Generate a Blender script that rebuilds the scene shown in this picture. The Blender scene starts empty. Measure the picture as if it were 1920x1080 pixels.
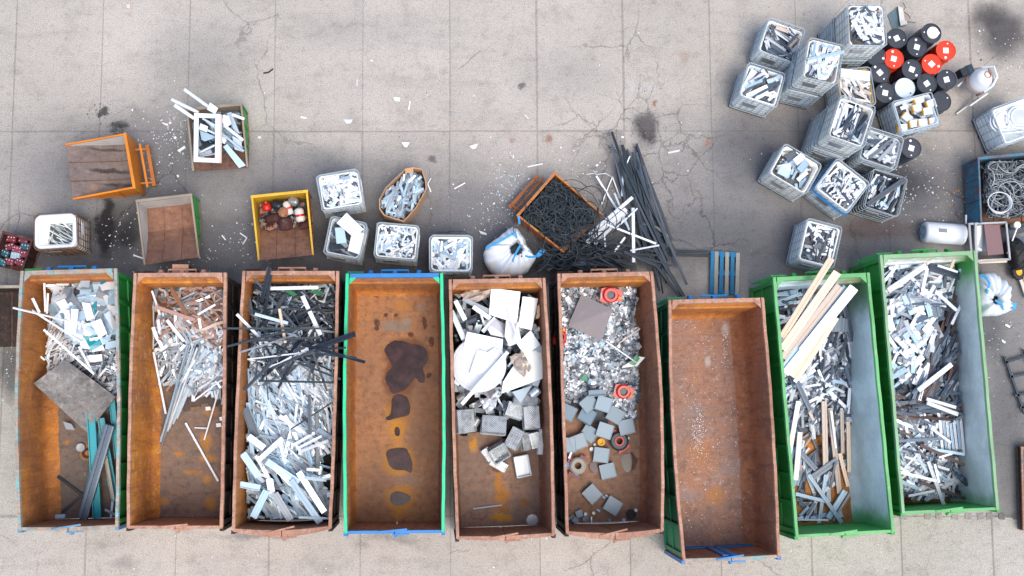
import bpy, math, random
import numpy as np
from mathutils import Vector, Matrix
R = math.radians
rnd = random.Random(7)
sc = bpy.context.scene
COL = sc.collection

# ---------------------------------------------------------------- camera, sky, sun, exposure
FPX, HC = 2100.0, 29.5
_d = Vector((-145, 235, FPX)).normalized()            # straight down, in (right, down, forward) of the camera
_Y = Vector((0, -1, 0)); _Y = (_Y - _Y.dot(_d) * _d).normalized()
_Z = -_d
_X = _Y.cross(_Z)
cam_d = bpy.data.cameras.new('camera'); cam = bpy.data.objects.new('camera', cam_d); COL.objects.link(cam)
cam_d.sensor_width = 36; cam_d.lens = FPX / 1920 * 36; cam_d.clip_end = 500; cam_d.clip_start = .5
cam.matrix_world = Matrix(((_X.x, -_X.y, -_X.z, 0), (_Y.x, -_Y.y, -_Y.z, 0), (_Z.x, -_Z.y, -_Z.z, HC), (0, 0, 0, 1)))
sc.camera = cam
SUN_EL, SUN_AZ = 68, 150        # azimuth clockwise from the top of the yard
w = bpy.data.worlds.new('World'); sc.world = w; w.use_nodes = True
nt = w.node_tree; bg = nt.nodes['Background']
sky = nt.nodes.new('ShaderNodeTexSky'); sky.sky_type = 'NISHITA'; sky.sun_disc = False
sky.sun_elevation = R(SUN_EL); sky.sun_rotation = R(SUN_AZ); sky.dust_density = 3.0; sky.ozone_density = 1.0; sky.air_density = 1.0
nt.links.new(sky.outputs[0], bg.inputs[0]); bg.inputs[1].default_value = 0.15
sd = bpy.data.lights.new('sun', 'SUN'); sd.energy = 1.15; sd.angle = R(34); sd.color = (1.0, .93, .83)
sun = bpy.data.objects.new('sun', sd); COL.objects.link(sun)
sv = Vector((math.sin(R(SUN_AZ)) * math.cos(R(SUN_EL)), math.cos(R(SUN_AZ)) * math.cos(R(SUN_EL)), math.sin(R(SUN_EL))))
sun.rotation_euler = sv.to_track_quat('Z', 'Y').to_euler(); sun.location = sv * 40
sc.view_settings.view_transform = 'Standard'; sc.view_settings.look = 'None'
sc.view_settings.gamma = 1; sc.view_settings.use_curve_mapping = False
sc.view_settings.exposure = 0.82

def P(px, py, z=0.0):
    r = Vector((px - 960, py - 540, FPX))
    t = (HC - z) / r.dot(_d)
    return Vector((t * r.dot(_X), t * r.dot(_Y), z))

# ---------------------------------------------------------------- materials
M = {}
class NT:
    def __init__(s, name, rough=.7, metal=0.0, spec=.5):
        m = bpy.data.materials.new(name); m.use_nodes = True; s.m = m; s.t = m.node_tree
        s.b = s.t.nodes['Principled BSDF']
        s.b.inputs['Roughness'].default_value = rough; s.b.inputs['Metallic'].default_value = metal
        s.b.inputs['Specular IOR Level'].default_value = spec
        s.geo = s.n('ShaderNodeNewGeometry'); s.pos = s.geo.outputs['Position']
        M[name] = m
    def n(s, k, **kw):
        x = s.t.nodes.new(k)
        for a, b in kw.items(): setattr(x, a, b)
        return x
    def set(s, sock, v):
        if isinstance(v, bpy.types.NodeSocket): s.t.links.new(v, sock)
        elif isinstance(v, (tuple, list)) and len(v) == 3 and sock.type == 'RGBA': sock.default_value = (*v, 1)
        else: sock.default_value = v
    def scale(s, v, k):
        x = s.n('ShaderNodeVectorMath', operation='MULTIPLY'); s.set(x.inputs[0], v); s.set(x.inputs[1], k); return x.outputs[0]
    def noise(s, scale, detail=5, rough=.6, vec=None, dist=0):
        x = s.n('ShaderNodeTexNoise'); x.inputs['Scale'].default_value = scale; x.inputs['Detail'].default_value = detail
        x.inputs['Roughness'].default_value = rough; x.inputs['Distortion'].default_value = dist
        s.set(x.inputs['Vector'], vec if vec is not None else s.pos); return x.outputs['Fac'], x.outputs['Color']
    def vor(s, scale, vec=None, feature='F1'):
        x = s.n('ShaderNodeTexVoronoi', feature=feature); x.inputs['Scale'].default_value = scale
        s.set(x.inputs['Vector'], vec if vec is not None else s.pos); return x.outputs['Distance']
    def ramp(s, f, a, b, lo=0., hi=1.):
        x = s.n('ShaderNodeMapRange', interpolation_type='SMOOTHSTEP'); s.set(x.inputs[0], f)
        for i, v in enumerate((a, b, lo, hi)): x.inputs[i + 1].default_value = v
        return x.outputs[0]
    def math(s, op, a, b=0.):
        x = s.n('ShaderNodeMath', operation=op); s.set(x.inputs[0], a); s.set(x.inputs[1], b); return x.outputs[0]
    def mix(s, f, a, b, mode='MIX'):
        x = s.n('ShaderNodeMix', data_type='RGBA', blend_type=mode); s.set(x.inputs[0], f); s.set(x.inputs[6], a); s.set(x.inputs[7], b)
        return x.outputs[2]
    def bump(s, h, strength=.3, dist=.01):
        x = s.n('ShaderNodeBump'); x.inputs['Strength'].default_value = strength; x.inputs['Distance'].default_value = dist
        s.set(x.inputs['Height'], h); s.t.links.new(x.outputs[0], s.b.inputs['Normal'])
    def blobs(s, col, lst, distn):
        """lst: (cx, cy, rx, ry, colour, strength, soft) in metres; irregular shapes for stains and painted shade"""
        for cx, cy, rx, ry, c, st, soft in lst:
            v = s.n('ShaderNodeVectorMath', operation='SUBTRACT'); s.set(v.inputs[0], distn); v.inputs[1].default_value = (cx, cy, 0)
            v2 = s.scale(v.outputs[0], (1 / rx, 1 / ry, 0))
            l = s.n('ShaderNodeVectorMath', operation='LENGTH'); s.set(l.inputs[0], v2)
            f = s.ramp(l.outputs['Value'], 1 - soft, 1.0 + soft * .3, st, 0)
            col = s.mix(f, col, c)
        return col
    def warped(s, amp, scale=1.5, detail=6):
        _, c = s.noise(scale, detail, .7)
        a = s.n('ShaderNodeVectorMath', operation='SUBTRACT'); s.set(a.inputs[0], c); a.inputs[1].default_value = (.5, .5, .5)
        b = s.scale(a.outputs[0], (amp, amp, amp))
        c2 = s.n('ShaderNodeVectorMath', operation='ADD'); s.set(c2.inputs[0], s.pos); s.set(c2.inputs[1], b); return c2.outputs[0]
    def rand(s):
        oi = s.n('ShaderNodeObjectInfo')
        a = s.math('ADD', oi.outputs['Random'], s.geo.outputs['Random Per Island'])
        return s.math('FRACT', a)
    def out(s, col):
        s.set(s.b.inputs['Base Color'], col); return s.m

def solid(name, c, rough=.5, metal=0., var=.18, dirt=.25, dc=(.12, .1, .08), scale=14, spec=.5):
    """paint / plastic / metal piece: piece-to-piece value change, grime and scuffs"""
    s = NT(name, rough, metal, spec)
    k = s.ramp(s.rand(), 0, 1, 1 - var * 1.5, 1 + var * .6)
    kk = s.n('ShaderNodeCombineXYZ'); [s.set(kk.inputs[i], k) for i in range(3)]
    col = s.mix(1.0, c, kk.outputs[0], 'MULTIPLY')
    f, _ = s.noise(scale, 6, .65)
    col = s.mix(s.ramp(f, .5, .8, 0, dirt), col, dc)
    f2, _ = s.noise(90, 2, .5)
    col = s.mix(s.ramp(f2, .66, .74, 0, dirt), col, tuple(x * .4 for x in c))
    s.bump(f, .15, .004)
    return s.out(col)

def rust(name, a, b, c, pale=(.4, .3, .24), pale_amt=.25, rough=.85, blobs=(), warp=.25, streak=(.4, 5, 1), patch=.55):
    s = NT(name, rough, 0, .3)
    n1, _ = s.noise(.55, 8, .65, dist=.4); n2, _ = s.noise(3.2, 8, .72); n3, _ = s.noise(28, 5, .7)
    st, _ = s.noise(3.0, 5, .6, vec=s.scale(s.pos, streak))
    col = s.mix(s.ramp(n1, .38, .62), a, b)
    col = s.mix(s.ramp(n2, patch, patch + .16, 0, .8), col, c)
    col = s.mix(s.ramp(st, .52, .74, 0, .55), col, tuple(x * .5 for x in a))
    dr, _ = s.noise(7, 6, .75, vec=s.scale(s.pos, (1, 1, .1)))
    col = s.mix(s.ramp(dr, .48, .66, 0, .6), col, tuple(x * .42 for x in b)); col = s.mix(s.ramp(dr, .42, .3, 0, .35), col, tuple(min(1, x * 1.6) for x in c))
    if blobs: col = s.blobs(col, blobs, s.warped(warp, 2.6))
    n6, _ = s.noise(1.6, 9, .78, dist=.6)
    col = s.mix(s.ramp(n6, .5, .68, 0, .5), col, tuple(x * .5 for x in b))
    col = s.mix(s.ramp(n6, .42, .3, 0, .4), col, tuple(min(1, x * 1.5) for x in c))
    col = s.mix(s.ramp(n3, .35, .7, .0, .5), col, tuple(x * .5 for x in a))
    n4, _ = s.noise(5, 10, .82)
    col = s.mix(s.ramp(n4, .54, .68, 0, pale_amt * 1.5), col, pale)
    sx, _ = s.noise(14, 3, .5, vec=s.scale(s.pos, (.15, 3, 3)))
    col = s.mix(s.ramp(sx, .69, .73, 0, pale_amt), col, pale)
    n5, _ = s.noise(130, 2, .5)
    col = s.mix(s.ramp(n5, .64, .72, 0, pale_amt * 1.6), col, pale)
    s.bump(n3, .35, .006)
    return s.out(col)

def paint(name, c, rustc=(.2, .08, .03), amt=.35, rough=.5, pale=None, scale=5):
    s = NT(name, rough)
    n1, _ = s.noise(1.1, 6, .6); n2, _ = s.noise(scale, 9, .75); n3, _ = s.noise(60, 3, .6)
    col = s.mix(s.ramp(n1, .35, .7), c, tuple(x * .72 for x in c))
    if pale: col = s.mix(s.ramp(n2, .3, .46, .5, 0), col, pale)
    col = s.mix(s.ramp(n2, .57, .66, 0, amt * 2 if amt < .5 else 1), col, rustc)
    col = s.mix(s.ramp(n3, .66, .74, 0, amt), col, rustc)
    s.bump(n2, .2, .004)
    return s.out(col)

# ---------------------------------------------------------------- mesh tools
class MB:
    def __init__(s): s.v = []; s.f = []; s.smooth = False
    def add(s, vs, fs):
        o = len(s.v); s.v += [tuple(x) for x in vs]; s.f += [tuple(i + o for i in f) for f in fs]; return s
    def hexa(s, p):      # p: 4 bottom + 4 top, same winding (ccw from above)
        return s.add(p, [(3, 2, 1, 0), (4, 5, 6, 7), (0, 1, 5, 4), (1, 2, 6, 5), (2, 3, 7, 6), (3, 0, 4, 7)])
    def box(s, c, size, m=None):
        c = Vector(c); x, y, z = [k / 2 for k in size]
        p = [Vector(q) for q in ((-x, -y, -z), (x, -y, -z), (x, y, -z), (-x, y, -z), (-x, -y, z), (x, -y, z), (x, y, z), (-x, y, z))]
        if m is not None: p = [m @ q for q in p]
        return s.hexa([q + c for q in p])
    def beam(s, a, b, w, h, up=(0, 0, 1)):
        a = Vector(a); b = Vector(b); d = (b - a)
        if d.length < 1e-6: return s
        d.normalize(); u = Vector(up)
        if abs(d.dot(u)) > .98: u = Vector((0, 1, 0))
        sd = d.cross(u).normalized(); u = sd.cross(d).normalized()
        p = []
        for q in (-1, 1):
            p += [a - sd * w / 2 + u * h / 2 * q, a + sd * w / 2 + u * h / 2 * q, b + sd * w / 2 + u * h / 2 * q, b - sd * w / 2 + u * h / 2 * q]
        return s.hexa(p)
    def prism(s, pts, z0, z1):      # pts ccw xy ; z1 may be list
        n = len(pts)
        zt = z1 if isinstance(z1, (list, tuple)) else [z1] * n
        zb = z0 if isinstance(z0, (list, tuple)) else [z0] * n
        vs = [(p[0], p[1], zb[i]) for i, p in enumerate(pts)] + [(p[0], p[1], zt[i]) for i, p in enumerate(pts)]
        return s.add(vs, [tuple(range(n - 1, -1, -1)), tuple(range(n, 2 * n))] + [(i, (i + 1) % n, n + (i + 1) % n, n + i) for i in range(n)])
    def lathe(s, c, prof, n=24, m=None):     # prof: list of (r, z)
        c = Vector(c); vs = []; fs = []
        for r, z in prof:
            for i in range(n):
                a = 2 * math.pi * i / n; q = Vector((r * math.cos(a), r * math.sin(a), z))
                vs.append((m @ q if m is not None else q) + c)
        for k in range(len(prof) - 1):
            for i in range(n):
                j = (i + 1) % n; fs.append((k * n + i, k * n + j, (k + 1) * n + j, (k + 1) * n + i))
        if prof[0] == prof[-1]: return s.add(vs, fs)
        if prof[0][0] > 1e-4: fs.append(tuple(range(n - 1, -1, -1)))
        if prof[-1][0] > 1e-4: fs.append(tuple((len(prof) - 1) * n + i for i in range(n)))
        return s.add(vs, fs)
    def tube(s, pts, r, n=5, closed=False):
        pts = [Vector(p) for p in pts]; N = len(pts); vs = []; fs = []
        for i, p in enumerate(pts):
            a = pts[(i - 1) % N] if (closed or i > 0) else p; b = pts[(i + 1) % N] if (closed or i < N - 1) else p
            t = (b - a)
            t = t.normalized() if t.length > 1e-6 else Vector((1, 0, 0))
            u = Vector((0, 0, 1)) if abs(t.z) < .9 else Vector((1, 0, 0))
            e = t.cross(u).normalized(); g = e.cross(t)
            for k in range(n):
                q = 2 * math.pi * k / n; vs.append(p + e * (r * math.cos(q)) + g * (r * math.sin(q)))
        for i in range(N if closed else N - 1):
            j = (i + 1) % N
            for k in range(n):
                l = (k + 1) % n; fs.append((i * n + k, j * n + k, j * n + l, i * n + l))
        if not closed: fs += [tuple(range(n)), tuple((N - 1) * n + k for k in range(n - 1, -1, -1))]
        return s.add(vs, fs)
    def grid(s, rows, flip=False):   # rows of equal-length vertex lists
        n = len(rows[0]); vs = [p for r in rows for p in r]; fs = []
        for i in range(len(rows) - 1):
            for j in range(n - 1):
                q = (i * n + j, i * n + j + 1, (i + 1) * n + j + 1, (i + 1) * n + j); fs.append(q[::-1] if flip else q)
        return s.add(vs, fs)
    def mesh(s, name, mat, origin=None):
        me = bpy.data.meshes.new(name)
        vs = s.v if origin is None else [(x - origin[0], y - origin[1], z - origin[2]) for x, y, z in s.v]
        me.from_pydata(vs, [], s.f)
        if mat: me.materials.append(M[mat])
        if s.smooth: me.polygons.foreach_set('use_smooth', [True] * len(me.polygons))
        me.update(); return me
    def build(s, name, mat, parent=None, origin=None, **kw):
        me = s.mesh(name, mat, origin); return place(name, me, parent, **kw)

def place(name, me, parent=None, mw=None, label=None, cat=None, group=None, kind=None):
    o = bpy.data.objects.new(name, me); COL.objects.link(o)
    if parent is not None: o.parent = parent
    if mw is not None: o.matrix_world = mw
    return tag(o, label, cat, group, kind)
ORD = ['first', 'second', 'third', 'fourth', 'fifth', 'sixth', 'seventh', 'eighth', 'ninth', 'tenth', 'eleventh', 'twelfth', 'thirteenth', 'fourteenth']
def tag(o, label=None, cat=None, group=None, kind=None):
    if label: o['label'] = label
    if cat: o['category'] = cat
    if group: o['group'] = group
    if kind: o['kind'] = kind
    return o
def thing(name, loc, label, cat, group=None, rz=0):
    o = bpy.data.objects.new(name, None); COL.objects.link(o); o.empty_display_size = .2
    o.location = loc; o.rotation_euler = (0, 0, rz)
    return tag(o, label, cat, group)
def inside(p, poly):
    x, y = p[0], p[1]; c = False; j = len(poly) - 1
    for i in range(len(poly)):
        a, b = poly[i], poly[j]
        if (a[1] > y) != (b[1] > y) and x < (b[0] - a[0]) * (y - a[1]) / (b[1] - a[1]) + a[0]: c = not c
        j = i
    return c
def ccw(pts):
    a = sum(pts[i][0] * pts[(i + 1) % len(pts)][1] - pts[(i + 1) % len(pts)][0] * pts[i][1] for i in range(len(pts)))
    return pts if a > 0 else pts[::-1]

# unit pieces: length 1 along X, width 1 along Y, thickness 1 along Z
def section(pts, taper=None):
    mb = MB(); n = len(pts)
    vs = [(-.5, y, z) for y, z in pts] + [(.5, y, z) for y, z in pts]
    mb.add(vs, [tuple(range(n)), tuple(range(2 * n - 1, n - 1, -1))] + [(i, n + i, n + (i + 1) % n, (i + 1) % n) for i in range(n)])
    return mb
UNIT = {
 'flat': section([(-.5, -.5), (-.5, .5), (.5, .5), (.5, -.5)]),
 'ridge': section([(-.5, -.5), (-.5, .35), (-.28, .35), (-.28, .1), (-.18, .1), (-.18, .5), (.16, .5), (.16, .1), (.26, .1), (.26, .3), (.5, .3), (.5, -.5)]),
 'channel': section([(-.5, -.5), (-.5, .5), (-.4, .5), (-.4, -.25), (.4, -.25), (.4, .5), (.5, .5), (.5, -.5)]),
 'angle': section([(-.5, -.5), (-.5, .5), (-.3, .5), (-.3, -.2), (.5, -.2), (.5, -.5)]),
 'groove': section([(-.5, -.5), (-.5, .4), (-.36, .5), (-.12, .5), (-.07, .2), (.07, .2), (.12, .5), (.36, .5), (.5, .4), (.5, -.5)]),
 'pipe': section([(.5 * math.cos(a), .5 * math.sin(a)) for a in [-2 * math.pi * k / 8 for k in range(8)]]),
}
def _sheet(seed):    # slightly bent sheet with uneven outline
    r = random.Random(seed); mb = MB(); nx = 4
    rows = []
    bend = [r.uniform(-.5, .5) for _ in range(nx)]
    for z in (0, 1):
        row = []
        for i in range(nx):
            x = -.5 + i / (nx - 1)
            zz = bend[i] * 4 + (z - .5)
            row.append([(x + r.uniform(-.03, .03), -.5 + r.uniform(0, .1), zz), (x + r.uniform(-.03, .03), .5 - r.uniform(0, .1), zz + r.uniform(-.8, .8))])
        rows.append(row)
    vs = [p for row in rows for q in row for p in q]; n = nx * 2; fs = []
    for i in range(nx - 1):
        a = i * 2; fs += [(a, a + 1, a + 3, a + 2)[::-1], (n + a, n + a + 1, n + a + 3, n + a + 2), (a, a + 2, n + a + 2, n + a), (a + 1, n + a + 1, n + a + 3, a + 3)]
    fs += [(0, n, n + 1, 1), (n - 2, n - 1, 2 * n - 1, 2 * n - 2)]
    return mb.add(vs, fs)
for k in range(5): UNIT['sheet%d' % k] = _sheet(k)
def _bent(seed):    # strip with a kink and a slight sweep
    r = random.Random(seed + 50); mb = MB(); xs = [-.5, -.2 + r.uniform(-.1, .1), .1 + r.uniform(-.1, .15), .5]
    by = [0, r.uniform(-1.3, 1.3), r.uniform(-1.3, 1.3), r.uniform(-.6, .6)]; bz = [0, r.uniform(0, 1.2), r.uniform(0, 1.2), r.uniform(-.5, 1.5)]; tw = [0, .1, .3, r.uniform(-.5, .5)]
    vs = []; fs = []
    for x, y, z, a in zip(xs, by, bz, tw):
        for cy, cz in ((-.5, -.5), (.5, -.5), (.5, .5), (-.5, .5)): vs.append((x, y + cy, z + cz + a * cy))
    for i in range(3): fs += [(i * 4 + k, i * 4 + (k + 1) % 4, i * 4 + 4 + (k + 1) % 4, i * 4 + 4 + k)[::-1] for k in range(4)]
    return mb.add(vs, fs + [(0, 1, 2, 3), (15, 14, 13, 12)])
for k in range(5): UNIT['bent%d' % k] = _bent(k)
_cache = {}
def umesh(kind, mat):
    if (kind, mat) not in _cache: _cache[(kind, mat)] = UNIT[kind].mesh(kind + '_piece', mat)
    return _cache[(kind, mat)]
UNP = {k: (np.array(v.v, dtype=float), v.f) for k, v in UNIT.items()}
def dims(L, W, T): return Matrix.Diagonal((L, W, T, 1))
def axes(a, b, roll=0.):
    a = Vector(a); b = Vector(b); x = (b - a).normalized(); y = Vector((0, 0, 1)).cross(x)
    y = y.normalized() if y.length > 1e-4 else Vector((0, 1, 0)); z = x.cross(y)
    if roll: q = Matrix.Rotation(roll, 3, x); y = q @ y; z = q @ z
    c = (a + b) / 2
    return Matrix(((x.x, y.x, z.x, c.x), (x.y, y.y, z.y, c.y), (x.z, y.z, z.z, c.z), (0, 0, 0, 1)))
def bar(name, p1, z1, p2, z2, W, T, kind, mat, label=None, cat=None, group=None, roll=0., parent=None):
    a = P(p1[0], p1[1], z1); b = P(p2[0], p2[1], z2)
    return place(name, umesh(kind, mat), parent, axes(a, b, roll) @ dims((b - a).length, W, T), label, cat, group)
def plate(name, pts, z, th, mat, label=None, cat=None, group=None, parent=None):
    zs = z if isinstance(z, (list, tuple)) else [z] * len(pts)
    w_ = [P(p[0], p[1], q) for p, q in zip(pts, zs)]
    if ccw([tuple(q[:2]) for q in w_]) != [tuple(q[:2]) for q in w_]: w_ = w_[::-1]
    o = sum(w_, Vector()) / len(w_); o.z -= th
    mb = MB().prism([(q.x, q.y) for q in w_], [q.z - th for q in w_], [q.z for q in w_])
    ob = mb.build(name, mat, parent, origin=o, label=label, cat=cat, group=group)
    if parent is None: ob.location = o
    else: ob.location = o - parent.location
    return ob

# ---------------------------------------------------------------- piles: pieces dropped onto a height map
CELL = .045
class Pile:
    def __init__(s, poly, floor, pts, power=3.5):
        s.poly = [tuple(p[:2]) for p in poly]; s.floor = floor
        xs = [p[0] for p in s.poly]; ys = [p[1] for p in s.poly]
        s.x0, s.y0 = min(xs), min(ys); s.nx = int((max(xs) - s.x0) / CELL) + 2; s.ny = int((max(ys) - s.y0) / CELL) + 2
        X, Y = np.meshgrid(s.x0 + np.arange(s.nx) * CELL, s.y0 + np.arange(s.ny) * CELL, indexing='ij')
        num = np.zeros_like(X); den = np.zeros_like(X)
        for px, py, z in pts:
            q = P(px, py, z); w_ = 1 / ((X - q.x) ** 2 + (Y - q.y) ** 2 + .01) ** (power / 2); num += w_ * z; den += w_
        s.h = np.maximum(num / den, floor) if pts else np.full_like(X, floor)
        s.base = s.h.copy(); s.X = X; s.Y = Y
        s.bulk = {}
    def core(s, mat, name, label, drop=.05):
        """the packed scrap underneath, as an uneven heap"""
        mb = MB(); st = 2; rows = []
        rr = random.Random(3)
        ins = np.zeros((s.nx, s.ny), bool)
        for i in range(0, s.nx, st):
            for j in range(0, s.ny, st): ins[i, j] = inside((s.X[i, j], s.Y[i, j]), s.poly)
        idx = {}
        for i in range(0, s.nx, st):
            for j in range(0, s.ny, st):
                if ins[i, j] and s.base[i, j] > s.floor + .1:
                    idx[(i, j)] = len(mb.v); mb.v.append((s.X[i, j] + rr.uniform(-.02, .02), s.Y[i, j] + rr.uniform(-.02, .02), s.base[i, j] - drop + rr.uniform(-.05, .03)))
        for (i, j) in list(idx):
            q = [(i, j), (i + st, j), (i + st, j + st), (i, j + st)]
            if all(k in idx for k in q): mb.f.append(tuple(idx[k] for k in q))
        if mb.f: mb.build(name, mat, label=label, cat='scrap', kind='stuff')
    def support(s, cx, cy, th, L, W):
        n = max(3, int(L / CELL)); t = np.linspace(-L / 2, L / 2, n)
        c, q = math.cos(th), math.sin(th); m = max(1, int(W / CELL)); ww = np.linspace(-W / 2, W / 2, m) if m > 1 else np.array([0.])
        gx = ((cx + t[:, None] * c - ww[None, :] * q - s.x0) / CELL + .5).astype(int); gy = ((cy + t[:, None] * q + ww[None, :] * c - s.y0) / CELL + .5).astype(int)
        gx = np.clip(gx, 0, s.nx - 1); gy = np.clip(gy, 0, s.ny - 1)
        h = s.h[gx, gy].max(axis=1); k = n // 2
        iL = int(h[:k].argmax()); iR = k + int(h[k:].argmax())
        hL = .6 * h[iL] + .4 * h[:k].mean(); hR = .6 * h[iR] + .4 * h[k:].mean()
        dt = max(t[iR] - t[iL], L * .35)
        sl = max(-.4, min(.4, (hR - hL) / dt)); zc = (hL + hR) / 2 - sl * (t[iL] + t[iR]) / 2
        return zc, sl, gx, gy, t
    def drop(s, poly, zref, n, L, W, T, ang, mats, name=None, cat=None, phrase=None, ind=True, kinds=('flat',), tilt=.25, free=False, words=None):
        xs = [p[0] for p in poly]; ys = [p[1] for p in poly]; made = 0; tries = 0
        if not ind: tw = sum(w_ for _, w_ in mats); mats = list(mats) + [('mid_grey', tw * .3), ('dark_grey', tw * .18)]
        ms = [m for m, _ in mats]; ws = [w_ for _, w_ in mats]
        while made < n and tries < n * 40:
            tries += 1
            px, py = rnd.uniform(min(xs), max(xs)), rnd.uniform(min(ys), max(ys))
            if not inside((px, py), poly): continue
            l = rnd.uniform(*L); wd = rnd.uniform(*W); th = rnd.uniform(*T)
            a = R(rnd.gauss(*ang)) if ang else rnd.uniform(0, math.pi)
            c = P(px, py, zref)
            ok = False
            for _ in range(9):
                e = Vector((math.cos(a), math.sin(a), 0)) * l / 2
                if free or (inside(c + e, s.poly) and inside(c - e, s.poly)): ok = True; break
                l *= .88; a += rnd.uniform(-.12, .12)
                if l < L[0] * .7: a = rnd.uniform(0, math.pi)
            if not ok: continue
            zc, sl, gx, gy, t = s.support(c.x, c.y, a, l, wd)
            h = zc + sl * t[:, None] + th * .8
            np.maximum.at(s.h, (gx, gy), np.broadcast_to(np.minimum(h, zc + .3), gx.shape) * .85 + s.h[gx, gy] * .15)
            k = rnd.choice(kinds); m = rnd.choices(ms, ws)[0]
            x = Vector((math.cos(a), math.sin(a), sl)).normalized(); y = Vector((-math.sin(a), math.cos(a), 0)); z = x.cross(y)
            q = Matrix.Rotation(rnd.gauss(0, tilt), 3, x); y = q @ y; z = q @ z
            cz = zc + th / 2
            mw = Matrix(((x.x, y.x, z.x, c.x), (x.y, y.y, z.y, c.y), (x.z, y.z, z.z, cz), (0, 0, 0, 1))) @ dims(l, wd, th)
            made += 1
            if ind:
                lw = 'long' if l > (L[0] * .4 + L[1] * .6) else 'short'
                dg = math.degrees(a) % 180
                ow = 'level' if min(dg, 180 - dg) < 20 else 'upright' if abs(dg - 90) < 25 else 'right-leaning' if dg < 90 else 'left-leaning'
                vw = 'broad' if wd > W[0] + .6 * (W[1] - W[0]) else ''
                cw = COLW.get(m, 'grey')
                nn = words or name.replace('_', ' ')
                left = 16 - len(f'{cw} {nn} {phrase}'.split())
                lw = ' '.join([x_ for x_ in (lw, ow, vw) if x_][:left])
                place(name, umesh(k, m), None, mw, f'{lw} {cw} {nn} {phrase}', cat, f'{lw} {cw} {nn}s {phrase}')
            else:
                v, f = UNP[k]; A = np.array(mw)
                B = s.bulk.setdefault(m, ([], [], [0]))
                B[0].append(v @ A[:3, :3].T + A[:3, 3]); B[1].extend([tuple(i + B[2][0] for i in ff) for ff in f]); B[2][0] += len(v)
    def flush(s, name, label, cat='scrap'):
        """everything dropped with ind=False so far becomes ONE stuff object (several material slots)"""
        if not s.bulk: return
        me = bpy.data.meshes.new(name); V = []; F = []; MI = []; off = 0
        for k, (m, (vs, fs, cnt)) in enumerate(s.bulk.items()):
            me.materials.append(M[m]); V.append(np.concatenate(vs)); F += [tuple(i + off for i in f) for f in fs]; MI += [k] * len(fs); off += cnt[0]
        me.from_pydata(np.concatenate(V).tolist(), [], F); me.polygons.foreach_set('material_index', MI); me.update()
        s.bulk = {}
        return place(name, me, label=label, cat=cat, kind='stuff')
COLW = {}
# ---------------------------------------------------------------- material library
def gb(px, py, rx, ry, c, st=.8, soft=.5, z=0.):
    p = P(px, py, z); return (p.x, p.y, rx / 72, ry / 72, c, st, soft)
def concrete(name, base, stains_and_shade=(), rough=False, joint=False):
    s = NT(name, .9, 0, .25)
    big, _ = s.noise(.22, 6, .6); med, _ = s.noise(1.7, 8, .7); fine, _ = s.noise(34, 4, .7); grit = s.vor(60)
    col = s.mix(s.ramp(big, .35, .65), base, tuple(x * .86 for x in base))
    if not joint:
        oi = s.n('ShaderNodeObjectInfo'); k = s.ramp(oi.outputs['Random'], 0, 1, 0, .22); col = s.mix(k, col, tuple(x * .72 for x in base))
    wp = s.warped(.9, .9, 8)
    if stains_and_shade: col = s.blobs(col, stains_and_shade, wp)
    dk = lambda f, a, b, amt, k: s.mix(s.ramp(f, a, b, 0, amt), col, (k, k, k), 'MULTIPLY')
    lt = lambda f, a, b, amt, k: s.mix(s.ramp(f, a, b, 0, amt), col, (k, k, k * .98), 'MULTIPLY')
    col = dk(med, .48, .74, .55, .6); col = lt(med, .4, .2, .35, 1.2)
    tr, _ = s.noise(1.1, 7, .7, vec=s.scale(s.pos, (.35, 1.6, 1))); col = dk(tr, .5, .7, .3, .6)
    wd, _ = s.noise(5.5, 9, .8); col = dk(wd, .52, .66, .45, .5); col = lt(wd, .42, .3, .35, 1.35)
    # hairline cracks
    cw = s.warped(.5, 1.6, 8)
    ed = s.vor(.36, vec=cw, feature='DISTANCE_TO_EDGE'); ed2 = s.vor(1.15, vec=cw, feature='DISTANCE_TO_EDGE')
    mk, _ = s.noise(.3, 3, .5)
    cr = s.math('MULTIPLY', s.ramp(ed, .0, .006, 1, 0), s.ramp(mk, .5, .62))
    c0 = P(1215, 290); v = s.n('ShaderNodeVectorMath', operation='DISTANCE'); s.set(v.inputs[0], s.pos); v.inputs[1].default_value = c0
    near = s.ramp(v.outputs['Value'], 1.2, 2.6, 1, 0)
    crk = s.math('MAXIMUM', cr, s.math('MULTIPLY', s.ramp(ed2, 0, .016, 1, 0), near))
    col = s.mix(s.math('MULTIPLY', crk, .4), col, (.35, .35, .35), 'MULTIPLY')
    # grit, pale specks, black spots
    col = dk(fine, .38, .66, .55, .5)
    g2, _ = s.noise(17, 6, .85); col = dk(g2, .5, .66, .4, .5); col = lt(g2, .44, .34, .35, 1.4)
    col = lt(grit, .2, .08, .4, 1.45)
    sp, _ = s.noise(11, 3, .7); col = s.mix(s.ramp(sp, .72, .78, 0, .5), col, (.05, .05, .05))
    h = s.math('SUBTRACT', fine, s.math('MULTIPLY', crk, 3))
    if rough: h = s.math('ADD', h, s.math('MULTIPLY', med, 7))
    s.bump(h, .55, .012 if not rough else .03)
    return s.out(col)
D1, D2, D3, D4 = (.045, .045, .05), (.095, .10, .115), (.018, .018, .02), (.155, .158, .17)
LG, OR = (.5, .48, .46), (.32, .13, .06)
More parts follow.
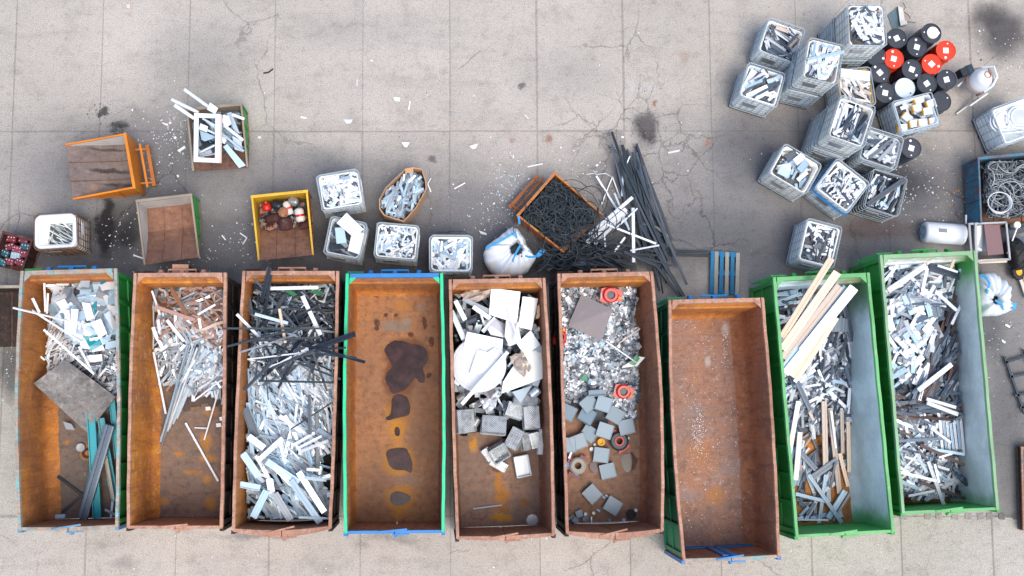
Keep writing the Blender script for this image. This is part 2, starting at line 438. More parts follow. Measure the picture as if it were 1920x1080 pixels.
STAINS_AND_SHADE = [  # oil and rust stains; dark bands behind containers mix wet dirt with painted-in shade
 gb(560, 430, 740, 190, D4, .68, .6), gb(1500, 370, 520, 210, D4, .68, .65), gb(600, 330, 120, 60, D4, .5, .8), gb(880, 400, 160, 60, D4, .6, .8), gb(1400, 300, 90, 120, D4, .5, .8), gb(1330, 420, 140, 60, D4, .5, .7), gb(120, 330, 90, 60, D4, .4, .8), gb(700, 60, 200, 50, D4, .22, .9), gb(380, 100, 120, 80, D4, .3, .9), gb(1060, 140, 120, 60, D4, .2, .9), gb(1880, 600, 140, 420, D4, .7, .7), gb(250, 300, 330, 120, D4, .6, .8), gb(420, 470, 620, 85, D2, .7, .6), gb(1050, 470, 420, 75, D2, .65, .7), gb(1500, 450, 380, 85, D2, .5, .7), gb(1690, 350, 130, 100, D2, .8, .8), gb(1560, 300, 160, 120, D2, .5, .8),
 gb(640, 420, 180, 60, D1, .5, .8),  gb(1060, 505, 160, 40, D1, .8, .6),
 gb(1400, 240, 90, 130, D2, .45, .8), gb(1880, 60, 75, 70, D1, .85, .7), gb(1850, 30, 40, 30, D3, .5, .8), gb(1690, 345, 60, 45, D1, .7, .7),
 gb(1212, 238, 34, 42, D1, .8, .6), gb(190, 210, 12, 9, D3, .8, .6), gb(222, 240, 17, 12, D3, .8, .6), gb(980, 160, 11, 8, D1, .7, .5),
 gb(812, 299, 11, 8, D1, .6, .5), gb(1200, 165, 40, 14, LG, .5, .8), gb(1228, 193, 5, 8, OR, .8, .6), gb(1028, 258, 12, 9, OR, .6, .6),
 gb(1326, 262, 7, 9, OR, .6, .6), gb(962, 265, 8, 6, OR, .45, .6), gb(1280, 105, 12, 18, OR, .25, .8), gb(1640, 430, 110, 20, (.12, .08, .07), .6, .6),
 gb(160, 1000, 60, 40, LG, .25, .8), gb(235, 1055, 30, 12, D2, .35, .8), gb(20, 690, 30, 60, D1, .7, .6), gb(1855, 620, 40, 60, D2, .7, .8),
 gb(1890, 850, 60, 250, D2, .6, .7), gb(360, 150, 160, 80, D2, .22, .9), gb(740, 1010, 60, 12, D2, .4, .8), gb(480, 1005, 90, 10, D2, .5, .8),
 gb(300, 280, 110, 110, D2, .4, .8), gb(1150, 330, 90, 60, D2, .4, .8), gb(1080, 470, 120, 50, D3, .5, .7), gb(60, 470, 110, 50, D2, .5, .7), gb(222, 425, 58, 62, D3, .8, .7), gb(196, 420, 16, 66, D3, .95, .4), gb(225, 400, 22, 18, (.12, .12, .12), .5, .7), gb(235, 445, 24, 20, D3, .6, .7), gb(1240, 60, 30, 60, LG, .12, .9)]
concrete('concrete', (.51, .47, .415), STAINS_AND_SHADE)
concrete('eroded_concrete', (.55, .51, .45), STAINS_AND_SHADE[-11:], rough=True)
concrete('joint_filler', (.37, .34, .305), STAINS_AND_SHADE, joint=True)
concrete('old_tarmac', (.2, .19, .185), (), joint=True)

ORB, BRW, DKB = (.34, .13, .035), (.15, .062, .03), (.075, .04, .028)
FL = .30
rust('rust_orange', (.62, .235, .05), (.42, .165, .065), (.80, .33, .04), pale=(.6, .42, .28), pale_amt=.25, patch=.54)
rust('rust_bright', (.72, .26, .035), (.44, .17, .06), (.9, .4, .05), pale=(.8, .62, .42), pale_amt=.45, patch=.5)
rust('rust_brown', (.42, .185, .09), (.28, .13, .08), (.56, .23, .06), pale=(.6, .45, .36), pale_amt=.38, patch=.58)
rust('rust_rim', (.50, .27, .18), (.36, .18, .12), (.56, .32, .21), pale=(.62, .54, .48), pale_amt=.42)
rust('rust_outer', (.05, .032, .025), (.035, .028, .028), (.16, .06, .02), pale_amt=.15)
rust('floor_dark', (.19, .14, .115), (.14, .115, .1), (.2, .10, .05), pale=(.28, .26, .25), pale_amt=.35,
     blobs=[gb(163, 848, 13, 17, (.5, .2, .02), .9, .4, FL), gb(125, 828, 6, 5, (.5, .2, .02), .6, .6, FL)])
rust('floor_tracked', (.28, .18, .13), (.2, .15, .12), (.34, .17, .08), pale=(.3, .27, .25), pale_amt=.35,
     blobs=[gb(x, y, a, b, (.55, .24, .02), .75, .7, FL) for x, y, a, b in ((308, 942, 12, 8), (395, 945, 14, 16), (388, 900, 9, 10), (385, 830, 12, 22), (350, 760, 30, 10), (335, 850, 12, 6), (395, 770, 14, 12), (390, 860, 20, 8), (360, 885, 20, 5))])
G4 = (.2, .16, .13); Y4 = (.5, .22, .02); K4 = (.03, .012, .012)
rust('floor_oily', (.42, .20, .085), (.30, .155, .09), (.52, .25, .07), pale=(.3, .27, .22), pale_amt=.22, warp=.3,
     blobs=[gb(762, 668, 46, 38, (.11, .035, .015), .8, .25, FL), gb(748, 710, 34, 38, (.11, .035, .015), .8, .25, FL), gb(748, 762, 26, 28, (.11, .035, .015), .7, .3, FL), gb(745, 612, 34, 12, (.22, .2, .17), .9, .5, FL), gb(762, 600, 12, 8, (.25, .23, .2), .8, .5, FL), gb(790, 576, 8, 9, (.25, .23, .2), .6, .6, FL), gb(755, 573, 22, 12, Y4, .45, .8, FL),
            gb(745, 808, 17, 24, Y4, .95, .6, FL), gb(745, 860, 30, 30, Y4, .8, .35, FL), gb(747, 770, 28, 34, Y4, .55, .35, FL), gb(750, 935, 28, 26, Y4, .9, .45, FL), gb(748, 866, 34, 32, Y4, .7, .3, FL), gb(745, 965, 18, 9, Y4, .7, .7, FL),
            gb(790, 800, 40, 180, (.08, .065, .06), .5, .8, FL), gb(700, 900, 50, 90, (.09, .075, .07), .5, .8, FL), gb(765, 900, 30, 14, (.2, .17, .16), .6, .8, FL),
            gb(796, 605, 6, 12, K4, .8, .4, FL), gb(810, 642, 6, 13, K4, .8, .3, FL), gb(771, 628, 5, 5, K4, .9, .4, FL), gb(707, 604, 6, 9, K4, .9, .3, FL), gb(706, 614, 5, 4, K4, .9, .3, FL),
            gb(723, 589, 5, 4, K4, .9, .3, FL), gb(741, 590, 5, 4, K4, .9, .3, FL), gb(765, 544, 4, 4, K4, .9, .3, FL), gb(667, 557, 4, 4, K4, .8, .3, FL), gb(705, 555, 4, 3, (.2, .05, .02), .8, .3, FL), gb(804, 705, 4, 4, K4, .9, .3, FL)])
rust('floor_stained', (.36, .215, .145), (.22, .15, .115), (.3, .15, .07), pale=(.28, .25, .23), pale_amt=.3, warp=.35,
     blobs=[gb(888, 832, 10, 18, (.55, .25, .02), .95, .5, FL), gb(936, 905, 10, 40, (.5, .2, .02), .85, .6, FL), gb(940, 930, 18, 22, (.5, .2, .02), .8, .6, FL), gb(942, 972, 22, 9, (.6, .28, .02), .95, .4, FL), gb(940, 955, 20, 10, (.4, .15, .02), .7, .5, FL), gb(981, 942, 10, 8, (.3, .12, .03), .8, .5, FL), gb(932, 878, 14, 10, (.14, .03, .02), .9, .4, FL)])
rust('floor_brown', (.40, .215, .13), (.24, .15, .105), (.38, .17, .06), pale=(.3, .25, .22), pale_amt=.25,
     blobs=[gb(1185, 865, 9, 18, (.02, .01, .01), .9, .25, FL), gb(1112, 875, 9, 12, (.05, .02, .02), .8, .3, FL)])
rust('floor_swept', (.38, .20, .13), (.29, .20, .17), (.48, .24, .10), pale=(.42, .38, .36), pale_amt=.5, patch=.55,
     blobs=[gb(1361, 620, 8, 15, (.5, .48, .45), .8, .5, FL), gb(1328, 676, 7, 12, (.5, .47, .42), .8, .5, FL), gb(1300, 770, 26, 14, (.25, .22, .22), .6, .7, FL), gb(1310, 850, 30, 30, (.5, .2, .03), .35, .8, FL), gb(1340, 930, 20, 22, (.5, .2, .03), .6, .6, FL), gb(1375, 880, 30, 20, (.28, .25, .24), .6, .8, FL), gb(1290, 930, 30, 16, (.28, .25, .25), .6, .8, FL), gb(1320, 600, 26, 30, (.36, .16, .05), .6, .8, FL)])
rust('floor_wood', (.55, .22, .05), (.4, .17, .06), (.65, .3, .08), pale_amt=.2)
def inner_paint(name, c, px, side):
    s = NT(name, .55); n1, _ = s.noise(1.1, 7, .7, dist=.3); n2, _ = s.noise(9, 9, .8); n3, _ = s.noise(70, 2, .5)
    col = s.mix(s.ramp(n1, .3, .65), c, tuple(x * .72 for x in c))
    col = s.blobs(col, px, s.warped(.5, 2, 5))
    col = s.mix(s.ramp(n2, .62, .7, 0, .7), col, (.22, .13, .09) if side else (.16, .17, .17))
    col = s.mix(s.ramp(n3, .69, .74, 0, .7), col, (.12, .07, .05))
    s.bump(n2, .2, .004); return s.out(col)
GR = (.045, .30, .055)
inner_paint('inner_grey_eight', (.70, .85, .88), [gb(1622, 532, 40, 50, (.05, .34, .06), 1, .8, 1.9), gb(1640, 985, 50, 34, (.05, .33, .07), .9, .8, 1.2), gb(1590, 550, 26, 60, (.10, .12, .11), .7, .8, 1.2), gb(1560, 525, 120, 6, (.4, .42, .2), .8, .8, 1.9)], 0)
inner_paint('inner_grey_nine', (.76, .84, .82), [gb(1822, 490, 40, 50, (.05, .34, .06), 1, .8, 1.9), gb(1850, 945, 40, 26, (.05, .33, .07), .9, .8, 1.2), gb(1730, 487, 100, 5, (.5, .4, .22), .8, .8, 1.9)], 1)
paint('green_paint', (.025, .34, .055), (.05, .11, .04), .3, .5, scale=4)
paint('green_rim', (.13, .44, .15), (.42, .38, .24), .49, .6, scale=9)
paint('green_rim_worn', (.24, .44, .23), (.5, .26, .15), .49, .6, scale=6)
paint('mint_rim', (.0, .58, .26), (.25, .3, .2), .22, .5)
paint('mint_outer', (.0, .25, .10), (.03, .1, .06), .15, .55)
paint('dark_green', (.01, .14, .045), (.02, .05, .03), .3, .6)
paint('blue_paint', (.01, .19, .50), (.06, .14, .24), .2, .5)
paint('blue_worn', (.10, .26, .40), (.46, .24, .15), .9, .75, scale=9)
rust('pale_worn_rim', (.42, .34, .27), (.40, .25, .17), (.12, .44, .46), pale=(.6, .58, .54), pale_amt=.5, patch=.46)
paint('brown_green_rim', (.3, .24, .18), (.1, .3, .12), .42, .75, scale=5)
paint('grey_skip_inner', (.66, .66, .64), (.2, .1, .06), .42, .7, scale=3)
paint('yellow_skip', (.72, .44, .03), (.42, .2, .07), .45, .65)
paint('orange_paint', (.72, .22, .008), (.5, .2, .05), .2, .5)
paint('orange_dull', (.42, .13, .02), (.2, .08, .03), .4, .6)
paint('pallet_blue', (.01, .18, .36), (.12, .14, .15), .4, .75, scale=9)
rust('blue_rust', (.04, .24, .38), (.07, .22, .32), (.20, .075, .045), pale_amt=.35, patch=.43)
rust('dark_rust', (.1, .035, .03), (.06, .025, .025), (.16, .05, .03), pale_amt=.2)
solid('white_metal', (.74, .78, .82), .35, 0, .14, .22, (.45, .45, .45))
solid('white_plastic', (.76, .80, .84), .4, 0, .16, .2, (.5, .52, .55))
solid('cream', (.76, .60, .44), .5, 0, .12, .2, (.5, .35, .2))
solid('beige', (.60, .50, .42), .6, 0, .12, .2, (.4, .3, .2))
solid('light_blue_grey', (.38, .54, .66), .4, 0, .16, .2, (.25, .3, .33))
solid('pale_steel', (.54, .64, .71), .32, .35, .16, .25, (.2, .2, .2))
solid('mid_grey', (.27, .31, .35), .45, .1, .2, .25, (.1, .1, .1))
solid('dark_grey', (.055, .08, .115), .45, 0, .25, .25, (.12, .12, .12))
solid('near_black', (.016, .024, .036), .4, 0, .25, .3, (.08, .08, .09))
solid('blue_black', (.011, .028, .046), .4, 0, .2, .3, (.08, .1, .12))
solid('brown', (.11, .065, .055), .5, 0, .2, .25, (.05, .03, .03))
solid('pinkish_brown', (.36, .22, .18), .6, 0, .2, .3, (.2, .1, .06))
solid('rusty_strip', (.26, .11, .05), .8, 0, .2, .4, (.4, .2, .08))
solid('teal', (.01, .30, .36), .35, 0, .08, .2, (.2, .35, .35))
solid('dark_teal', (.01, .12, .17), .4, 0, .2, .2, (.1, .2, .2))
solid('slate_beam', (.12, .165, .22), .4, .1, .1, .25, (.3, .33, .36))
solid('red_plastic', (.50, .012, .008), .35, 0, .08, .15, (.15, .02, .02))
solid('green_plastic', (.02, .28, .10), .4, 0, .1, .15)
solid('foil', (.78, .84, .9), .3, .35, .35, .2)
solid('foil_dark', (.22, .26, .30), .35, .4, .3, .3)
solid('black_rubber', (.02, .02, .022), .7, 0, .2, .4, (.12, .12, .12), 6)
solid('cable_black', (.035, .05, .062), .42, 0, .35, .25, (.06, .07, .08))
solid('cable_grey', (.30, .33, .35), .45, 0, .4, .3, (.1, .1, .1))
solid('wire', (.42, .48, .51), .4, .2, .1, .25, (.2, .15, .1))
solid('rusty_wire', (.16, .09, .06), .7, 0, .2, .5, (.3, .2, .15))
solid('tank_plastic', (.90, .95, .96), .45, 0, .05, .25, (.45, .48, .5), 4)
solid('tank_cream', (.92, .90, .82), .5, 0, .05, .3, (.55, .45, .3), 5)
solid('tank_grey', (.55, .62, .66), .5, 0, .05, .3, (.2, .22, .24), 4)
solid('tank_black', (.02, .03, .035), .5, 0, .05, .3, (.1, .1, .1), 4)
solid('foam_yellow', (.70, .38, .04), .8, 0, .1, .4, (.8, .7, .5))
solid('drum_black', (.030, .036, .048), .42, 0, .08, .2, (.12, .12, .13), 5)
solid('drum_red', (.72, .04, .006), .38, 0, .05, .12, (.5, .15, .1), 6)
solid('drum_white', (.58, .68, .76), .4, 0, .05, .2, (.4, .45, .5), 5)
solid('sticker', (.82, .84, .85), .6, 0, .03, .05)
solid('ink', (.04, .05, .06), .6, 0, .03, .05)
solid('bag_white', (.68, .74, .80), .6, 0, .03, .12, (.55, .6, .65), 3)
solid('bag_strap', (.02, .30, .66), .6, 0, .05, .1)
solid('cardboard', (.46, .27, .145), .8, 0, .05, .3, (.3, .17, .09), 4)
solid('box_blue_grey', (.18, .27, .34), .42, 0, .08, .12, (.14, .2, .24), 7)
solid('plate_purple_grey', (.115, .105, .125), .4, .2, .05, .2, (.26, .25, .27), 5)
rust('dirty_slab', (.27, .26, .25), (.13, .13, .13), (.42, .4, .38), pale=(.5, .49, .47), pale_amt=.4, patch=.52, streak=(2, 2, 2))
solid('crinkled', (.55, .48, .42), .4, .3, .1, .5, (.2, .14, .1), 7)
solid('brushed', (.50, .53, .58), .3, .4, .05, .15, (.35, .36, .38), 4)
solid('mottled_zinc', (.55, .60, .63), .35, .3, .05, .5, (.35, .4, .45), 5)
solid('red_board', (.20, .115, .12), .7, 0, .05, .35, (.3, .2, .2), 30)
solid('grey_wood', (.33, .32, .28), .85, 0, .1, .35, (.15, .14, .12), 6)
solid('old_wood', (.40, .28, .18), .85, 0, .1, .35, (.2, .13, .08), 6)
solid('glassy', (.10, .16, .18), .12, 0, .1, .3, (.25, .3, .3), 4)
solid('battery_red', (.22, .022, .045), .45, 0, .2, .25, (.3, .2, .25))
solid('leaf', (.75, .36, .04), .7, 0, .2, .1)
solid('pile_core', (.10, .115, .13), .9, 0, .1, .6, (.02, .02, .02), 9)
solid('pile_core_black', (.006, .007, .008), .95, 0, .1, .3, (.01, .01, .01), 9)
solid('pile_core_rust', (.10, .075, .065), .9, 0, .1, .6, (.03, .02, .02), 9)
solid('galv', (.36, .38, .39), .4, .5, .1, .35, (.2, .2, .2))
solid('yellow_rim', (.80, .42, .01), .4, 0, .05, .15)
s_ = NT('puddle', .12, 0, .35); n_, _ = s_.noise(3, 5, .6); s_.out(s_.mix(s_.ramp(n_, .35, .7), (.020, .007, .006), (.062, .026, .026)))
# perforated sheet: rows of punched holes that move with the piece
s_ = NT('perforated', .38, .35)
tc = s_.n('ShaderNodeTexCoord'); sp = s_.n('ShaderNodeSeparateXYZ'); s_.set(sp.inputs[0], s_.scale(tc.outputs['Object'], (18, 18, 18)))
xr = s_.math('SUBTRACT', s_.math('FRACT', s_.math('ADD', sp.outputs[0], sp.outputs[1])), .5); yr = s_.math('SUBTRACT', s_.math('FRACT', s_.math('SUBTRACT', sp.outputs[0], sp.outputs[1])), .5)
dd = s_.math('SQRT', s_.math('ADD', s_.math('MULTIPLY', xr, xr), s_.math('MULTIPLY', yr, yr)))
n_, _ = s_.noise(6, 7, .7); c_ = s_.mix(s_.ramp(n_, .4, .7), (.52, .57, .6), (.26, .28, .29))
s_.out(s_.mix(s_.ramp(dd, .2, .28, 1, 0), c_, (.02, .025, .03)))
COLW.update({'white_metal': 'white', 'white_plastic': 'white', 'cream': 'cream', 'beige': 'beige', 'light_blue_grey': 'pale blue', 'pale_steel': 'silvery', 'mid_grey': 'grey',
 'dark_grey': 'dark grey', 'near_black': 'black', 'blue_black': 'black', 'brown': 'brown', 'pinkish_brown': 'pinkish', 'rusty_strip': 'rusty', 'teal': 'teal', 'dark_teal': 'dark teal',
 'red_plastic': 'red', 'green_plastic': 'green', 'slate_beam': 'grey', 'mottled_zinc': 'grey', 'cable_grey': 'grey', 'foil': 'silvery'})

# ---------------------------------------------------------------- ground: slabs over a sunk base sheet
mb = MB(); mb.add([(-70, -60, -.05), (70, -60, -.05), (70, 60, -.05), (-70, 60, -.05)], [(0, 1, 2, 3)])
ground = mb.build('ground', 'old_tarmac', kind='structure')
mb = MB(); a = P(-260, -120); b = P(2180, 1200)
mb.add([(a.x, b.y, -.006), (b.x, b.y, -.006), (b.x, a.y, -.006), (a.x, a.y, -.006)], [(0, 1, 2, 3)])
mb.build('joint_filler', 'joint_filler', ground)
top_x = [-292, -130, 33, 195, 357, 517, 681, 843, 1005, 1167, 1329, 1490, 1652, 1815, 1977, 2140]
bot_x = [-346, -178, -10, 160, 329, 503, 676, 845, 1013, 1182, 1353, 1522, 1692, 1862, 2032, 2200]
rows_y = [-480, 246, 968, 1700]
def joint_pt(i, y):
    t = (y - 0) / 1060.0; return P(top_x[i] + (bot_x[i] - top_x[i]) * t, y)
rg = random.Random(11)
for r in range(3):
    for i in range(len(top_x) - 1):
        c = [joint_pt(i, rows_y[r + 1]), joint_pt(i + 1, rows_y[r + 1]), joint_pt(i + 1, rows_y[r]), joint_pt(i, rows_y[r])]
        g = rg.choice((.012, .02, .05)) / 2 + .004; cen = sum(c, Vector()) / 4
        pts = []
        for k in range(4):
            p, q = c[k], c[(k + 1) % 4]; L = (q - p).length; n = 7 if k in (1, 3) else 4
            dn = (q - p).normalized(); inn = Vector((-dn.y, dn.x, 0))
            for j in range(n):
                t = (j / n) * (L - 2 * g) + g
                pts.append(p + dn * t + inn * (g + rg.uniform(-.004, .012)))
        mbs = MB().prism([(p.x - cen.x, p.y - cen.y) for p in pts], -.2, rg.uniform(-.003, .003))
        m = 'eroded_concrete' if (r == 2 and i in (10, 11, 12, 13)) else 'concrete'
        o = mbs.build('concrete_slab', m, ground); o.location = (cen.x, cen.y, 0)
# dark paving stones let into the joint at the lower right
for x in (1693, 1790, 1815, 1838, 1878, 1905, 1760, 1739, 1855):
    c = P(x, 968); o = MB().box((0, 0, 0), (.17, .17, .03)).build('paving_stone', rg.choice(['old_tarmac', 'joint_filler', 'joint_filler']), ground); o.location = (c.x, c.y, .0 + rg.uniform(-.003, .003)); o.rotation_euler = (0, 0, rg.uniform(-.1, .1))

# ---------------------------------------------------------------- roll-off containers
ZR = 2.3
class Box3:       # a container seen by its rim corners in the photo
    def __init__(s, tl, tr, br, bl, bulL=0., bulR=0., bulD=0.):
        s.tl, s.tr, s.br, s.bl = [P(p[0], p[1], ZR) for p in (tl, tr, br, bl)]
        s.bl_, s.bL, s.bR, s.bD = None, bulL, bulR, bulD
        s.o = (s.tl + s.tr + s.br + s.bl) / 4; s.o.z = 0
        s.L = ((s.tl - s.bl).length + (s.tr - s.br).length) / 2; s.W = ((s.tl - s.tr).length + (s.bl - s.br).length) / 2
    def q(s, dl, e, z, bulge=True):     # dl: metres from the left outer edge (negative: from the right), e: metres from the head end
        v = e / s.L; bu = math.sin(max(0, min(1, v)) * math.pi) if bulge else 0
        l = s.tl.lerp(s.bl, v); r = s.tr.lerp(s.br, v); x = (r - l).normalized()
        l = l - x * s.bL * bu; r = r + x * s.bR * bu
        dn = .003 * math.sin(e * 2.1 + s.o.x) + .004 * math.sin(e * 5.7 + s.o.x * 2) if bulge and .2 < e < s.L - .2 else 0
        l = l + x * dn; r = r + x * (.003 * math.sin(e * 2.6 + s.o.x * 3) + .004 * math.sin(e * 6.3) if dn else 0)
        p = l + x * dl if dl >= 0 else r + x * dl
        if s.bD and v > .5:
            w_ = (p - l).length / (r - l).length
            y = (s.bl - s.tl).normalized(); p = p + y * s.bD * math.sin(w_ * math.pi) * max(0, (v - .985) / .015 if v < 1 else 1)
        p = p - s.o; p.z = z; return p
    def rail(s, sg, d0, z0, z1, e0, e1, n=10):
        mb = MB(); vs = []; fs = []
        for i in range(n + 1):
            e = e0 + (e1 - e0) * i / n; vs += [s.q(sg * d0, e, z0), s.q(sg * .064, e, z0), s.q(sg * .064, e, z1), s.q(sg * d0, e, z1)]
        for i in range(n): fs += [(i * 4 + k, i * 4 + (k + 1) % 4, i * 4 + 4 + (k + 1) % 4, i * 4 + 4 + k) for k in range(4)]
        return mb.add(vs, fs + [(0, 1, 2, 3), (n * 4, n * 4 + 1, n * 4 + 2, n * 4 + 3)])
    def inner(s, m=.12, z=0):
        """interior outline in world xy"""
        out = []
        for d, e in ((m, m), (-m, m), (-m, s.L - m), (m, s.L - m)):
            p = s.q(d, e, 0) + s.o; out.append((p.x, p.y))
        mid = [s.q(-m, s.L / 2, 0) + s.o, s.q(m, s.L / 2, 0) + s.o]
        return [out[0], out[1], (mid[0].x, mid[0].y), out[2], out[3], (mid[1].x, mid[1].y)]
def container(b, label, rim='rust_rim', head_rim=None, inn='rust_orange', outer='rust_outer', floor='floor_dark', head_in=None, door_in='rust_brown', door_rim=None, left_in=None, right_in=None,
              ribs=9, lugs=None, latch=None, door_bar=None, bevel=.18, outer_rungs=False):
    t = thing('roll_off_container', b.o, label, 'container', 'open roll-off scrap containers standing in a row')
    N = 24; L = b.L; W = b.W; es = [.09 + (L - .15) * i / N for i in range(N + 1)]
    sag = lambda e: .022 * (1 - (1 - abs(math.sin(e / L * math.pi * ribs))) ** 4)
    # floor
    mb = MB(); rows = []
    for i in range(141):
        e = .2 + (L - .26) * i / 140; row = []
        for j in range(9):
            zf_ = FL - .012 + .016 * max(0, 1 - abs((e / L * ribs * 1.3) % 1 - .5) * 14) + .006 * math.sin(j * 1.7 + e * 3) * math.sin(e * 5.1)
            row.append(b.q(.09 + bevel, e, zf_).lerp(b.q(-(.09 + bevel), e, zf_), j / 8))
        rows.append(row)
    mb.grid(rows, True); mb.smooth = True; mb.build('floor_panel', floor, t)
    mb = MB(); mb.hexa([b.q(.12, L - .1, .2), b.q(-.12, L - .1, .2), b.q(-.12, .12, .2), b.q(.12, .12, .2), b.q(.12, L - .1, .27), b.q(-.12, L - .1, .27), b.q(-.12, .12, .27), b.q(.12, .12, .27)])
    for d in (.75, W - .85): mb.hexa([b.q(d, L - .1, 0, 0), b.q(d + .1, L - .1, 0, 0), b.q(d + .1, .1, 0, 0), b.q(d, .1, 0, 0), b.q(d, L - .1, .2, 0), b.q(d + .1, L - .1, .2, 0), b.q(d + .1, .1, .2, 0), b.q(d, .1, .2, 0)])
    mb.build('chassis', outer, t)
    # side walls: inner skin with sill bevel, outer skin
    for sg, mat in ((1, left_in or inn), (-1, right_in or inn)):
        mb = MB()
        prof = [(.078, 2.21), (.08, 1.7), (.08, 1.2), (.085, .85), (.095, .62), (.095 + bevel * .25, .45), (.105 + bevel, FL - .02)]
        rows = [[b.q(sg * (d + (sag(e) if k else 0)), e, z) for k, (d, z) in enumerate(prof)] for e in [.09 + (L - .15) * i / 72 for i in range(73)]]
        mb.grid(rows, sg > 0); mb.smooth = True
        sw = mb.build('side_wall', mat, t)
        mb = MB(); rows = [[b.q(sg * d, e, z) for d, z in ((.066, 2.22), (.066, 1.2), (.066, .2))] for e in es]
        mb.grid(rows, sg < 0); mb.build('outer_skin', outer, sw)
        for k in range(ribs + 1):
            e = .12 + (L - .24) * k / ribs
            MB().hexa([b.q(sg * .01, e + .05, .22), b.q(sg * .065, e + .05, .22), b.q(sg * .065, e - .05, .22), b.q(sg * .01, e - .05, .22),
                       b.q(sg * .01, e + .05, 2.2), b.q(sg * .065, e + .05, 2.2), b.q(sg * .065, e - .05, 2.2), b.q(sg * .01, e - .05, 2.2)][::1 if sg > 0 else 1]).build('rib', outer, t)
        for z0, z1, d0 in ((.16, .34, .012), (1.12, 1.2, .03)):
            b.rail(sg, d0, z0, z1, .05, L - .02).build('side_rail', outer, t)
        # top rail
        mb = MB()
        for i in range(N):
            e0 = 0 if i == 0 else es[i]; e1 = L if i == N - 1 else es[i + 1]
            a = [b.q(sg * 1e-4, e1, 2.2), b.q(sg * .082, e1, 2.2), b.q(sg * .082, e0, 2.2), b.q(sg * 1e-4, e0, 2.2)]
            top = [b.q(sg * .006, e1, 2.3), b.q(sg * .078, e1, 2.3), b.q(sg * .078, e0, 2.3), b.q(sg * .006, e0, 2.3)]
            mb.hexa(a + top)
        mb.build('top_rail', rim, t)
    # head wall
    mb = MB(); prof = [(.10, 2.205), (.16, 1.92), (.20, 1.86), (.21, 1.3), (.22, .6), (.26, .42), (.34, FL - .012)]
    rows = [[b.q(.07 + (W - .14) * j / 8, e, z) for e, z in prof] for j in range(9)]
    mb.grid(rows); mb.grid([[b.q(.1 + (W - .2) * j / 2, e, z) for e, z in ((.05, 2.2), (.05, .2))] for j in range(3)], True)
    mb.build('head_wall', head_in or inn, t)
    mb = MB().hexa([b.q(.106, .11, 2.195), b.q(-.106, .11, 2.195), b.q(-.106, 0, 2.195), b.q(.106, 0, 2.195), b.q(.106, .1, 2.297), b.q(-.106, .1, 2.297), b.q(-.106, 0, 2.297), b.q(.106, 0, 2.297)])
    mb.build('head_rail', head_rim or rim, t)
    for sg in (1, -1):      # corner gussets
        c = [b.q(sg * .10, .10, 2.29), b.q(sg * .10, .26, 2.29), b.q(sg * .26, .10, 2.29)]
        MB().prism(ccw([(q.x, q.y) for q in c]), 2.25, 2.293).build('corner_gusset', rim, t)
    # doors: two leaves, hinge posts, lock
    for k, (d0, d1, m) in enumerate(((.03, W / 2 - .01, 0), (W / 2 + .01, W - .03, 0))):
        mb = MB(); n = 6
        for i in range(n):
            a0 = d0 + (d1 - d0) * i / n; a1 = d0 + (d1 - d0) * (i + 1) / n
            mb.hexa([b.q(a0, L, .22), b.q(a1, L, .22), b.q(a1, L - .055, .22), b.q(a0, L - .055, .22), b.q(a0, L, 2.2), b.q(a1, L, 2.2), b.q(a1, L - .055, 2.2), b.q(a0, L - .055, 2.2)])
        dr = mb.build('door', door_in, t)
        mb = MB()
        for i in range(n):
            a0 = d0 + (d1 - d0) * i / n; a1 = d0 + (d1 - d0) * (i + 1) / n
            mb.hexa([b.q(a0, L + .02, 2.2), b.q(a1, L + .02, 2.2), b.q(a1, L - .05, 2.2), b.q(a0, L - .05, 2.2), b.q(a0, L + .02, 2.27), b.q(a1, L + .02, 2.27), b.q(a1, L - .05, 2.27), b.q(a0, L - .05, 2.27)])
        mb.build('door_edge', door_rim or rim, dr)
        if door_bar:
            mb = MB()
            mb.hexa([b.q(d0 + .05, L - .058, .3), b.q(d1 - .05, L - .058, .3), b.q(d1 - .05, L - .09, .3), b.q(d0 + .05, L - .09, .3), b.q(d0 + .05, L - .058, .5), b.q(d1 - .05, L - .058, .5), b.q(d1 - .05, L - .09, .5), b.q(d0 + .05, L - .09, .5)])
            e0 = d1 - .18 if k == 0 else d0
            mb.hexa([b.q(e0, L - .058, .5), b.q(e0 + .16, L - .058, .5), b.q(e0 + .16, L - .09, .5), b.q(e0, L - .09, .5), b.q(e0, L - .058, 2.2), b.q(e0 + .16, L - .058, 2.2), b.q(e0 + .16, L - .09, 2.2), b.q(e0, L - .09, 2.2)])
            mb.build('door_frame', door_bar, dr)
    lt = MB(); c = W / 2
    lt.beam(b.q(c - .38, L - .02, 2.285), b.q(c + .3, L - .08, 2.295), .04, .03); lt.beam(b.q(c - .05, L + .05, 2.24), b.q(c + .35, L + .04, 2.24), .035, .03); lt.beam(b.q(c, L + .0, 2.2), b.q(c + .02, L + .1, 2.0), .07, .07)
    lt.beam(b.q(c + .1, L + .05, 2.2), b.q(c + .1, L + .05, .3), .04, .04)
    lt.build('door_latch', latch or door_rim or rim, t)
    for d in (.03, W - .03):
        MB().beam(b.q(d, L + .03, .15), b.q(d, L + .03, 2.26), .09, .09, (0, 1, 0)).build('hinge_post', latch or outer, t)
    # lugs on the head
    lm = lugs or rim
    for d in (.6, W * .5, W - .6):
        MB().hexa([b.q(d - .06, 0, 1.95), b.q(d + .06, 0, 1.95), b.q(d + .05, -.12, 1.95), b.q(d - .05, -.12, 1.95), b.q(d - .06, 0, 2.2), b.q(d + .06, 0, 2.2), b.q(d + .04, -.1, 2.12), b.q(d - .04, -.1, 2.12)]).build('lifting_lug', lm, t)
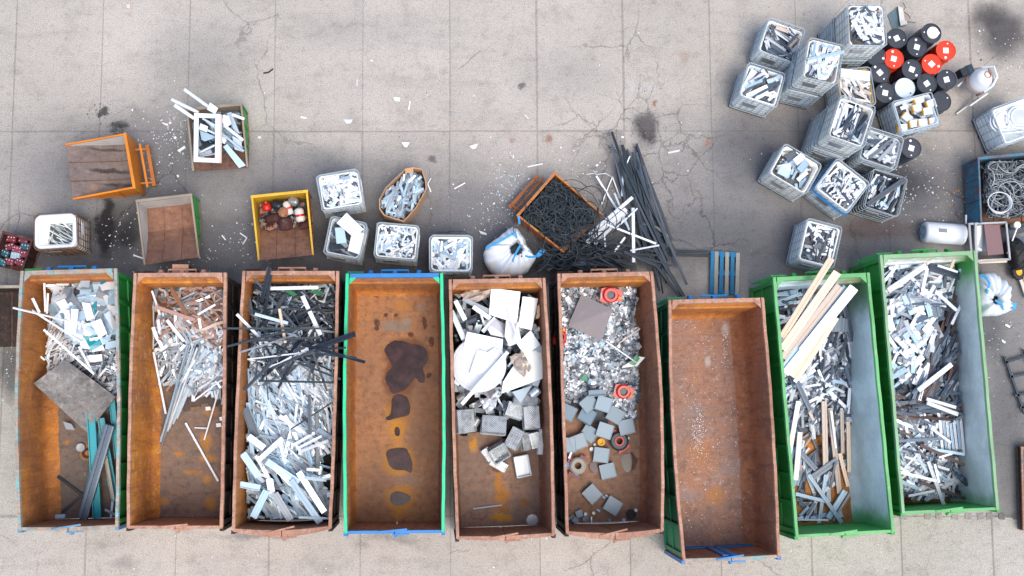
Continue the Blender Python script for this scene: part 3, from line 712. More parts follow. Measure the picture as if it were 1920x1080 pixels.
    MB().tube([b.q(W * .5 - .33, 0, 2.1), b.q(W * .5 - .33, -.1, 2.1), b.q(W * .5 + .33, -.1, 2.1), b.q(W * .5 + .33, 0, 2.1)], .025).build('grab_bar', lm, t)
    for k in range(6):      # ladder rungs at the head's left corner
        MB().beam(b.q(.02, -.06, .4 + k * .33), b.q(.42, -.06, .4 + k * .33), .04, .04).build('rung', outer, t)
    return t
CN = {}
NAMES = ['first', 'second', 'third', 'fourth', 'fifth', 'sixth', 'seventh', 'eighth', 'ninth']
CN[1] = Box3((38, 508), (219, 503), (222, 988), (33, 993), .10, .06, .05)
CN[2] = Box3((250, 512), (425, 511), (418, 990), (237, 990), .04, .02, .0)
CN[3] = Box3((454, 508), (636, 508), (622, 990), (434, 995), .03, .03, .16)
CN[4] = Box3((648, 513), (831, 512), (834, 998), (645, 1000), .05, .04, .0)
CN[5] = Box3((841, 524), (1023, 521), (1041, 1003), (855, 1010), .02, .05, .06)
CN[6] = Box3((1045, 513), (1225, 509), (1245, 995), (1061, 1000), .0, .11, .16)
CN[7] = Box3((1253, 562), (1433, 558), (1464, 1044), (1280, 1052), .09, .05, .03)
CN[8] = Box3((1449, 520), (1631, 511), (1678, 997), (1492, 1007), .0, .0, .0)
CN[9] = Box3((1649, 478), (1831, 470), (1874, 955), (1691, 963), .0, .0, .0)
container(CN[1], 'leftmost long scrap container, rusty orange inside, green outer side, teal beams inside', 'pale_worn_rim', 'pale_worn_rim', 'rust_orange', 'green_paint', 'floor_dark', door_rim='pale_worn_rim', lugs='blue_paint', latch='blue_worn', bevel=.24)
container(CN[2], 'long rusty container with bright orange left wall, second from the left', 'rust_rim', None, 'rust_bright', 'rust_outer', 'floor_tracked', door_rim='rust_rim')
container(CN[3], 'rusty container heaped with black and white window profiles, third from the left', 'rust_rim', None, 'rust_orange', 'rust_outer', 'floor_brown')
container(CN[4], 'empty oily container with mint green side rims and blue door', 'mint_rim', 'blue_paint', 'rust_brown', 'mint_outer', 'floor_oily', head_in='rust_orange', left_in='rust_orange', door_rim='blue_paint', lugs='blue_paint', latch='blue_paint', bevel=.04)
container(CN[5], 'rusty container holding a white round sheet and perforated grey boxes', 'rust_rim', None, 'rust_brown', 'rust_outer', 'floor_stained', head_in='rust_orange', bevel=.06)
container(CN[6], 'rusty container holding silvery foil scrap, grey boxes and red machine housings', 'rust_rim', None, 'rust_brown', 'rust_outer', 'floor_brown', head_in='rust_orange', bevel=.12)
container(CN[7], 'empty brown container with green outer side and blue door frame', 'rust_rim', None, 'rust_brown', 'mint_outer', 'floor_swept', head_in='rust_orange', door_bar='blue_paint', door_rim='pale_worn_rim', lugs='blue_paint', latch='blue_paint', bevel=.26)
container(CN[8], 'green container with pale inner wall and long cream boards leaning out', 'green_rim', None, 'inner_grey_eight', 'green_paint', 'floor_wood', door_in='green_paint', door_rim='green_rim', lugs='green_paint')
container(CN[9], 'rightmost green container, worn rim, filled with white and grey plastic profiles', 'green_rim_worn', 'green_rim_worn', 'inner_grey_nine', 'green_paint', 'floor_wood', door_in='green_paint', door_rim='green_rim', lugs='green_paint')
# rusty hopper box behind the head of the second container
t = thing('lifting_bracket_box', Vector((P(338, 504, 2.06).x, P(338, 504, 2.06).y, 0)), 'brown steel bracket box standing behind the head of the second container', 'steel box')
MB().box((0, 0, 1.0), (.36, .2, 2.0)).build('box_body', 'rust_outer', t); MB().box((0, 0, 2.03), (.38, .22, .06)).build('cap_plate', 'rust_rim', t)
# ---------------------------------------------------------------- tipping skips
def skip_box(label, rim, zb, zl, prof, side_in, outer, floor, rimm, open_edge, name='tipping_skip', seams=True, forks=None):
    """rim: four px corners, back-left, back-right, lip-right, lip-left seen from the back wall (walls at height zb at the back, zl at the lip).
    prof: floor profile from back to lip as (fraction, z)"""
    bl, br, lr, ll = [P(p[0], p[1], z) for p, z in zip(rim, (zb, zb, zl, zl))]
    o = (bl + br + lr + ll) / 4; o.z = 0
    t = thing(name, o, label, 'skip', 'small open tipping skips')
    def q(u, v, z, off=0., offv=0.):
        l = bl.lerp(ll, v); r = br.lerp(lr, v); p = l.lerp(r, u); x = (r - l).normalized(); y = (ll - bl).normalized(); p = p + x * off + y * offv - o; p.z = z; return p
    fz = [(f, z) for f, z in prof]
    def floor_z(v):
        for (a, za), (b_, zb_) in zip(fz, fz[1:]):
            if a <= v <= b_ + 1e-6: return za + (zb_ - za) * (v - a) / max(1e-6, b_ - a)
        return fz[-1][1]
    topz = lambda v: zb + (zl - zb) * v
    n = 3; W = (br - bl).length
    for k in range(n):      # floor plates between the welded seams
        mb = MB(); u0, u1 = k / n, (k + 1) / n; g = .012 / W
        mb.grid([[q(u, v, z + .0) for v, z in fz] for u in (u0 + (g if k else .02), u1 - (g if k < n - 1 else .02))]); mb.build('floor_plate', floor, t)
    mb = MB().grid([[q(u, v, z - .03) for v, z in fz] for u in (0.01, .99)]); mb.build('underside', 'skip_floor_brown', t)
    for sgn, u in ((1, 0.), (-1, 1.)):
        vs = [0, .25, .5, .75, 1]
        MB().grid([[q(u, v, topz(v) - .02, sgn * .045), q(u, v, floor_z(v), sgn * .05)] for v in vs], sgn > 0).build('side_wall', side_in, t)
        MB().grid([[q(u, v, topz(v) - .02, sgn * .035), q(u, v, max(.12, floor_z(v) - .06), sgn * .035)] for v in vs], sgn < 0).build('outer_panel', outer, t)
        mb = MB()
        for a, b_ in zip(vs, vs[1:]): mb.beam(q(u, a, topz(a) - .025, sgn * .03), q(u, b_, topz(b_) - .025, sgn * .03), .045, .05)
        mb.build('top_rail', rimm, t)
        for v in (.3, .62):
            MB().beam(q(u, v, topz(v) - .05, sgn * .02), q(u, v, max(.15, floor_z(v)), sgn * .02), .03, .04).build('rib', outer, t)
    MB().grid([[q(u, 0, zb - .02, 0, .05), q(u, 0, fz[0][1], 0, .055)] for u in (0.02, .33, .66, .98)]).build('back_wall', side_in, t)
    MB().hexa([q(0, 0, .12), q(1, 0, .12), q(1, 0, .12, 0, .04), q(0, 0, .12, 0, .04), q(0, 0, zb - .03), q(1, 0, zb - .03), q(1, 0, zb - .03, 0, .04), q(0, 0, zb - .03, 0, .04)]).build('back_panel', outer, t)
    MB().beam(q(0, 0, zb - .02, 0, .03), q(1, 0, zb - .02, 0, .03), .07, .05).build('back_rail', rimm, t)
    for u in (.25, .7): MB().beam(q(u, .05, .06), q(u, .8, .06), .18, .12).build('fork_pocket', outer, t)
    if forks:
        MB().beam(q(.12, 0, .35, 0, -.32), q(.88, 0, .35, 0, -.32), .09, .12).build('hinge_beam', forks, t)
        MB().beam(q(.1, 0, .45, 0, -.16), q(.9, 0, .45, 0, -.16), .05, .08).build('latch_rod', outer, t)
        for u in (.18, .8): MB().beam(q(u, 0, .5, 0, .0), q(u, 0, .4, 0, -.36), .05, .05).build('bracket', forks, t)
    return t, q
PR = [(0, .22), (.42, .22), (1, .82)]
rust('skip_floor_grey', (.27, .20, .175), (.19, .15, .135), (.34, .19, .10), pale=(.35, .32, .3), pale_amt=.3, streak=(1, 6, 1), blobs=[gb(205, 320, 42, 5, (.015, .015, .018), .9, .5, .4), gb(205, 280, 50, 3, (.02, .018, .018), .8, .6, .4), gb(225, 345, 45, 4, (.02, .018, .018), .8, .6, .5)])
rust('skip_floor_brown', (.30, .15, .10), (.2, .11, .08), (.38, .18, .06), pale=(.35, .3, .27), pale_amt=.3)
solid('white_stained', (.62, .60, .56), .7, 0, .02, .45, (.3, .2, .14), 3)
skip_box('bright orange empty tipping skip lying open to the left', [(254, 353), (236, 249), (122, 269), (137, 375)], 1.15, .75, [(0, .25), (.3, .25), (1, .72)], 'white_stained', 'orange_paint', 'skip_floor_grey', 'orange_paint', 0, forks='orange_dull')
skip_box('green skip full of white tubes and sheets with a white window frame on top', [(348, 203), (454, 193), (466, 313), (360, 320)], 1.1, .9, PR, 'brown_green_rim', 'green_paint', 'skip_floor_brown', 'brown_green_rim', 0)
skip_box('empty green tipping skip with greyish inner walls and rusty brown floor', [(254, 375), (360, 363), (375, 482), (269, 497)], 1.15, .8, PR, 'grey_skip_inner', 'green_paint', 'skip_floor_brown', 'brown_green_rim', 0)
skip_box('small yellow and rusty skip holding old motors and gas canisters', [(470, 367), (577, 356), (589, 478), (483, 489)], 1.1, .8, PR, 'yellow_skip', 'orange_dull', 'skip_floor_brown', 'yellow_skip', 0)
skip_box('rusty orange skip turned askew and stuffed with tangled black cable', [(968, 404), (1040, 322), (1132, 402), (1056, 474)], 1.1, .8, PR, 'rust_orange', 'orange_dull', 'skip_floor_brown', 'rust_orange', 0, forks='orange_dull')
skip_box('flaking blue skip at the right edge filled with grey cable', [(1833, 295), (1990, 280), (1998, 405), (1838, 418)], 1.0, 1.0, [(0, .2), (1, .2)], 'blue_rust', 'blue_rust', 'skip_floor_brown', 'blue_rust', 0)
skip_box('dark rusty box of red car batteries at the left edge', [(5, 433), (63, 448), (43, 508), (-18, 494)], .75, .75, [(0, .12), (1, .12)], 'dark_rust', 'dark_rust', 'dark_rust', 'dark_rust', 0, name='steel_box')
skip_box('low dark container with grey rim behind the left edge of the photo', [(-95, 537), (40, 535), (40, 645), (-95, 648)], 1.2, 1.2, [(0, .25), (1, .25)], 'rust_outer', 'dark_rust', 'rust_outer', 'pale_worn_rim', 0, name='low_container')
skip_box('rusty steel container edge showing at the lower right edge', [(1914, 838), (2080, 836), (2085, 992), (1918, 995)], .35, .35, [(0, .06), (1, .06)], 'blue_rust', 'dark_rust', 'blue_rust', 'rust_rim', 0, name='low_container')

# ---------------------------------------------------------------- cage tanks (cut-open liquid totes)
def rrect(w_, l, r, z, n=3):
    pts = []
    for cx, cy, a0 in ((w_ / 2 - r, l / 2 - r, 0), (-w_ / 2 + r, l / 2 - r, 90), (-w_ / 2 + r, -l / 2 + r, 180), (w_ / 2 - r, -l / 2 + r, 270)):
        for k in range(n + 1):
            a = R(a0 + 90 * k / n); pts.append((cx + r * math.cos(a), cy + r * math.sin(a), z))
    return pts
def cage_tank(px, ztop, label, tank='tank_plastic', wire='wire', lip=None, under=False, inset=.05, dip=.10, seed=0, plates=True, lipw=.038, full=False, belt=None):
    """px: four rim corners of the cage in photo order around; ztop: height of the cage top"""
    H = 1.02; zp = ztop; ztop = ztop - 1.16 if under else ztop
    c = [P(p[0], p[1], zp) for p in px]; o = sum(c, Vector()) / 4
    ex = ((c[1] - c[0]) + (c[2] - c[3])); ey = ((c[0] - c[3]) + (c[1] - c[2]))
    rz = math.atan2(ex.y, ex.x); w_ = max(.9, min(1.3, ex.length / 2)); l = max(.9, min(1.3, ey.length / 2)); z0 = ztop - H - .14
    r = random.Random(seed)
    t = thing('cage_tank', (o.x, o.y, z0), label, 'cage tank', 'caged plastic tank containers', rz)
    # pallet
    MB().box((0, 0, .12), (w_, l, .035)).build('pallet_deck', 'galv', t)
    for y in (-1, 0, 1): MB().box((0, y * (l / 2 - .07), .045), (w_ * .98, .1, .09)).build('pallet_runner', 'near_black' if seed % 2 else 'galv', t)
    b0 = .14
    mb = MB(); zs = [b0 + .02, b0 + .2, b0 + .38, b0 + .56, b0 + .74, b0 + .90, b0 + H]
    wob = lambda p, k: (p[0] + r.uniform(-1, 1) * .012 * k, p[1] + r.uniform(-1, 1) * .012 * k, p[2])
    for i, z in enumerate(zs):
        mb.tube([wob(p, 1 if i == len(zs) - 1 else .3) for p in rrect(w_, l, .09, z)], .012 if i < 6 else .016, 4, True)
    nx, ny = 6, 5
    for k in range(nx):
        x = -w_ / 2 + .1 + (w_ - .2) * k / (nx - 1)
        for s_ in (-1, 1): mb.tube([(x, s_ * (l / 2), b0), (x, s_ * (l / 2), b0 + H)], .011, 4)
    for k in range(ny):
        y = -l / 2 + .1 + (l - .2) * k / (ny - 1)
        for s_ in (-1, 1): mb.tube([(s_ * (w_ / 2), y, b0), (s_ * (w_ / 2), y, b0 + H)], .011, 4)
    mb.build('cage', wire, t)
    # tank with cut rim: outer skin, lip, inner skin, bottom
    def ring(ins, z, rr=.1, wav=0):
        pts = rrect(w_ - 2 * ins, l - 2 * ins, rr, z, 4); ph = r.uniform(0, 6)
        return [(p[0], p[1], p[2] + wav * math.sin(i * 1.1 + ph)) for i, p in enumerate(pts)]
    if under:      # closed lower tank of a stack
        a = ring(.03, b0 + .03); b_ = ring(.03, b0 + H - .08); e = ring(.1, b0 + H - .03)
        mb = MB(); n = len(a)
        mb.add(a + b_ + e, [(i, (i + 1) % n, n + (i + 1) % n, n + i) for i in range(n)] + [(n + i, n + (i + 1) % n, 2 * n + (i + 1) % n, 2 * n + i) for i in range(n)] + [tuple(range(2 * n, 3 * n))])
        mb.build('tank', tank, t)
    else:
        zt = b0 + H - dip; ph = r.uniform(0, 6)
        wv = [.03 * math.sin(i * .9 + ph) + r.uniform(-.008, .008) for i in range(20)]
        def rg2(ins, z, rr): return [(p[0] , p[1], p[2] + (wv[i] if z > .9 else 0)) for i, p in enumerate(rrect(w_ - 2 * ins, l - 2 * ins, rr, z, 4))]
        A = rg2(.028, b0 + .03, .1); B = rg2(.028, zt - .03, .1); C = rg2(.028 + lipw * .4, zt, .1); D = rg2(.03 + lipw, zt - .02, .09); E = rg2(.04 + lipw, b0 + .05, .08)
        n = len(A); mb = MB(); vs = A + B + C + D + E; fs = []
        for k in range(4): fs += [(k * n + i, k * n + (i + 1) % n, (k + 1) * n + (i + 1) % n, (k + 1) * n + i) for i in range(n)]
        fs.append(tuple(4 * n + i for i in range(n)))
        mb.add(vs, fs); mb.smooth = True; tk = mb.build('tank', tank, t)
        if lip: 
            mb = MB(); mb.tube([(p[0], p[1], p[2] + .01) for p in C], lipw * .55, 5, True); mb.smooth = True; mb.build('folded_rim', lip, t)
    if plates:
        MB().box((-.12, -l / 2 - .018, b0 + .6), (.34, .012, .26)).build('data_plate', 'galv', t)
        MB().box((w_ / 2 + .018, .1, b0 + .62), (.012, .3, .2)).build('data_plate', 'sticker', t)
    if belt:
        mb = MB(); 
        mb.tube([(p[0] * 1.03, p[1] * 1.03, p[2]) for p in rrect(w_, l, .09, b0 + .78)], .03, 4, True); mb.build('belt', belt, t)
    # pile frame inside
    M3 = Matrix.Rotation(rz, 3, 'Z'); ins = .075
    poly = []
    for x, y in ((-w_ / 2 + ins, -l / 2 + ins), (w_ / 2 - ins, -l / 2 + ins), (w_ / 2 - ins, l / 2 - ins), (-w_ / 2 + ins, l / 2 - ins)):
        q = M3 @ Vector((x, y, 0)); poly.append((q.x + o.x, q.y + o.y))
    return t, poly, rz, z0, px
def fill_tank(T, frac, specs, phrase, core='pile_core'):
    """frac: fill height as a share of the tank; specs: list of drop argument dicts"""
    t, poly, rz, z0, px = T
    zf = z0 + .2; zt = z0 + .2 + min(.97, frac + (.1 if frac > .5 else 0)) * .9
    c = np.mean([p for p in px], axis=0); pl = Pile(poly, zf, []); 
    pl.h[:] = zt; pl.base = pl.h.copy()
    pl.core(core, 'packed_scrap', 'packed scrap filling the ' + phrase)
    q = [tuple(c + (np.array(p) - c) * .92) for p in px]
    for sp in specs:
        sp = dict(sp); a = sp.pop('rel', None)
        if a is not None: sp['ang'] = (math.degrees(rz) + a, sp.pop('sp', 12))
        n = sp.pop('n'); nb = sp.pop('nb', n)
        base = dict(L=(.3, .8), W=(.04, .09), T=(.02, .04), ang=None, mats=[('white_plastic', 1)], kinds=('flat',), tilt=.25); base.update(sp)
        nm = base.pop('name', 'profile_offcut'); ct = base.pop('cat', 'offcut')
        pl.drop(q, zt, nb, ind=False, **base)
    pl.flush('offcut_heap', 'loose offcuts under the top layer in the ' + phrase)
    for sp in specs:
        sp = dict(sp); a = sp.pop('rel', None)
        if a is not None: sp['ang'] = (math.degrees(rz) + a, sp.pop('sp', 12))
        n = sp.pop('n'); sp.pop('nb', 0)
        base = dict(L=(.3, .8), W=(.04, .09), T=(.02, .04), ang=None, mats=[('white_plastic', 1)], kinds=('flat',), tilt=.2); base.update(sp)
        nm = base.pop('name', 'profile_offcut'); ct = base.pop('cat', 'offcut')
        pl.drop(q, zt, n, ind=True, name=nm, cat=ct, phrase='in the ' + phrase, **base)
WH, LB, GY, DK, BK = 'white_plastic', 'light_blue_grey', 'mid_grey', 'dark_grey', 'near_black'
wmix = [(WH, 5), (LB, 2), (GY, 1)]
ZT = 1.16; Z2 = 2.32
T = cage_tank([(65, 403), (143, 399), (147, 464), (63, 469)], ZT, 'white cage tank with rusty wires and thin grey pipes, by the left edge', 'tank_cream', 'rusty_wire', lip='bag_white', inset=.05, seed=1, dip=.02, lipw=.1)
fill_tank(T, .35, [dict(n=22, nb=20, L=(.5, .8), W=(.018, .03), T=(.015, .02), ang=(-32, 14), mats=[('pale_steel', 3), (GY, 2), ('white_metal', 1)], kinds=('pipe',), name='thin_pipe', cat='pipe')], 'white rusty-wired cage tank at far left')
T = cage_tank([(593, 329), (670, 317), (683, 383), (604, 396)], ZT, 'neat cage tank of white blocks, upper left of the group beside the yellow skip', seed=2, dip=.03)
fill_tank(T, .93, [dict(n=34, nb=70, L=(.2, .42), W=(.05, .09), T=(.03, .05), mats=[(WH, 6), (LB, 2)], kinds=('flat', 'groove')), dict(n=8, nb=5, L=(.3, .42), W=(.07, .1), rel=0, sp=6, mats=[(WH, 4), (LB, 1)], kinds=('groove',))], 'upper left cage tank beside the yellow skip')
T = cage_tank([(622, 405), (690, 418), (672, 487), (604, 474)], ZT, 'dark-lined cage tank with large pale sheets sticking out of its top', 'tank_grey', seed=3, dip=.05)
fill_tank(T, .75, [dict(n=8, nb=8, L=(.5, .8), W=(.1, .22), T=(.01, .02), mats=[(DK, 4), (BK, 2), (GY, 1)], kinds=('channel', 'flat'))], 'dark-lined cage tank below the white blocks')
T = cage_tank([(709, 417), (787, 425), (780, 488), (699, 481)], ZT, 'cage tank brim-full of short white sticks, between dark tank and small one', seed=4, dip=.03)
fill_tank(T, .9, [dict(n=44, nb=90, L=(.16, .4), W=(.035, .06), T=(.025, .04), mats=[(WH, 5), (LB, 3)], kinds=('flat',))], 'middle cage tank of short white sticks')
T = cage_tank([(804, 441), (883, 442), (888, 510), (808, 510)], ZT, 'cage tank of short white offcuts left of the big white bag', seed=5, dip=.03)
fill_tank(T, .8, [dict(n=36, nb=60, L=(.2, .42), W=(.05, .09), T=(.03, .04), mats=[(WH, 5), (LB, 3)], kinds=('flat', 'groove'))], 'cage tank left of the big white bag')
T = cage_tank([(1444, 31), (1512, 57), (1490, 118), (1421, 95)], ZT, 'cage tank of long white and dark profiles, topmost on the left of the cluster', 'tank_plastic', seed=6)
fill_tank(T, .85, [dict(n=12, nb=12, L=(.7, .95), W=(.06, .12), T=(.04, .05), ang=(-33, 8), mats=[(WH, 4), (DK, 4), ('beige', 1)], kinds=('groove', 'channel', 'flat'), name='profile_length')], 'upper left cage tank of the tank cluster')
U = cage_tank([(1591, 7), (1661, 9), (1660, 86), (1589, 85)], Z2, 'lower closed cage tank beneath the uppermost white tank of the cluster', 'tank_grey', under=True, seed=7)
T = cage_tank([(1591, 7), (1661, 9), (1662, 86), (1590, 85)], Z2, 'topmost cream cage tank stacked high with white profiles, next to the drums', 'tank_cream', seed=8, lip='tank_cream')
fill_tank(T, .85, [dict(n=18, nb=20, L=(.5, .9), W=(.06, .12), T=(.03, .05), ang=(-50, 14), mats=[(WH, 6), (GY, 1), (DK, 1)], kinds=('groove', 'flat'), name='profile_length'), dict(n=10, nb=10, L=(.3, .6), mats=[(WH, 2), (DK, 3)])], 'topmost stacked cage tank by the drums')
for nm in (1,):
    U = cage_tank([(1519, 71), (1585, 88), (1566, 160), (1500, 145)], Z2, 'lower closed cage tank carrying a full tank, left of the yellow-rimmed tank', 'tank_plastic', under=True, seed=9)
T = cage_tank([(1521, 70), (1586, 86), (1566, 158), (1501, 143)], Z2, 'stacked cage tank of white planks overlapping the tallest tank', 'tank_cream', seed=10, lip='tank_cream')
fill_tank(T, .88, [dict(n=14, nb=16, L=(.4, .9), W=(.06, .1), T=(.03, .05), rel=88, sp=10, mats=[(WH, 5), (LB, 2), (GY, 1)], kinds=('groove', 'flat'), name='profile_length'), dict(n=12, nb=12, L=(.3, .5), W=(.06, .09), ang=(15, 15), mats=[(LB, 2), (WH, 2), (DK, 2)])], 'second stacked cage tank of the cluster')
T = cage_tank([(1407, 116), (1475, 140), (1454, 200), (1383, 180)], ZT, 'leftmost cage tank of the cluster, with a big white sheet standing in it', 'tank_plastic', seed=11, dip=.04)
fill_tank(T, .85, [dict(n=14, nb=16, L=(.4, .8), W=(.05, .1), T=(.03, .04), ang=(28, 12), mats=[('brown', 1), (DK, 2), (WH, 3), (LB, 3)], kinds=('groove', 'flat'), name='profile_length')], 'leftmost cage tank of the cluster')
T = cage_tank([(1570, 132), (1634, 125), (1641, 196), (1576, 202)], ZT, 'cage tank with yellow foam rim and long white panel across its top', 'tank_plastic', lip='foam_yellow', seed=12)
fill_tank(T, .85, [dict(n=30, nb=30, L=(.25, .55), W=(.04, .08), ang=(-45, 30), mats=[(WH, 5), ('beige', 2), (GY, 2)])], 'yellow-rimmed cage tank')
U = cage_tank([(1588, 184), (1649, 209), (1610, 275), (1539, 251)], Z2, 'lower closed cage tank in the middle of the cluster', 'tank_grey', under=True, seed=13)
T = cage_tank([(1590, 183), (1650, 207), (1612, 273), (1540, 250)], Z2, 'central stacked cage tank with long white and black profiles', 'tank_cream', seed=14, lip='tank_cream')
fill_tank(T, .82, [dict(n=12, nb=12, L=(.7, .9), W=(.05, .09), T=(.03, .05), rel=82, sp=8, mats=[(WH, 5), (LB, 2)], kinds=('groove',), name='profile_length'), dict(n=8, nb=6, L=(.6, .9), W=(.05, .09), rel=75, sp=8, mats=[(DK, 3), (BK, 2)], kinds=('groove',), name='profile_length')], 'central stacked cage tank')
T = cage_tank([(1674, 190), (1747, 173), (1764, 232), (1689, 251)], ZT, 'cage tank of white boxes with foam edges in front of the black drums', 'tank_grey', seed=15, dip=.02)
TBOX = T
fill_tank(T, .6, [dict(n=12, nb=12, L=(.3, .5), W=(.05, .1), mats=[(WH, 3), (LB, 2), (DK, 1)])], 'cage tank of white boxes below the drums')
T = cage_tank([(1632, 243), (1695, 261), (1681, 317), (1607, 291)], ZT, 'grey cage tank with crossed long profiles, beside the lone black drum', 'tank_grey', seed=16)
fill_tank(T, .85, [dict(n=12, nb=14, L=(.5, .9), W=(.05, .09), rel=0, sp=18, mats=[(DK, 4), (WH, 3), (LB, 2)], kinds=('groove', 'flat'), name='profile_length'), dict(n=5, nb=5, L=(.7, .95), W=(.07, .08), ang=(38, 8), mats=[(WH, 1), (GY, 1)], name='profile_length')], 'grey cage tank beside the lone drum')
T = cage_tank([(1476, 271), (1542, 308), (1510, 366), (1438, 322)], ZT, 'cage tank with grey boxes and torn wavy rim, lower left of cluster', 'tank_cream', seed=17, dip=.06)
TB2 = T
fill_tank(T, .6, [dict(n=14, nb=14, L=(.2, .4), W=(.05, .12), mats=[(WH, 3), (LB, 3), (DK, 1), ('beige', 1)])], 'torn-rim cage tank lower left of the cluster')
T = cage_tank([(1576, 298), (1630, 344), (1592, 400), (1523, 350)], ZT, 'cage tank with a blue belt round its side and white sticks', 'tank_plastic', seed=18, belt='blue_paint', dip=.05)
fill_tank(T, .85, [dict(n=34, nb=50, L=(.25, .5), W=(.03, .06), T=(.02, .03), ang=(40, 35), mats=[(WH, 6), (LB, 1)]), dict(n=5, nb=3, L=(.7, .9), W=(.05, .07), ang=(-70, 8), mats=[(DK, 1)], kinds=('groove',))], 'blue-belted cage tank')
T = cage_tank([(1637, 316), (1701, 333), (1685, 408), (1622, 386)], ZT, 'black-lined cage tank of long dark and white profiles, bottom right of cluster', 'tank_black', seed=19)
fill_tank(T, .75, [dict(n=14, nb=12, L=(.6, .9), W=(.06, .1), T=(.04, .05), ang=(55, 12), mats=[(DK, 4), (BK, 2), (LB, 2)], kinds=('groove',), name='profile_length'), dict(n=20, nb=16, L=(.2, .4), W=(.04, .06), ang=(58, 14), mats=[(WH, 5), (LB, 2), ('beige', 1)])], 'black-lined cage tank')
T = cage_tank([(1519, 410), (1580, 427), (1561, 504), (1491, 486)], ZT, 'separate cage tank of grey and white offcuts behind the eighth container', 'tank_plastic', seed=20, dip=.04)
fill_tank(T, .82, [dict(n=34, nb=34, L=(.18, .4), W=(.06, .09), T=(.03, .04), mats=[(DK, 6), (WH, 3)]), dict(n=7, nb=4, L=(.7, .9), W=(.05, .09), ang=(73, 5), mats=[(WH, 3), (DK, 2)], kinds=('groove',), name='profile_length')], 'separate cage tank behind the eighth container')
T = cage_tank([(1858, 205), (1930, 178), (1960, 245), (1886, 272)], ZT, 'cage tank holding coiled white hoses at the right edge', 'tank_plastic', seed=21, dip=.03)
THOSE = T

# ---------------------------------------------------------------- drums
def drum(px, py, mat, label, h=.89, sticker=True, cone=False):
    p = P(px, py, h); p.z = 0; r = .272
    t = thing('oil_drum', p, label, 'drum', 'steel drums standing together')
    mb = MB().lathe((0, 0, 0), [(r, 0), (r + .006, .02), (r, .04), (r, .28), (r + .014, .3), (r, .32), (r, .56), (r + .014, .58), (r, .60), (r, h - .03), (r + .008, h - .015), (r + .006, h), (r - .012, h), (r - .016, h - .014), (0.001, h - .010)], 28); mb.smooth = False
    mb.build('drum_body', mat, t)
    a = rnd.uniform(0, 6)
    for k, rr_ in ((0, .034), (math.pi * .95, .02)):
        MB().lathe((math.cos(a + k) * .2, math.sin(a + k) * .2, h - .012), [(rr_, 0), (rr_, .016), (.001, .018)], 10).build('bung_cap', 'sticker' if rnd.random() < .8 else 'near_black', t)
    if sticker:
        q = MB().box((0, 0, h - .006), (.15, .15, .005), Matrix.Rotation(a * 1.7, 3, 'Z')).build('paper_label', 'sticker', t)
        mb = MB()
        for k in range(4): mb.box((0, 0, 0), (.1 - .02 * (k % 2), .008, .002), None)
        MBb = MB(); m3 = Matrix.Rotation(a * 1.7, 3, 'Z')
        for k in range(3): 
            c = m3 @ Vector((0, -.045 + k * .03, 0)); MBb.box((c.x, c.y, h - .0025), (.09 - .03 * (k % 2), .007, .001), m3)
        MBb.build('label_print', 'ink', q)
    if cone:
        MB().lathe((0.02, 0, h), [(.16, 0), (.16, .05), (.12, .06), (.08, .05), (.07, .02), (.001, .02)], 20).build('ring', 'tank_cream', t)
    return t
BD = 'drum_black'
drum(1681.6, 71.5, BD, 'black drum with white label, upper left of the drum group, beside the tall tank')
drum(1746.6, 62, BD, 'uppermost black drum with a pale ring on its lid', cone=True, sticker=False, h=1.0)
drum(1719.4, 88, BD, 'black drum between the ringed drum and the leftmost red drum')
drum(1773.8, 94.5, 'drum_red', 'rightmost red drum on the edge of the group')
drum(1676, 110, 'drum_red', 'leftmost red drum next to the tall tank stack')
drum(1747, 120, 'drum_red', 'middle red drum touching the rightmost red one')
drum(1710, 130, BD, 'black drum between two red drums and the white drum')
drum(1650, 136, BD, 'black drum beside the yellow-rimmed cage tank, left of a red drum')
drum(1738, 156.5, BD, 'black drum right of the white drum, below the middle red drum')
drum(1775, 149, BD, 'rightmost black drum with white label, below the red pair')
drum(1697, 165, 'drum_white', 'the only pale blue-white drum', sticker=False)
drum(1660, 174, BD, 'black drum left of the white drum, nearest the central stack')
drum(1765, 190, BD, 'black drum without label beside the cage tank of white boxes', sticker=False)
drum(1643, 105, BD, 'black drum half hidden under the tallest cage tank', sticker=False)
drum(1709, 277.5, BD, 'lone black drum below the group beside the grey cage tank')
# ---------------------------------------------------------------- single things in the yard
def sheet_on(name, pts, z, th, mat, label, cat, parent=None): return plate(name, pts, z, th, mat, label, cat, parent=parent)
# sheets in the dark-lined tank
sheet_on('metal_sheet', [(650, 399), (682, 430), (664, 446), (631, 418)], [1.35, 1.3, 1.3, 1.32], .01, 'white_metal', 'white folded sheet leaning out of the dark-lined cage tank, uppermost', 'sheet')
sheet_on('metal_sheet', [(628, 427), (645, 426), (650, 455), (631, 457)], 1.18, .01, 'light_blue_grey', 'pale blue sheet at the left inside the dark-lined cage tank', 'sheet')
sheet_on('metal_sheet', [(661, 430), (684, 438), (676, 478), (652, 470)], [1.22, 1.15, 1.1, 1.2], .012, 'white_metal', 'pale folded sheet at the right inside the dark-lined cage tank', 'sheet')
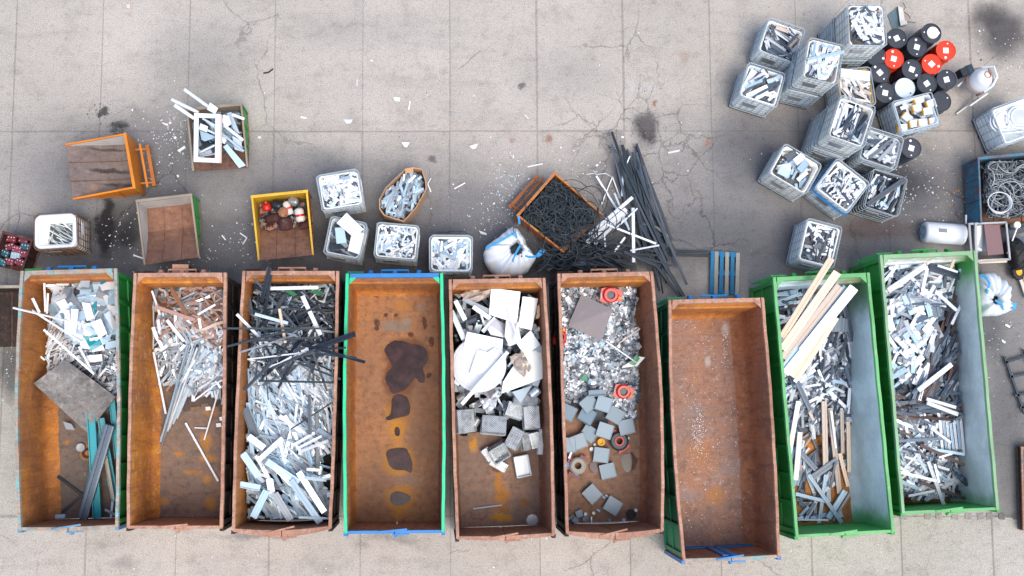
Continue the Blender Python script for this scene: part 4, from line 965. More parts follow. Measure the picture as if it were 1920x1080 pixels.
# panels in tank cluster
sheet_on('white_board', [(1577, 128), (1632, 134), (1631, 152), (1576, 144)], [1.22, 1.22, 1.24, 1.24], .06, 'white_plastic', 'long white panel lying across the yellow-rimmed cage tank', 'panel')
sheet_on('white_board', [(1410, 127), (1421, 136), (1406, 178), (1386, 172)], [1.2, 1.1, 1.0, 1.15], .02, 'white_plastic', 'big white sheet standing in the leftmost cage tank of the cluster', 'panel')
bar('profile_length', (1514, 112), 2.34, (1583, 97), 2.42, .08, .03, 'groove', 'light_blue_grey', 'single pale bar laid across the second stacked cage tank', 'profile')
bar('profile_length', (1647, 301), 1.15, (1680, 266), 1.25, .09, .03, 'flat', 'mid_grey', 'grey diagonal flat bar in the tank beside the lone drum', 'profile')
bar('profile_length', (1626, 384), 1.15, (1697, 336), 1.3, .14, .04, 'groove', 'dark_grey', 'wide dark profile laid diagonally across the black-lined cage tank', 'profile')
# boxes in cage tanks
def block(name, px, z, size, yaw, tilt, mat, label, cat, lidmat=None, group=None):
    c = P(px[0], px[1], z); m = Matrix.Rotation(R(yaw), 4, 'Z') @ Matrix.Rotation(R(tilt), 4, 'X')
    mb = MB(); x, y, zz = size; b = .012
    mb.box((0, 0, 0), (x, y, zz - b)); 
    t = place(name, mb.mesh(name, mat), None, Matrix.Translation(c) @ m, label, cat, group)
    if lidmat: place('foam_edge', MB().box((-x / 2 - .012, 0, 0), (.022, y * .96, zz * .9)).mesh('foam_edge', lidmat), t)
    lip = MB(); e = .01
    for a, b_, s in (((x / 2 - e / 2), 0, (e, y, .016)), (-(x / 2 - e / 2), 0, (e, y, .016)), (0, y / 2 - e / 2, (x, e, .016)), (0, -y / 2 + e / 2, (x, e, .016))): lip.box((a, b_, zz / 2 + .004), s)
    place('lid_edge', lip.mesh('lid_edge', mat), t)
    return t
for k, (x, y, yaw, tl) in enumerate(((1722, 188, 15, 5), (1719, 204, 12, -8), (1738, 209, 8, 6), (1700, 221, -38, 8), (1713, 232, 10, 10), (1729, 231, 5, -5), (1749, 228, 8, 4), (1691, 240, 5, 8), (1744, 194, 20, 10))):
    block('white_box', (x, y), .98 + .05 * (k % 3), (.24, .19, .14), yaw, tl, 'white_plastic', 'white box with yellow foam edge below the drums, ' + ('top left', 'centre top', 'centre right', 'large tilted one at centre left', 'small middle one', 'lower middle', 'bottom right', 'bottom left', 'top right')[k], 'box', 'foam_yellow')
for k, (x, y, yaw, m) in enumerate(((1480, 303, 55, 'light_blue_grey'), (1504, 312, 50, 'light_blue_grey'), (1497, 298, 40, 'white_plastic'), (1470, 315, 10, 'white_plastic'), (1470, 323, -25, 'light_blue_grey'), (1482, 293, 35, 'dark_grey'))):
    block('grey_box', (x, y), 1.0 + .03 * (k % 3), (.32, .2, .12), yaw, 12, m, ('pale blue-grey box left of centre', 'pale blue-grey box at the right', 'white box at the upper middle', 'white box at the left edge', 'flat pale box at the lower left', 'dark grey box at the top')[k] + ' in the torn-rim cage tank', 'box')
# hose coils in the right tank
c0 = P(1895, 225, 1.0)
for k, (x, y, r_, z, m) in enumerate(((1877, 228, .30, 1.0, 'white_plastic'), (1907, 222, .34, 1.05, 'white_plastic'))):
    mb = MB(); c = P(x, y, z)
    for j in range(4):
        rr_ = r_ - .045 * (j % 2) - .02 * j; mb.tube([(math.cos(a / 20 * 2 * math.pi) * rr_, math.sin(a / 20 * 2 * math.pi) * rr_, j * .045 + .01 * math.sin(a)) for a in range(20)], .028, 6, True)
    mb.smooth = True; o = mb.build('hose_coil', m, label=('left' if k == 0 else 'right') + ' coil of white hose in the cage tank at the right edge', cat='hose'); o.location = c
bar('profile_length', (1880, 250), 1.1, (1918, 246), 1.12, .06, .04, 'pipe', 'pale_steel', 'pale pipe lying under the hose coils', 'pipe')
# --- cardboard carton with strips
out = [(759, 317), (775, 314), (792, 316), (799, 338), (800, 355), (780, 390), (757, 416), (738, 411), (720, 404), (711, 392), (711, 374), (722, 352), (740, 335)]
pz = .95; w_ = [P(x, y, pz) for x, y in out]; o = sum(w_, Vector()) / len(w_); o.z = 0
t = thing('cardboard_carton', o, 'brown cardboard carton bulging to a leaf shape, full of grey strips', 'carton')
loc = [(p.x - o.x, p.y - o.y) for p in w_]; n = len(loc)
def ringz(k, z): return [(x * k, y * k, z) for x, y in loc]
mb = MB(); zj = [pz + .04 * math.sin(i * 2.1) for i in range(n)]
A, B = ringz(1, 0), [(x, y, zj[i]) for i, (x, y) in enumerate(loc)]
C, D = [(x * .955, y * .955, zj[i]) for i, (x, y) in enumerate(loc)], ringz(.93, .05)
fs = []
for k in range(3): fs += [(k * n + i, k * n + (i + 1) % n, (k + 1) * n + (i + 1) % n, (k + 1) * n + i)[::-1] for i in range(n)]
mb.add(A + B + C + D, fs + [tuple(3 * n + i for i in range(n))]); mb.build('carton_wall', 'cardboard', t)
MB().hexa([(loc[0][0], loc[0][1] - .05, pz - .25), (loc[1][0], loc[1][1] - .05, pz - .25), (loc[1][0], loc[1][1], pz - .22), (loc[0][0], loc[0][1], pz - .22), (loc[0][0] + .02, loc[0][1] - .12, pz + .02), (loc[1][0], loc[1][1] - .14, pz + .02), (loc[1][0], loc[1][1], pz + .05), (loc[0][0], loc[0][1], pz + .05)]).build('carton_flap', 'cardboard', t)
pl = Pile([(o.x + x * .9, o.y + y * .9) for x, y in loc], .1, []); pl.h[:] = .72; pl.base[:] = .72; pl.core('pile_core', 'packed_scrap', 'packed strips deep in the cardboard carton')
q = [tuple(np.array(o_) * .88 + .12 * np.array((757, 366))) for o_ in out]
kw = dict(L=(.22, .45), W=(.045, .075), T=(.02, .035), ang=(65, 35), mats=[('light_blue_grey', 5), ('mid_grey', 2), ('pale_steel', 2)], kinds=('flat',))
pl.drop(q, .8, 60, ind=False, **kw); pl.flush('offcut_heap', 'loose grey strips deeper in the cardboard carton')
pl.drop(q, .8, 44, name='grey_strip', cat='offcut', phrase='in the cardboard carton', **kw)
# --- big white bags
def big_bag(label, outl, zc, hole, straps, crease=9, seed=3, fill=None, cat='bag'):
    pts = [P(x, y, zc) for x, y in outl]; o = sum(pts, Vector()) / len(pts); o.z = 0; r = random.Random(seed)
    t = thing('big_bag', o, label, cat); n = 56; loc = []
    m = len(outl)
    for i in range(n):
        f = i / n * m; a, b_ = pts[int(f) % m], pts[(int(f) + 1) % m]; p = a.lerp(b_, f - int(f)); loc.append((p.x - o.x, p.y - o.y))
    loc = [tuple((np.array(loc[i - 1]) + 2 * np.array(loc[i]) + np.array(loc[(i + 1) % n])) / 4) for i in range(n)]
    hp = P(hole[0], hole[1], zc) - o; rows = []
    prof = [(.80, 0, 0), (.92, zc * .25, 0), (1.0, zc * .55, 0), (.97, zc * .8, 0), (.88, zc * .93, 0.), (.74, zc * 1.02, .15), (.6, zc * 1.08, .35), (.46, zc * 1.06, .55), (.34, zc * 1.1, .8), (.27, zc * 1.02, 1), (.22, zc * .8, 1)]
    ph = [r.uniform(0, 6) for _ in range(5)]
    for k, z, h in prof:
        row = []
        for i, (x, y) in enumerate(loc):
            a = i / n * 2 * math.pi
            fold = .05 * (abs(math.sin(a * crease / 2 + ph[0] + z * 2.2)) ** .6 - .6) + .045 * (abs(math.sin(a * 2.5 + ph[1] - z * 3)) - .6) + .02 * math.sin(a * 17 + ph[2] + z * 4)
            kk = k * (1 + fold * (.5 if z < zc * .9 else .9)); px = x * kk + hp.x * h * (1 - .2) ; py = y * kk + hp.y * h * .8
            zz = z + (fold * 2.2 + r.uniform(-.012, .012)) * (1 if k < .99 and z > .1 else 0)
            row.append((px, py, zz))
        row.append(row[0]); rows.append(row)
    mb = MB(); mb.grid(rows); mb.smooth = True; ob = mb.build('bag_cloth', 'bag_white', t)
    for st in straps:
        pp = [P(x, y, z) - o for x, y, z in st]
        mb = MB()
        for a, b_ in zip(pp, pp[1:]): mb.beam(a, b_ + (b_ - a).normalized() * .01, .055, .012)
        mb.build('strap', 'bag_strap', t)
    MB().lathe((hp.x * .8, hp.y * .8, zc * .7), [(.32, 0), (.001, .02)], 14).build('bag_filling', 'near_black', t)
    return t
big_bag('open white bulk bag with blue straps left of the cable skip', [(967, 421), (985, 445), (1003, 477), (1008, 480), (990, 510), (965, 516), (935, 518), (915, 500), (906, 472), (915, 455), (940, 440), (955, 424)], .95, (971, 462),
        [[(911, 465, .98), (930, 456, 1.06), (957, 441, 1.1), (963, 437, 1.16), (969, 445, 1.1)], [(956, 510, .9), (962, 485, 1.06), (967, 475, 1.12), (975, 461, 1.22)], [(974, 420, 1.0), (973, 410, 1.1), (972, 406, 1.12)], [(1007, 479, 1.0), (1014, 470, 1.05), (1021, 469, 1.05), (1014, 477, 1.03), (1008, 481, 1.0)], [(985, 480, 1.08), (995, 482, 1.04), (1006, 480, .98)]])
for k in range(7): bar('dark_profile', (959 + k * 3.2, 468 - (k % 3)), 1.0, (961 + k * 3.4, 478 + (k % 3) * 2), 1.02, .035, .03, 'ridge', 'near_black', 'short black profile inside the white bulk bag, ' + ORD[k] + ' from the left', 'profile')
big_bag('crumpled white bulk bag with blue straps right of the ninth container', [(1842, 513), (1862, 509), (1885, 517), (1898, 538), (1905, 565), (1903, 580), (1888, 590), (1865, 590), (1845, 592), (1840, 560), (1838, 535)], .8, (1868, 563),
        [[(1838, 515, .86), (1850, 521, .92), (1855, 532, .95), (1851, 550, .92)], [(1866, 563, .98), (1878, 570, .94), (1882, 580, .9)], [(1899, 579, .88), (1904, 568, .9), (1903, 578, .86), (1899, 580, .85)]], seed=8, crease=6)
# --- blue pallet
t = thing('pallet', P(1357, 513, 0), 'worn blue and grey wooden pallet lying behind the seventh container', 'pallet', rz=R(-3))
Lp, Wp = 1.15, .8; k = 0
for y, m in ((-.5, 'pallet_blue'), (0, 'pallet_blue'), (.5, 'pallet_blue')):
    o = MB().box((0, y * (Lp - .12), .105), (Wp, .12, .022)).build('stringer_board', m, t)
    for x in (-.34, 0, .34): MB().box((x, y * (Lp - .12), .05), (.1, .13, .088)).build('block', 'grey_wood', o)
for x, m in zip((-.35, -.24, -.1, .05, .2, .34), ('pallet_blue', 'grey_wood', 'pallet_blue', 'grey_wood', 'pallet_blue', 'grey_wood')):
    MB().box((x, rnd.uniform(-.01, .01), .128), (.1, Lp, .02), Matrix.Rotation(rnd.uniform(-.01, .01), 3, 'Z')).build('deck_board', m, t)
# --- manhole
c = P(1150, 265); t = thing('manhole_cover', c, 'round grey manhole cover in the concrete under the tips of the black bars', 'manhole cover')
MB().lathe((0, 0, 0), [(.34, -.01), (.34, .008), (.31, .008), (.31, .004), (.001, .004)], 32).build('frame_ring', 'joint_filler', t)
mb = MB().lathe((0, 0, 0), [(.30, 0), (.30, .010), (.001, .010)], 32); mb.build('cover_plate', 'joint_filler', t)
mb = MB()
for i in range(-6, 7):
    for j in range(-6, 7):
        if i * i + j * j < 40: mb.box((i * .043, j * .043, .0125), (.022, .022, .004))
mb.build('tread_studs', 'joint_filler', t, kind='stuff')
for a in (0, 2.1, 4.2): MB().box((.2 * math.cos(a), .2 * math.sin(a), .0145), (.04, .025, .004)).build('lifting_hole', 'near_black', t)
# --- lying white tank
p1, p2 = P(1733, 435, .3), P(1806, 440, .3); d = (p2 - p1); t = thing('lying_cylinder', Vector(((p1.x + p2.x) / 2, (p1.y + p2.y) / 2, 0)), 'white cylindrical boiler tank lying on its side behind the ninth container', 'tank', rz=math.atan2(d.y, d.x))
m = Matrix.Rotation(R(90), 3, 'Y'); L = d.length
mb = MB().lathe((-L / 2, 0, .29), [(.22, -.03), (.27, .0), (.285, .03), (.285, L - .03), (.27, L), (.2, L + .04), (.001, L + .06)], 28, m); mb.smooth = True; mb.build('tank_shell', 'white_metal', t)
mb = MB().lathe((-L / 2 - .032, 0, .29), [(.001, -.006), (.2, .0), (.22, .02)], 28, m); mb.build('tank_end', 'light_blue_grey', t)
for a in (0.5, 2.6, 4.5): MB().lathe((-L / 2 - .05, .12 * math.cos(a), .29 + .12 * math.sin(a)), [(.02, 0), (.001, -.02)], 8, m).build('fitting', 'near_black', t)
MB().box((-.15, .02, .585), (.22, .1, .006)).build('scuffed_patch', 'mid_grey', t)
# --- concrete mixer
c = P(1841, 148, .9); c.z = 0
t = thing('concrete_mixer', c, 'small concrete mixer with round white drum, rusty rim and black motor box', 'mixer')
mb = MB().lathe((0, 0, 0), [(.15, .35), (.30, .5), (.33, .75), (.325, .80), (.29, .92), (.22, 1.04), (.2, 1.08), (.12, 1.12), (.001, 1.13)], 28); mb.smooth = True; mb.build('mixing_drum', 'white_metal', t)
mb = MB().lathe((0, 0, 0), [(.335, .74), (.36, .76), (.335, .79), (.335, .74)], 28); mb.build('drum_rim', 'rust_rim', t)
mb = MB().lathe((.06, .05, 1.13), [(.09, -.02), (.1, .005), (.08, .01), (.075, -.02)], 18); mb.build('rust_ring', 'rust_orange', t)
MB().box((-.42, .22, .75), (.30, .22, .3), Matrix.Rotation(R(20), 3, 'Z')).build('motor_box', 'near_black', t)
MB().box((-.30, .28, .78), (.16, .24, .26), Matrix.Rotation(R(20), 3, 'Z')).build('motor_cover', 'blue_black', t)
for a, b_ in (((-.5, -.1, .5), (-.1, .25, .6)), ((-.35, -.75, .05), (.2, -.35, .3)), ((-.1, -.6, .35), (.35, -.28, .5)), ((.2, .36, .9), (.3, -.1, .95)), ((0, .3, .1), (0, .3, .8)), ((.3, -.2, 0), (.3, -.2, .7))): MB().beam(a, b_, .045, .045).build('frame_bar', 'galv', t)
MB().tube([(.08, .36, .8), (.28, .3, 1.05), (.32, .0, 1.12), (.24, -.22, 1.0), (.1, -.33, .8)], .03, 6).build('tilt_yoke', 'white_metal', t)
# --- board and glass near the top right
sheet_on('glass_sheet', [(1664, 28), (1684, 12), (1690, 45), (1700, 48), (1674, 55)], .03, .01, 'glassy', 'dark glass sheet lying on the ground above the black drums', 'glass')
t = thing('broken_board', P(1691, 30, 0), 'torn brown and white board with rusty wire above the drums', 'board')
for k, (a, b_, c_, d_) in enumerate((((1684, 12), (1693, 14), (1697, 40), (1687, 38)), ((1687, 38), (1700, 39), (1701, 45), (1689, 48)))):
    plate('board_piece', [a, b_, c_, d_], .12 + k * .03, .02, 'white_stained', parent=t)
MB().tube([(0, .35, .1), (.05, .2, .15), (.0, .1, .1), (.1, -.05, .2), (.2, -.1, .1)], .012, 5).build('rusty_wire', 'rusty_wire', t)
MB().tube([(.1, -.2, .12), (.35, -.22, .1)], .01, 5).build('bent_rod', 'galv', t)
# --- cart with red board, beside the blue skip
t = thing('metal_cage_cart', P(1856, 455, 0), 'metal frame cart carrying a reddish board and pale glass sheet', 'cart')
oc = P(1856, 455, 0)
def lc(x, y, z): return P(x, y, z) - oc
cr = [(1817, 420), (1886, 417), (1893, 486), (1822, 492)]
for z in (.25, .9): 
    mb = MB()
    for a, b_ in zip(cr, cr[1:] + cr[:1]): mb.beam(lc(*a, z), lc(*b_, z), .05, .05)
    mb.build('frame_rail', 'galv', t)
for a in cr + [(1828, 420), (1829, 488)]: MB().beam(lc(*a, .0), lc(a[0], a[1], .92), .05, .05).build('frame_post', 'galv', t)
MB().beam(lc(1829, 418, .94), lc(1830, 489, .94), .06, .06).build('cross_rail', 'galv', t)
plate('red_board', [(1845, 421), (1874, 421), (1882, 476), (1852, 479)], .8, .03, 'red_board', parent=t)
plate('glass_sheet', [(1830, 424), (1846, 421), (1852, 470), (1830, 472)], [.7, .7, .5, .6], .01, 'mottled_zinc', parent=t)
plate('white_strip', [(1831, 462), (1841, 467), (1840, 471), (1829, 466)], .75, .02, 'white_plastic', parent=t)
plate('wood_board', [(1834, 487), (1890, 484), (1888, 492), (1836, 494)], .4, .03, 'cream', parent=t)
for a in ((1822, 424), (1884, 424), (1886, 486), (1826, 490)): MB().lathe(lc(*a, .06), [(.06, -.02), (.06, .02)], 12, Matrix.Rotation(R(90), 3, 'X')).build('castor', 'black_rubber', t)
MB().beam(lc(1811, 403, .6), lc(1811, 420, .6), .04, .04).build('push_bar', 'pale_steel', t)
# --- wheels and machine at the right edge
def wheel(px, z, r_, w_, tiltax, label, rim, lean):
    c = P(px[0], px[1], z); m = Matrix.Rotation(R(tiltax), 3, 'Z') @ Matrix.Rotation(R(lean), 3, 'Y')
    t = thing('tyre_wheel', c, label, 'wheel')
    mb = MB().lathe((0, 0, 0), [(r_ * .55, -w_ / 2), (r_ * .9, -w_ / 2), (r_, -w_ * .38), (r_, w_ * .38), (r_ * .9, w_ / 2), (r_ * .55, w_ / 2), (r_ * .5, 0), (r_ * .55, -w_ / 2)], 30, m); mb.build('tyre', 'black_rubber', t)
    mb = MB().lathe((0, 0, 0), [(r_ * .54, -w_ * .45), (r_ * .5, 0), (r_ * .54, w_ * .45), (r_ * .3, w_ * .3), (r_ * .12, w_ * .34), (.001, w_ * .34)], 24, m); mb.build('rim', rim, t)
    for k in range(22):
        a = k / 22 * 2 * math.pi; q = m @ Vector((math.cos(a) * r_, math.sin(a) * r_, 0))
        MB().box(q, (.05, .03, w_ * .75), m @ Matrix.Rotation(a, 3, 'Z') @ Matrix.Rotation(.5 if k % 2 else -.5, 3, 'X')).build('tread_block', 'black_rubber', t)
wheel((1906, 476), .45, .42, .35, 20, 'large knobbly tyre with dark rim standing at the right edge', 'dark_rust', 80)
wheel((1908, 510), .2, .2, .13, 5, 'small wheel with yellow rim at the right edge', 'yellow_rim', 15)
t = thing('machine_chassis', P(1912, 440, 0), 'dark machine frame with belt pulley at the right edge below the blue skip', 'machine')
om = P(1912, 440, 0)
for a, b_, w_ in (((1890, 437, .4), (1930, 430, .4), .12), ((1890, 452, .45), (1930, 448, .45), .16), ((1892, 425, .3), (1930, 422, .3), .1)): MB().beam(P(*a) - om, P(*b_) - om, w_, .12).build('frame_member', 'dark_grey', t)
q = P(1907, 422, .75) - om; MB().lathe(q, [(.09, -.03), (.07, 0), (.09, .03), (.001, .03)], 18).build('pulley', 'tank_cream', t)
MB().tube([q, P(1906, 430, .8) - om, P(1889, 475, .5) - om], .022, 6).build('drive_rod', 'tank_cream', t)
# --- planks and ladder racks at the right edge
for k, (a, b_) in enumerate((((1914, 520), (1928, 560)), ((1917, 515), (1934, 545)))): bar('old_plank', a, .15 + .03 * k, b_, .15, .14, .03, 'flat', 'old_wood' if k else 'beige', ('inner' if k else 'outer') + ' weathered plank at the right edge below the yellow wheel', 'plank')
t = thing('steel_ladder_rack', P(1903, 720, 0), 'black steel ladder frame lying on the ground at the right edge', 'ladder frame'); orr = P(1903, 720, 0)
for a, b_ in (((1883, 668), (1921, 776)), ((1919, 655), (1945, 730)), ((1884, 680), (1922, 668)), ((1893, 707), (1930, 700)), ((1902, 742), (1940, 735)), ((1912, 765), (1945, 758))): MB().beam(P(*a, .12) - orr, P(*b_, .12) - orr, .06, .06).build('steel_bar', 'blue_black', t)

# ---------------------------------------------------------------- cable tangles
def tangle(poly, z0, zt, n, r_, mat, label, seed, seg=14, bow=.5, lim=True):
    rr = random.Random(seed); mb = MB(); xs = [p[0] for p in poly]; ys = [p[1] for p in poly]; wp = [tuple(P(p[0], p[1], zt)[:2]) for p in poly]
    k = 0; tries = 0
    while k < n and tries < n * 20:
        tries += 1
        px, py = rr.uniform(min(xs), max(xs)), rr.uniform(min(ys), max(ys))
        if not inside((px, py), poly): continue
        z = z0 + (zt - z0) * k / n; c = P(px, py, z); p = Vector(c); a = rr.uniform(0, 6.28); w1 = rr.choice((-1, 1)) * rr.uniform(.6, 2.6); st = rr.uniform(.07, .12); pts = []
        for j in range(seg):
            q = p + Vector((math.cos(a), math.sin(a), 0)) * st; q.z = z + .06 * math.sin(j * .7 + k)
            if lim and not inside(q, wp): a += 1.7; q = p + Vector((math.cos(a), math.sin(a), 0)) * st * .5; q.z = z
            pts.append(q); p = q; a += w1 * st * 1.6 + rr.gauss(0, .10)
        if not lim or all(inside(q, wp) for q in pts[::3]): mb.tube(pts, r_ * rr.uniform(.7, 1.2), 4); k += 1
    mb.smooth = True
    return mb.build('cable_tangle', mat, label=label, cat='cable', kind='stuff')
cp = [(975, 404), (1040, 331), (1124, 402), (1058, 462)]
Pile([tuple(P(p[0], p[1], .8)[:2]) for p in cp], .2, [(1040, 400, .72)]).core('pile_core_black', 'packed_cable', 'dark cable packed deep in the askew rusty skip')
tangle(cp, .68, 1.12, 330, .011, 'cable_black', 'tangle of thin black cable in the askew rusty skip', 5, 16)
tangle([(1020, 370), (1110, 410), (1140, 440), (1085, 500), (1040, 480)], .85, 1.2, 55, .011, 'cable_black', 'black cable spilling over the open lip of the rusty skip', 6, 18, lim=False)
cb = [(1852, 302), (1980, 292), (1985, 400), (1856, 408)]
Pile([tuple(P(p[0], p[1], .8)[:2]) for p in cb], .25, [(1900, 350, .62)]).core('pile_core_black', 'packed_cable', 'dark cable packed deep in the flaking blue skip')
tangle(cb, .58, .98, 170, .014, 'cable_grey', 'tangle of grey cable in the flaking blue skip', 9, 20)
tangle(cb, .5, .8, 120, .014, 'cable_black', 'black cable lying among the grey cable in the blue skip', 10, 20)
c = P(1873, 380, 1.05); mb = MB()
for j in range(4): mb.tube([(math.cos(a / 24 * 2 * math.pi) * (.30 + .012 * j), math.sin(a / 24 * 2 * math.pi) * (.3 - .01 * j), .02 * j) for a in range(24)], .011, 5, True)
o = mb.build('cable_coil', 'white_metal', label='single round coil of white cable on the rim of the blue skip', cat='cable'); o.location = c
# ---------------------------------------------------------------- batteries
k = 0
for (x, y, a, m) in ((21, 447, -14, 'battery_red'), (44, 449, -14, 'battery_red'), (18, 462, 20, 'battery_red'), (32, 467, -14, 'battery_red'), (47, 462, -14, 'dark_teal'), (8, 474, -20, 'dark_teal'), (29, 479, -10, 'light_blue_grey'), (46, 476, -14, 'battery_red'), (17, 490, -14, 'battery_red'), (37, 491, -14, 'battery_red'), (3, 491, -20, 'dark_teal')):
    c = P(x, y, .45); 
    t = thing('car_battery', (c.x, c.y, .35), 'red-brown car battery in the dark rusty box' if m == 'battery_red' else ('dark teal car battery in the dark rusty box' if m == 'dark_teal' else 'the pale blue car battery in the dark rusty box'), 'battery', 'car batteries in the dark rusty box' if m == 'battery_red' else ('dark teal batteries in the dark rusty box' if m == 'dark_teal' else None), R(a + rnd.uniform(-8, 8)))
    MB().box((0, 0, 0), (.24, .17, .19)).build('battery_case', m, t)
    MB().box((0, 0, .105), (.22, .15, .02)).build('battery_lid', m, t)
    for q in (-.07, 0, .07): MB().lathe((q, .03, .115), [(.014, 0), (.001, .008)], 8).build('cell_cap', 'sticker', t)
    for q in (-1, 1): MB().lathe((q * .085, -.045, .115), [(.014, 0), (.012, .02), (.001, .022)], 8).build('terminal', 'pale_steel', t)
# ---------------------------------------------------------------- motors in yellow skip
Pile([tuple(P(p[0], p[1], .6)[:2]) for p in ((486, 381), (572, 372), (576, 425), (490, 436))], .2, [(530, 400, .45)]).core('pile_core_rust', 'packed_scrap', 'small rusty scrap under the motors in the yellow skip')
def canister(px, z, r_, h, yaw, mat, label, cat, cap='near_black', band=None):
    c = P(px[0], px[1], z); m = (Matrix.Rotation(R(yaw), 4, 'Z') @ Matrix.Rotation(R(80), 4, 'Y'))
    t = thing('gas_canister' if cat == 'canister' else 'electric_motor', c, label, cat); t.matrix_world = Matrix.Translation(c) @ m
    mb = MB().lathe((0, 0, -h / 2), [(r_ * .6, 0), (r_ * .95, .03), (r_, .07), (r_, h - .07), (r_ * .9, h - .03), (r_ * .5, h)], 20); mb.smooth = True; mb.build('shell', mat, t)
    MB().lathe((0, 0, h / 2 - .02), [(r_ * .3, 0), (r_ * .3, .07), (.001, .08)], 12).build('end_cap', cap, t)
    if band: MB().lathe((0, 0, -h * .12), [(r_ * 1.01, 0), (r_ * 1.015, .03), (r_ * 1.01, .06)], 20).build('printed_band', band, t)
    if cat == 'motor':
        for k in range(10):
            a = k / 10 * 6.283; MB().box((math.cos(a) * r_, math.sin(a) * r_, 0), (.02, .012, h * .6), Matrix.Rotation(a, 3, 'Z')).build('cooling_fin', mat, t)
canister((500, 389), .72, .12, .2, 100, 'red_plastic', 'round red canister at the upper left of the yellow skip', 'canister', 'drum_red')
canister((562, 403), .72, .12, .36, 100, 'white_stained', 'white canister with red band at the right in the yellow skip', 'canister', band='red_plastic')
canister((540, 390), .74, .09, .36, 115, 'white_stained', 'white canister leaning in the middle of the yellow skip', 'canister', band='drum_red')
canister((535, 420), .7, .17, .34, 95, 'dark_rust', 'big rusty brown motor at the lowest point of the heap in the yellow skip', 'motor')
canister((512, 410), .68, .11, .34, 10, 'dark_rust', 'dark rusty motor left of the big rusty one in the yellow skip', 'motor')
canister((573, 423), .66, .08, .3, 20, 'dark_rust', 'slim rusty tube beside the right wall of the yellow skip', 'motor')
canister((520, 385), .72, .12, .26, -20, 'near_black', 'black motor next to the red canister in the yellow skip', 'motor')
canister((550, 378), .66, .10, .28, -10, 'galv', 'grey motor against the upper wall of the yellow skip', 'motor')
canister((532, 398), .74, .12, .26, 60, 'rust_brown', 'rust brown motor in the middle of the yellow skip', 'motor')
pl = Pile([tuple(P(p[0], p[1], .6)[:2]) for p in ((486, 381), (572, 372), (576, 425), (490, 436))], .2, [(530, 400, .5)])
pl.drop([(486, 381), (572, 372), (580, 420), (490, 432)], .5, 110, (.06, .22), (.04, .1), (.03, .06), None, [('dark_rust', 3), ('near_black', 3), ('galv', 1), ('rust_brown', 2), ('white_metal', .5)], ind=False, kinds=('flat', 'pipe', 'channel'))
pl.flush('motor_scrap', 'small dark motor parts between the canisters in the yellow skip')
# ---------------------------------------------------------------- green skip with tubes and window frame
g = [(362, 212), (450, 203), (456, 285), (366, 300)]
pl = Pile([tuple(P(p[0], p[1], .6)[:2]) for p in g], .25, [(400, 245, .55)]); pl.core('pile_core', 'packed_scrap', 'packed scrap at the bottom of the green skip')
pl.drop(g, .6, 50, (.2, .7), (.05, .14), (.02, .05), (-40, 30), [('light_blue_grey', 3), ('white_metal', 2), ('mid_grey', 2), ('near_black', 1)], ind=False, kinds=('flat', 'channel', 'angle')); pl.flush('offcut_heap', 'jumbled grey and white offcuts low in the green skip')
tubes = [((345, 167), 1.55, (400, 207), 1.15, .09), ((321, 186), 1.5, (372, 211), 1.2, .09), ((327, 197), 1.45, (364, 222), 1.2, .09), ((386, 226), 1.1, (457, 284), 1.0, .07), ((420, 235), 1.05, (456, 263), 1.0, .08), ((436, 215), 1.1, (458, 223), 1.12, .08), ((380, 240), 1.12, (430, 262), 1.02, .06), ((372, 287), .95, (403, 272), 1.0, .07), ((372, 294), .9, (405, 288), .9, .05), ((380, 222), 1.15, (405, 236), 1.1, .06)]
dsc = ['long white tube sticking out farthest up and left of the green skip', 'white tube leaning out left, middle of the three', 'white tube leaning out left, lowest of the three', 'long grey tube running to the lower right in the green skip', 'grey tube below the small white plates in the green skip', 'white tube end resting on the right rim of the green skip', 'thin grey tube under the window frame', 'grey tube low in the window frame opening', 'thin pale tube at the bottom of the window frame opening', 'short grey tube in the upper frame opening']
for (a, za, b_, zb_, w_), ds in zip(tubes, dsc): bar('metal_tube', a, za, b_, zb_, w_, w_, 'pipe', 'white_metal' if 'white' in ds else 'pale_steel', ds, 'tube')
for k, (pts, z, m, ds) in enumerate((([(394, 192), (409, 203), (403, 214), (388, 205)], 1.3, 'white_metal', 'small white plate on the end of the longest tube'), ([(418, 215), (429, 217), (434, 232), (424, 240), (416, 228)], 1.2, 'white_metal', 'small curved white plate right of the window frame'), ([(376, 231), (390, 237), (388, 248), (372, 242)], 1.18, 'white_metal', 'small white plate inside the window frame opening'), ([(416, 256), (425, 263), (421, 270), (413, 266)], 1.1, 'white_metal', 'tiny white plate at the lower right of the window frame'), ([(418, 275), (426, 270), (461, 310), (448, 315)], [1.0, 1.0, .9, .9], 'light_blue_grey', 'long pale blue plate pointing to the lower right corner of the green skip'), ([(425, 212), (434, 210), (450, 252), (438, 242)], 1.0, 'pale_steel', 'grey triangular sheet near the right wall of the green skip'), ([(374, 244), (402, 255), (404, 258), (384, 265), (378, 262)], 1.05, 'light_blue_grey', 'pale triangular sheet seen through the window frame'), ([(435, 255), (452, 262), (455, 285), (440, 280)], .9, 'pale_steel', 'grey sheet against the lower right wall of the green skip'))):
    sheet_on('metal_plate', pts, z, .012, m, ds, 'plate')
t = thing('window_frame', P(389, 258, 1.3), 'white rectangular window frame lying on top of the green skip', 'window frame'); of = P(389, 258, 1.3)
oc_ = [(364, 212), (414, 214), (413, 305), (363, 303)]; ic_ = [(372, 220), (404, 221), (403, 297), (371, 295)]
for i in range(4):
    j = (i + 1) % 4; pts = [oc_[i], oc_[j], ic_[j], ic_[i]]; plate('frame_side', pts, 1.32, .06, 'white_plastic', parent=t)
plate('outer_strip', [(412, 214), (416, 215), (415, 306), (411, 305)], 1.34, .05, 'beige', parent=t)
import mathutils.noise as mnoise
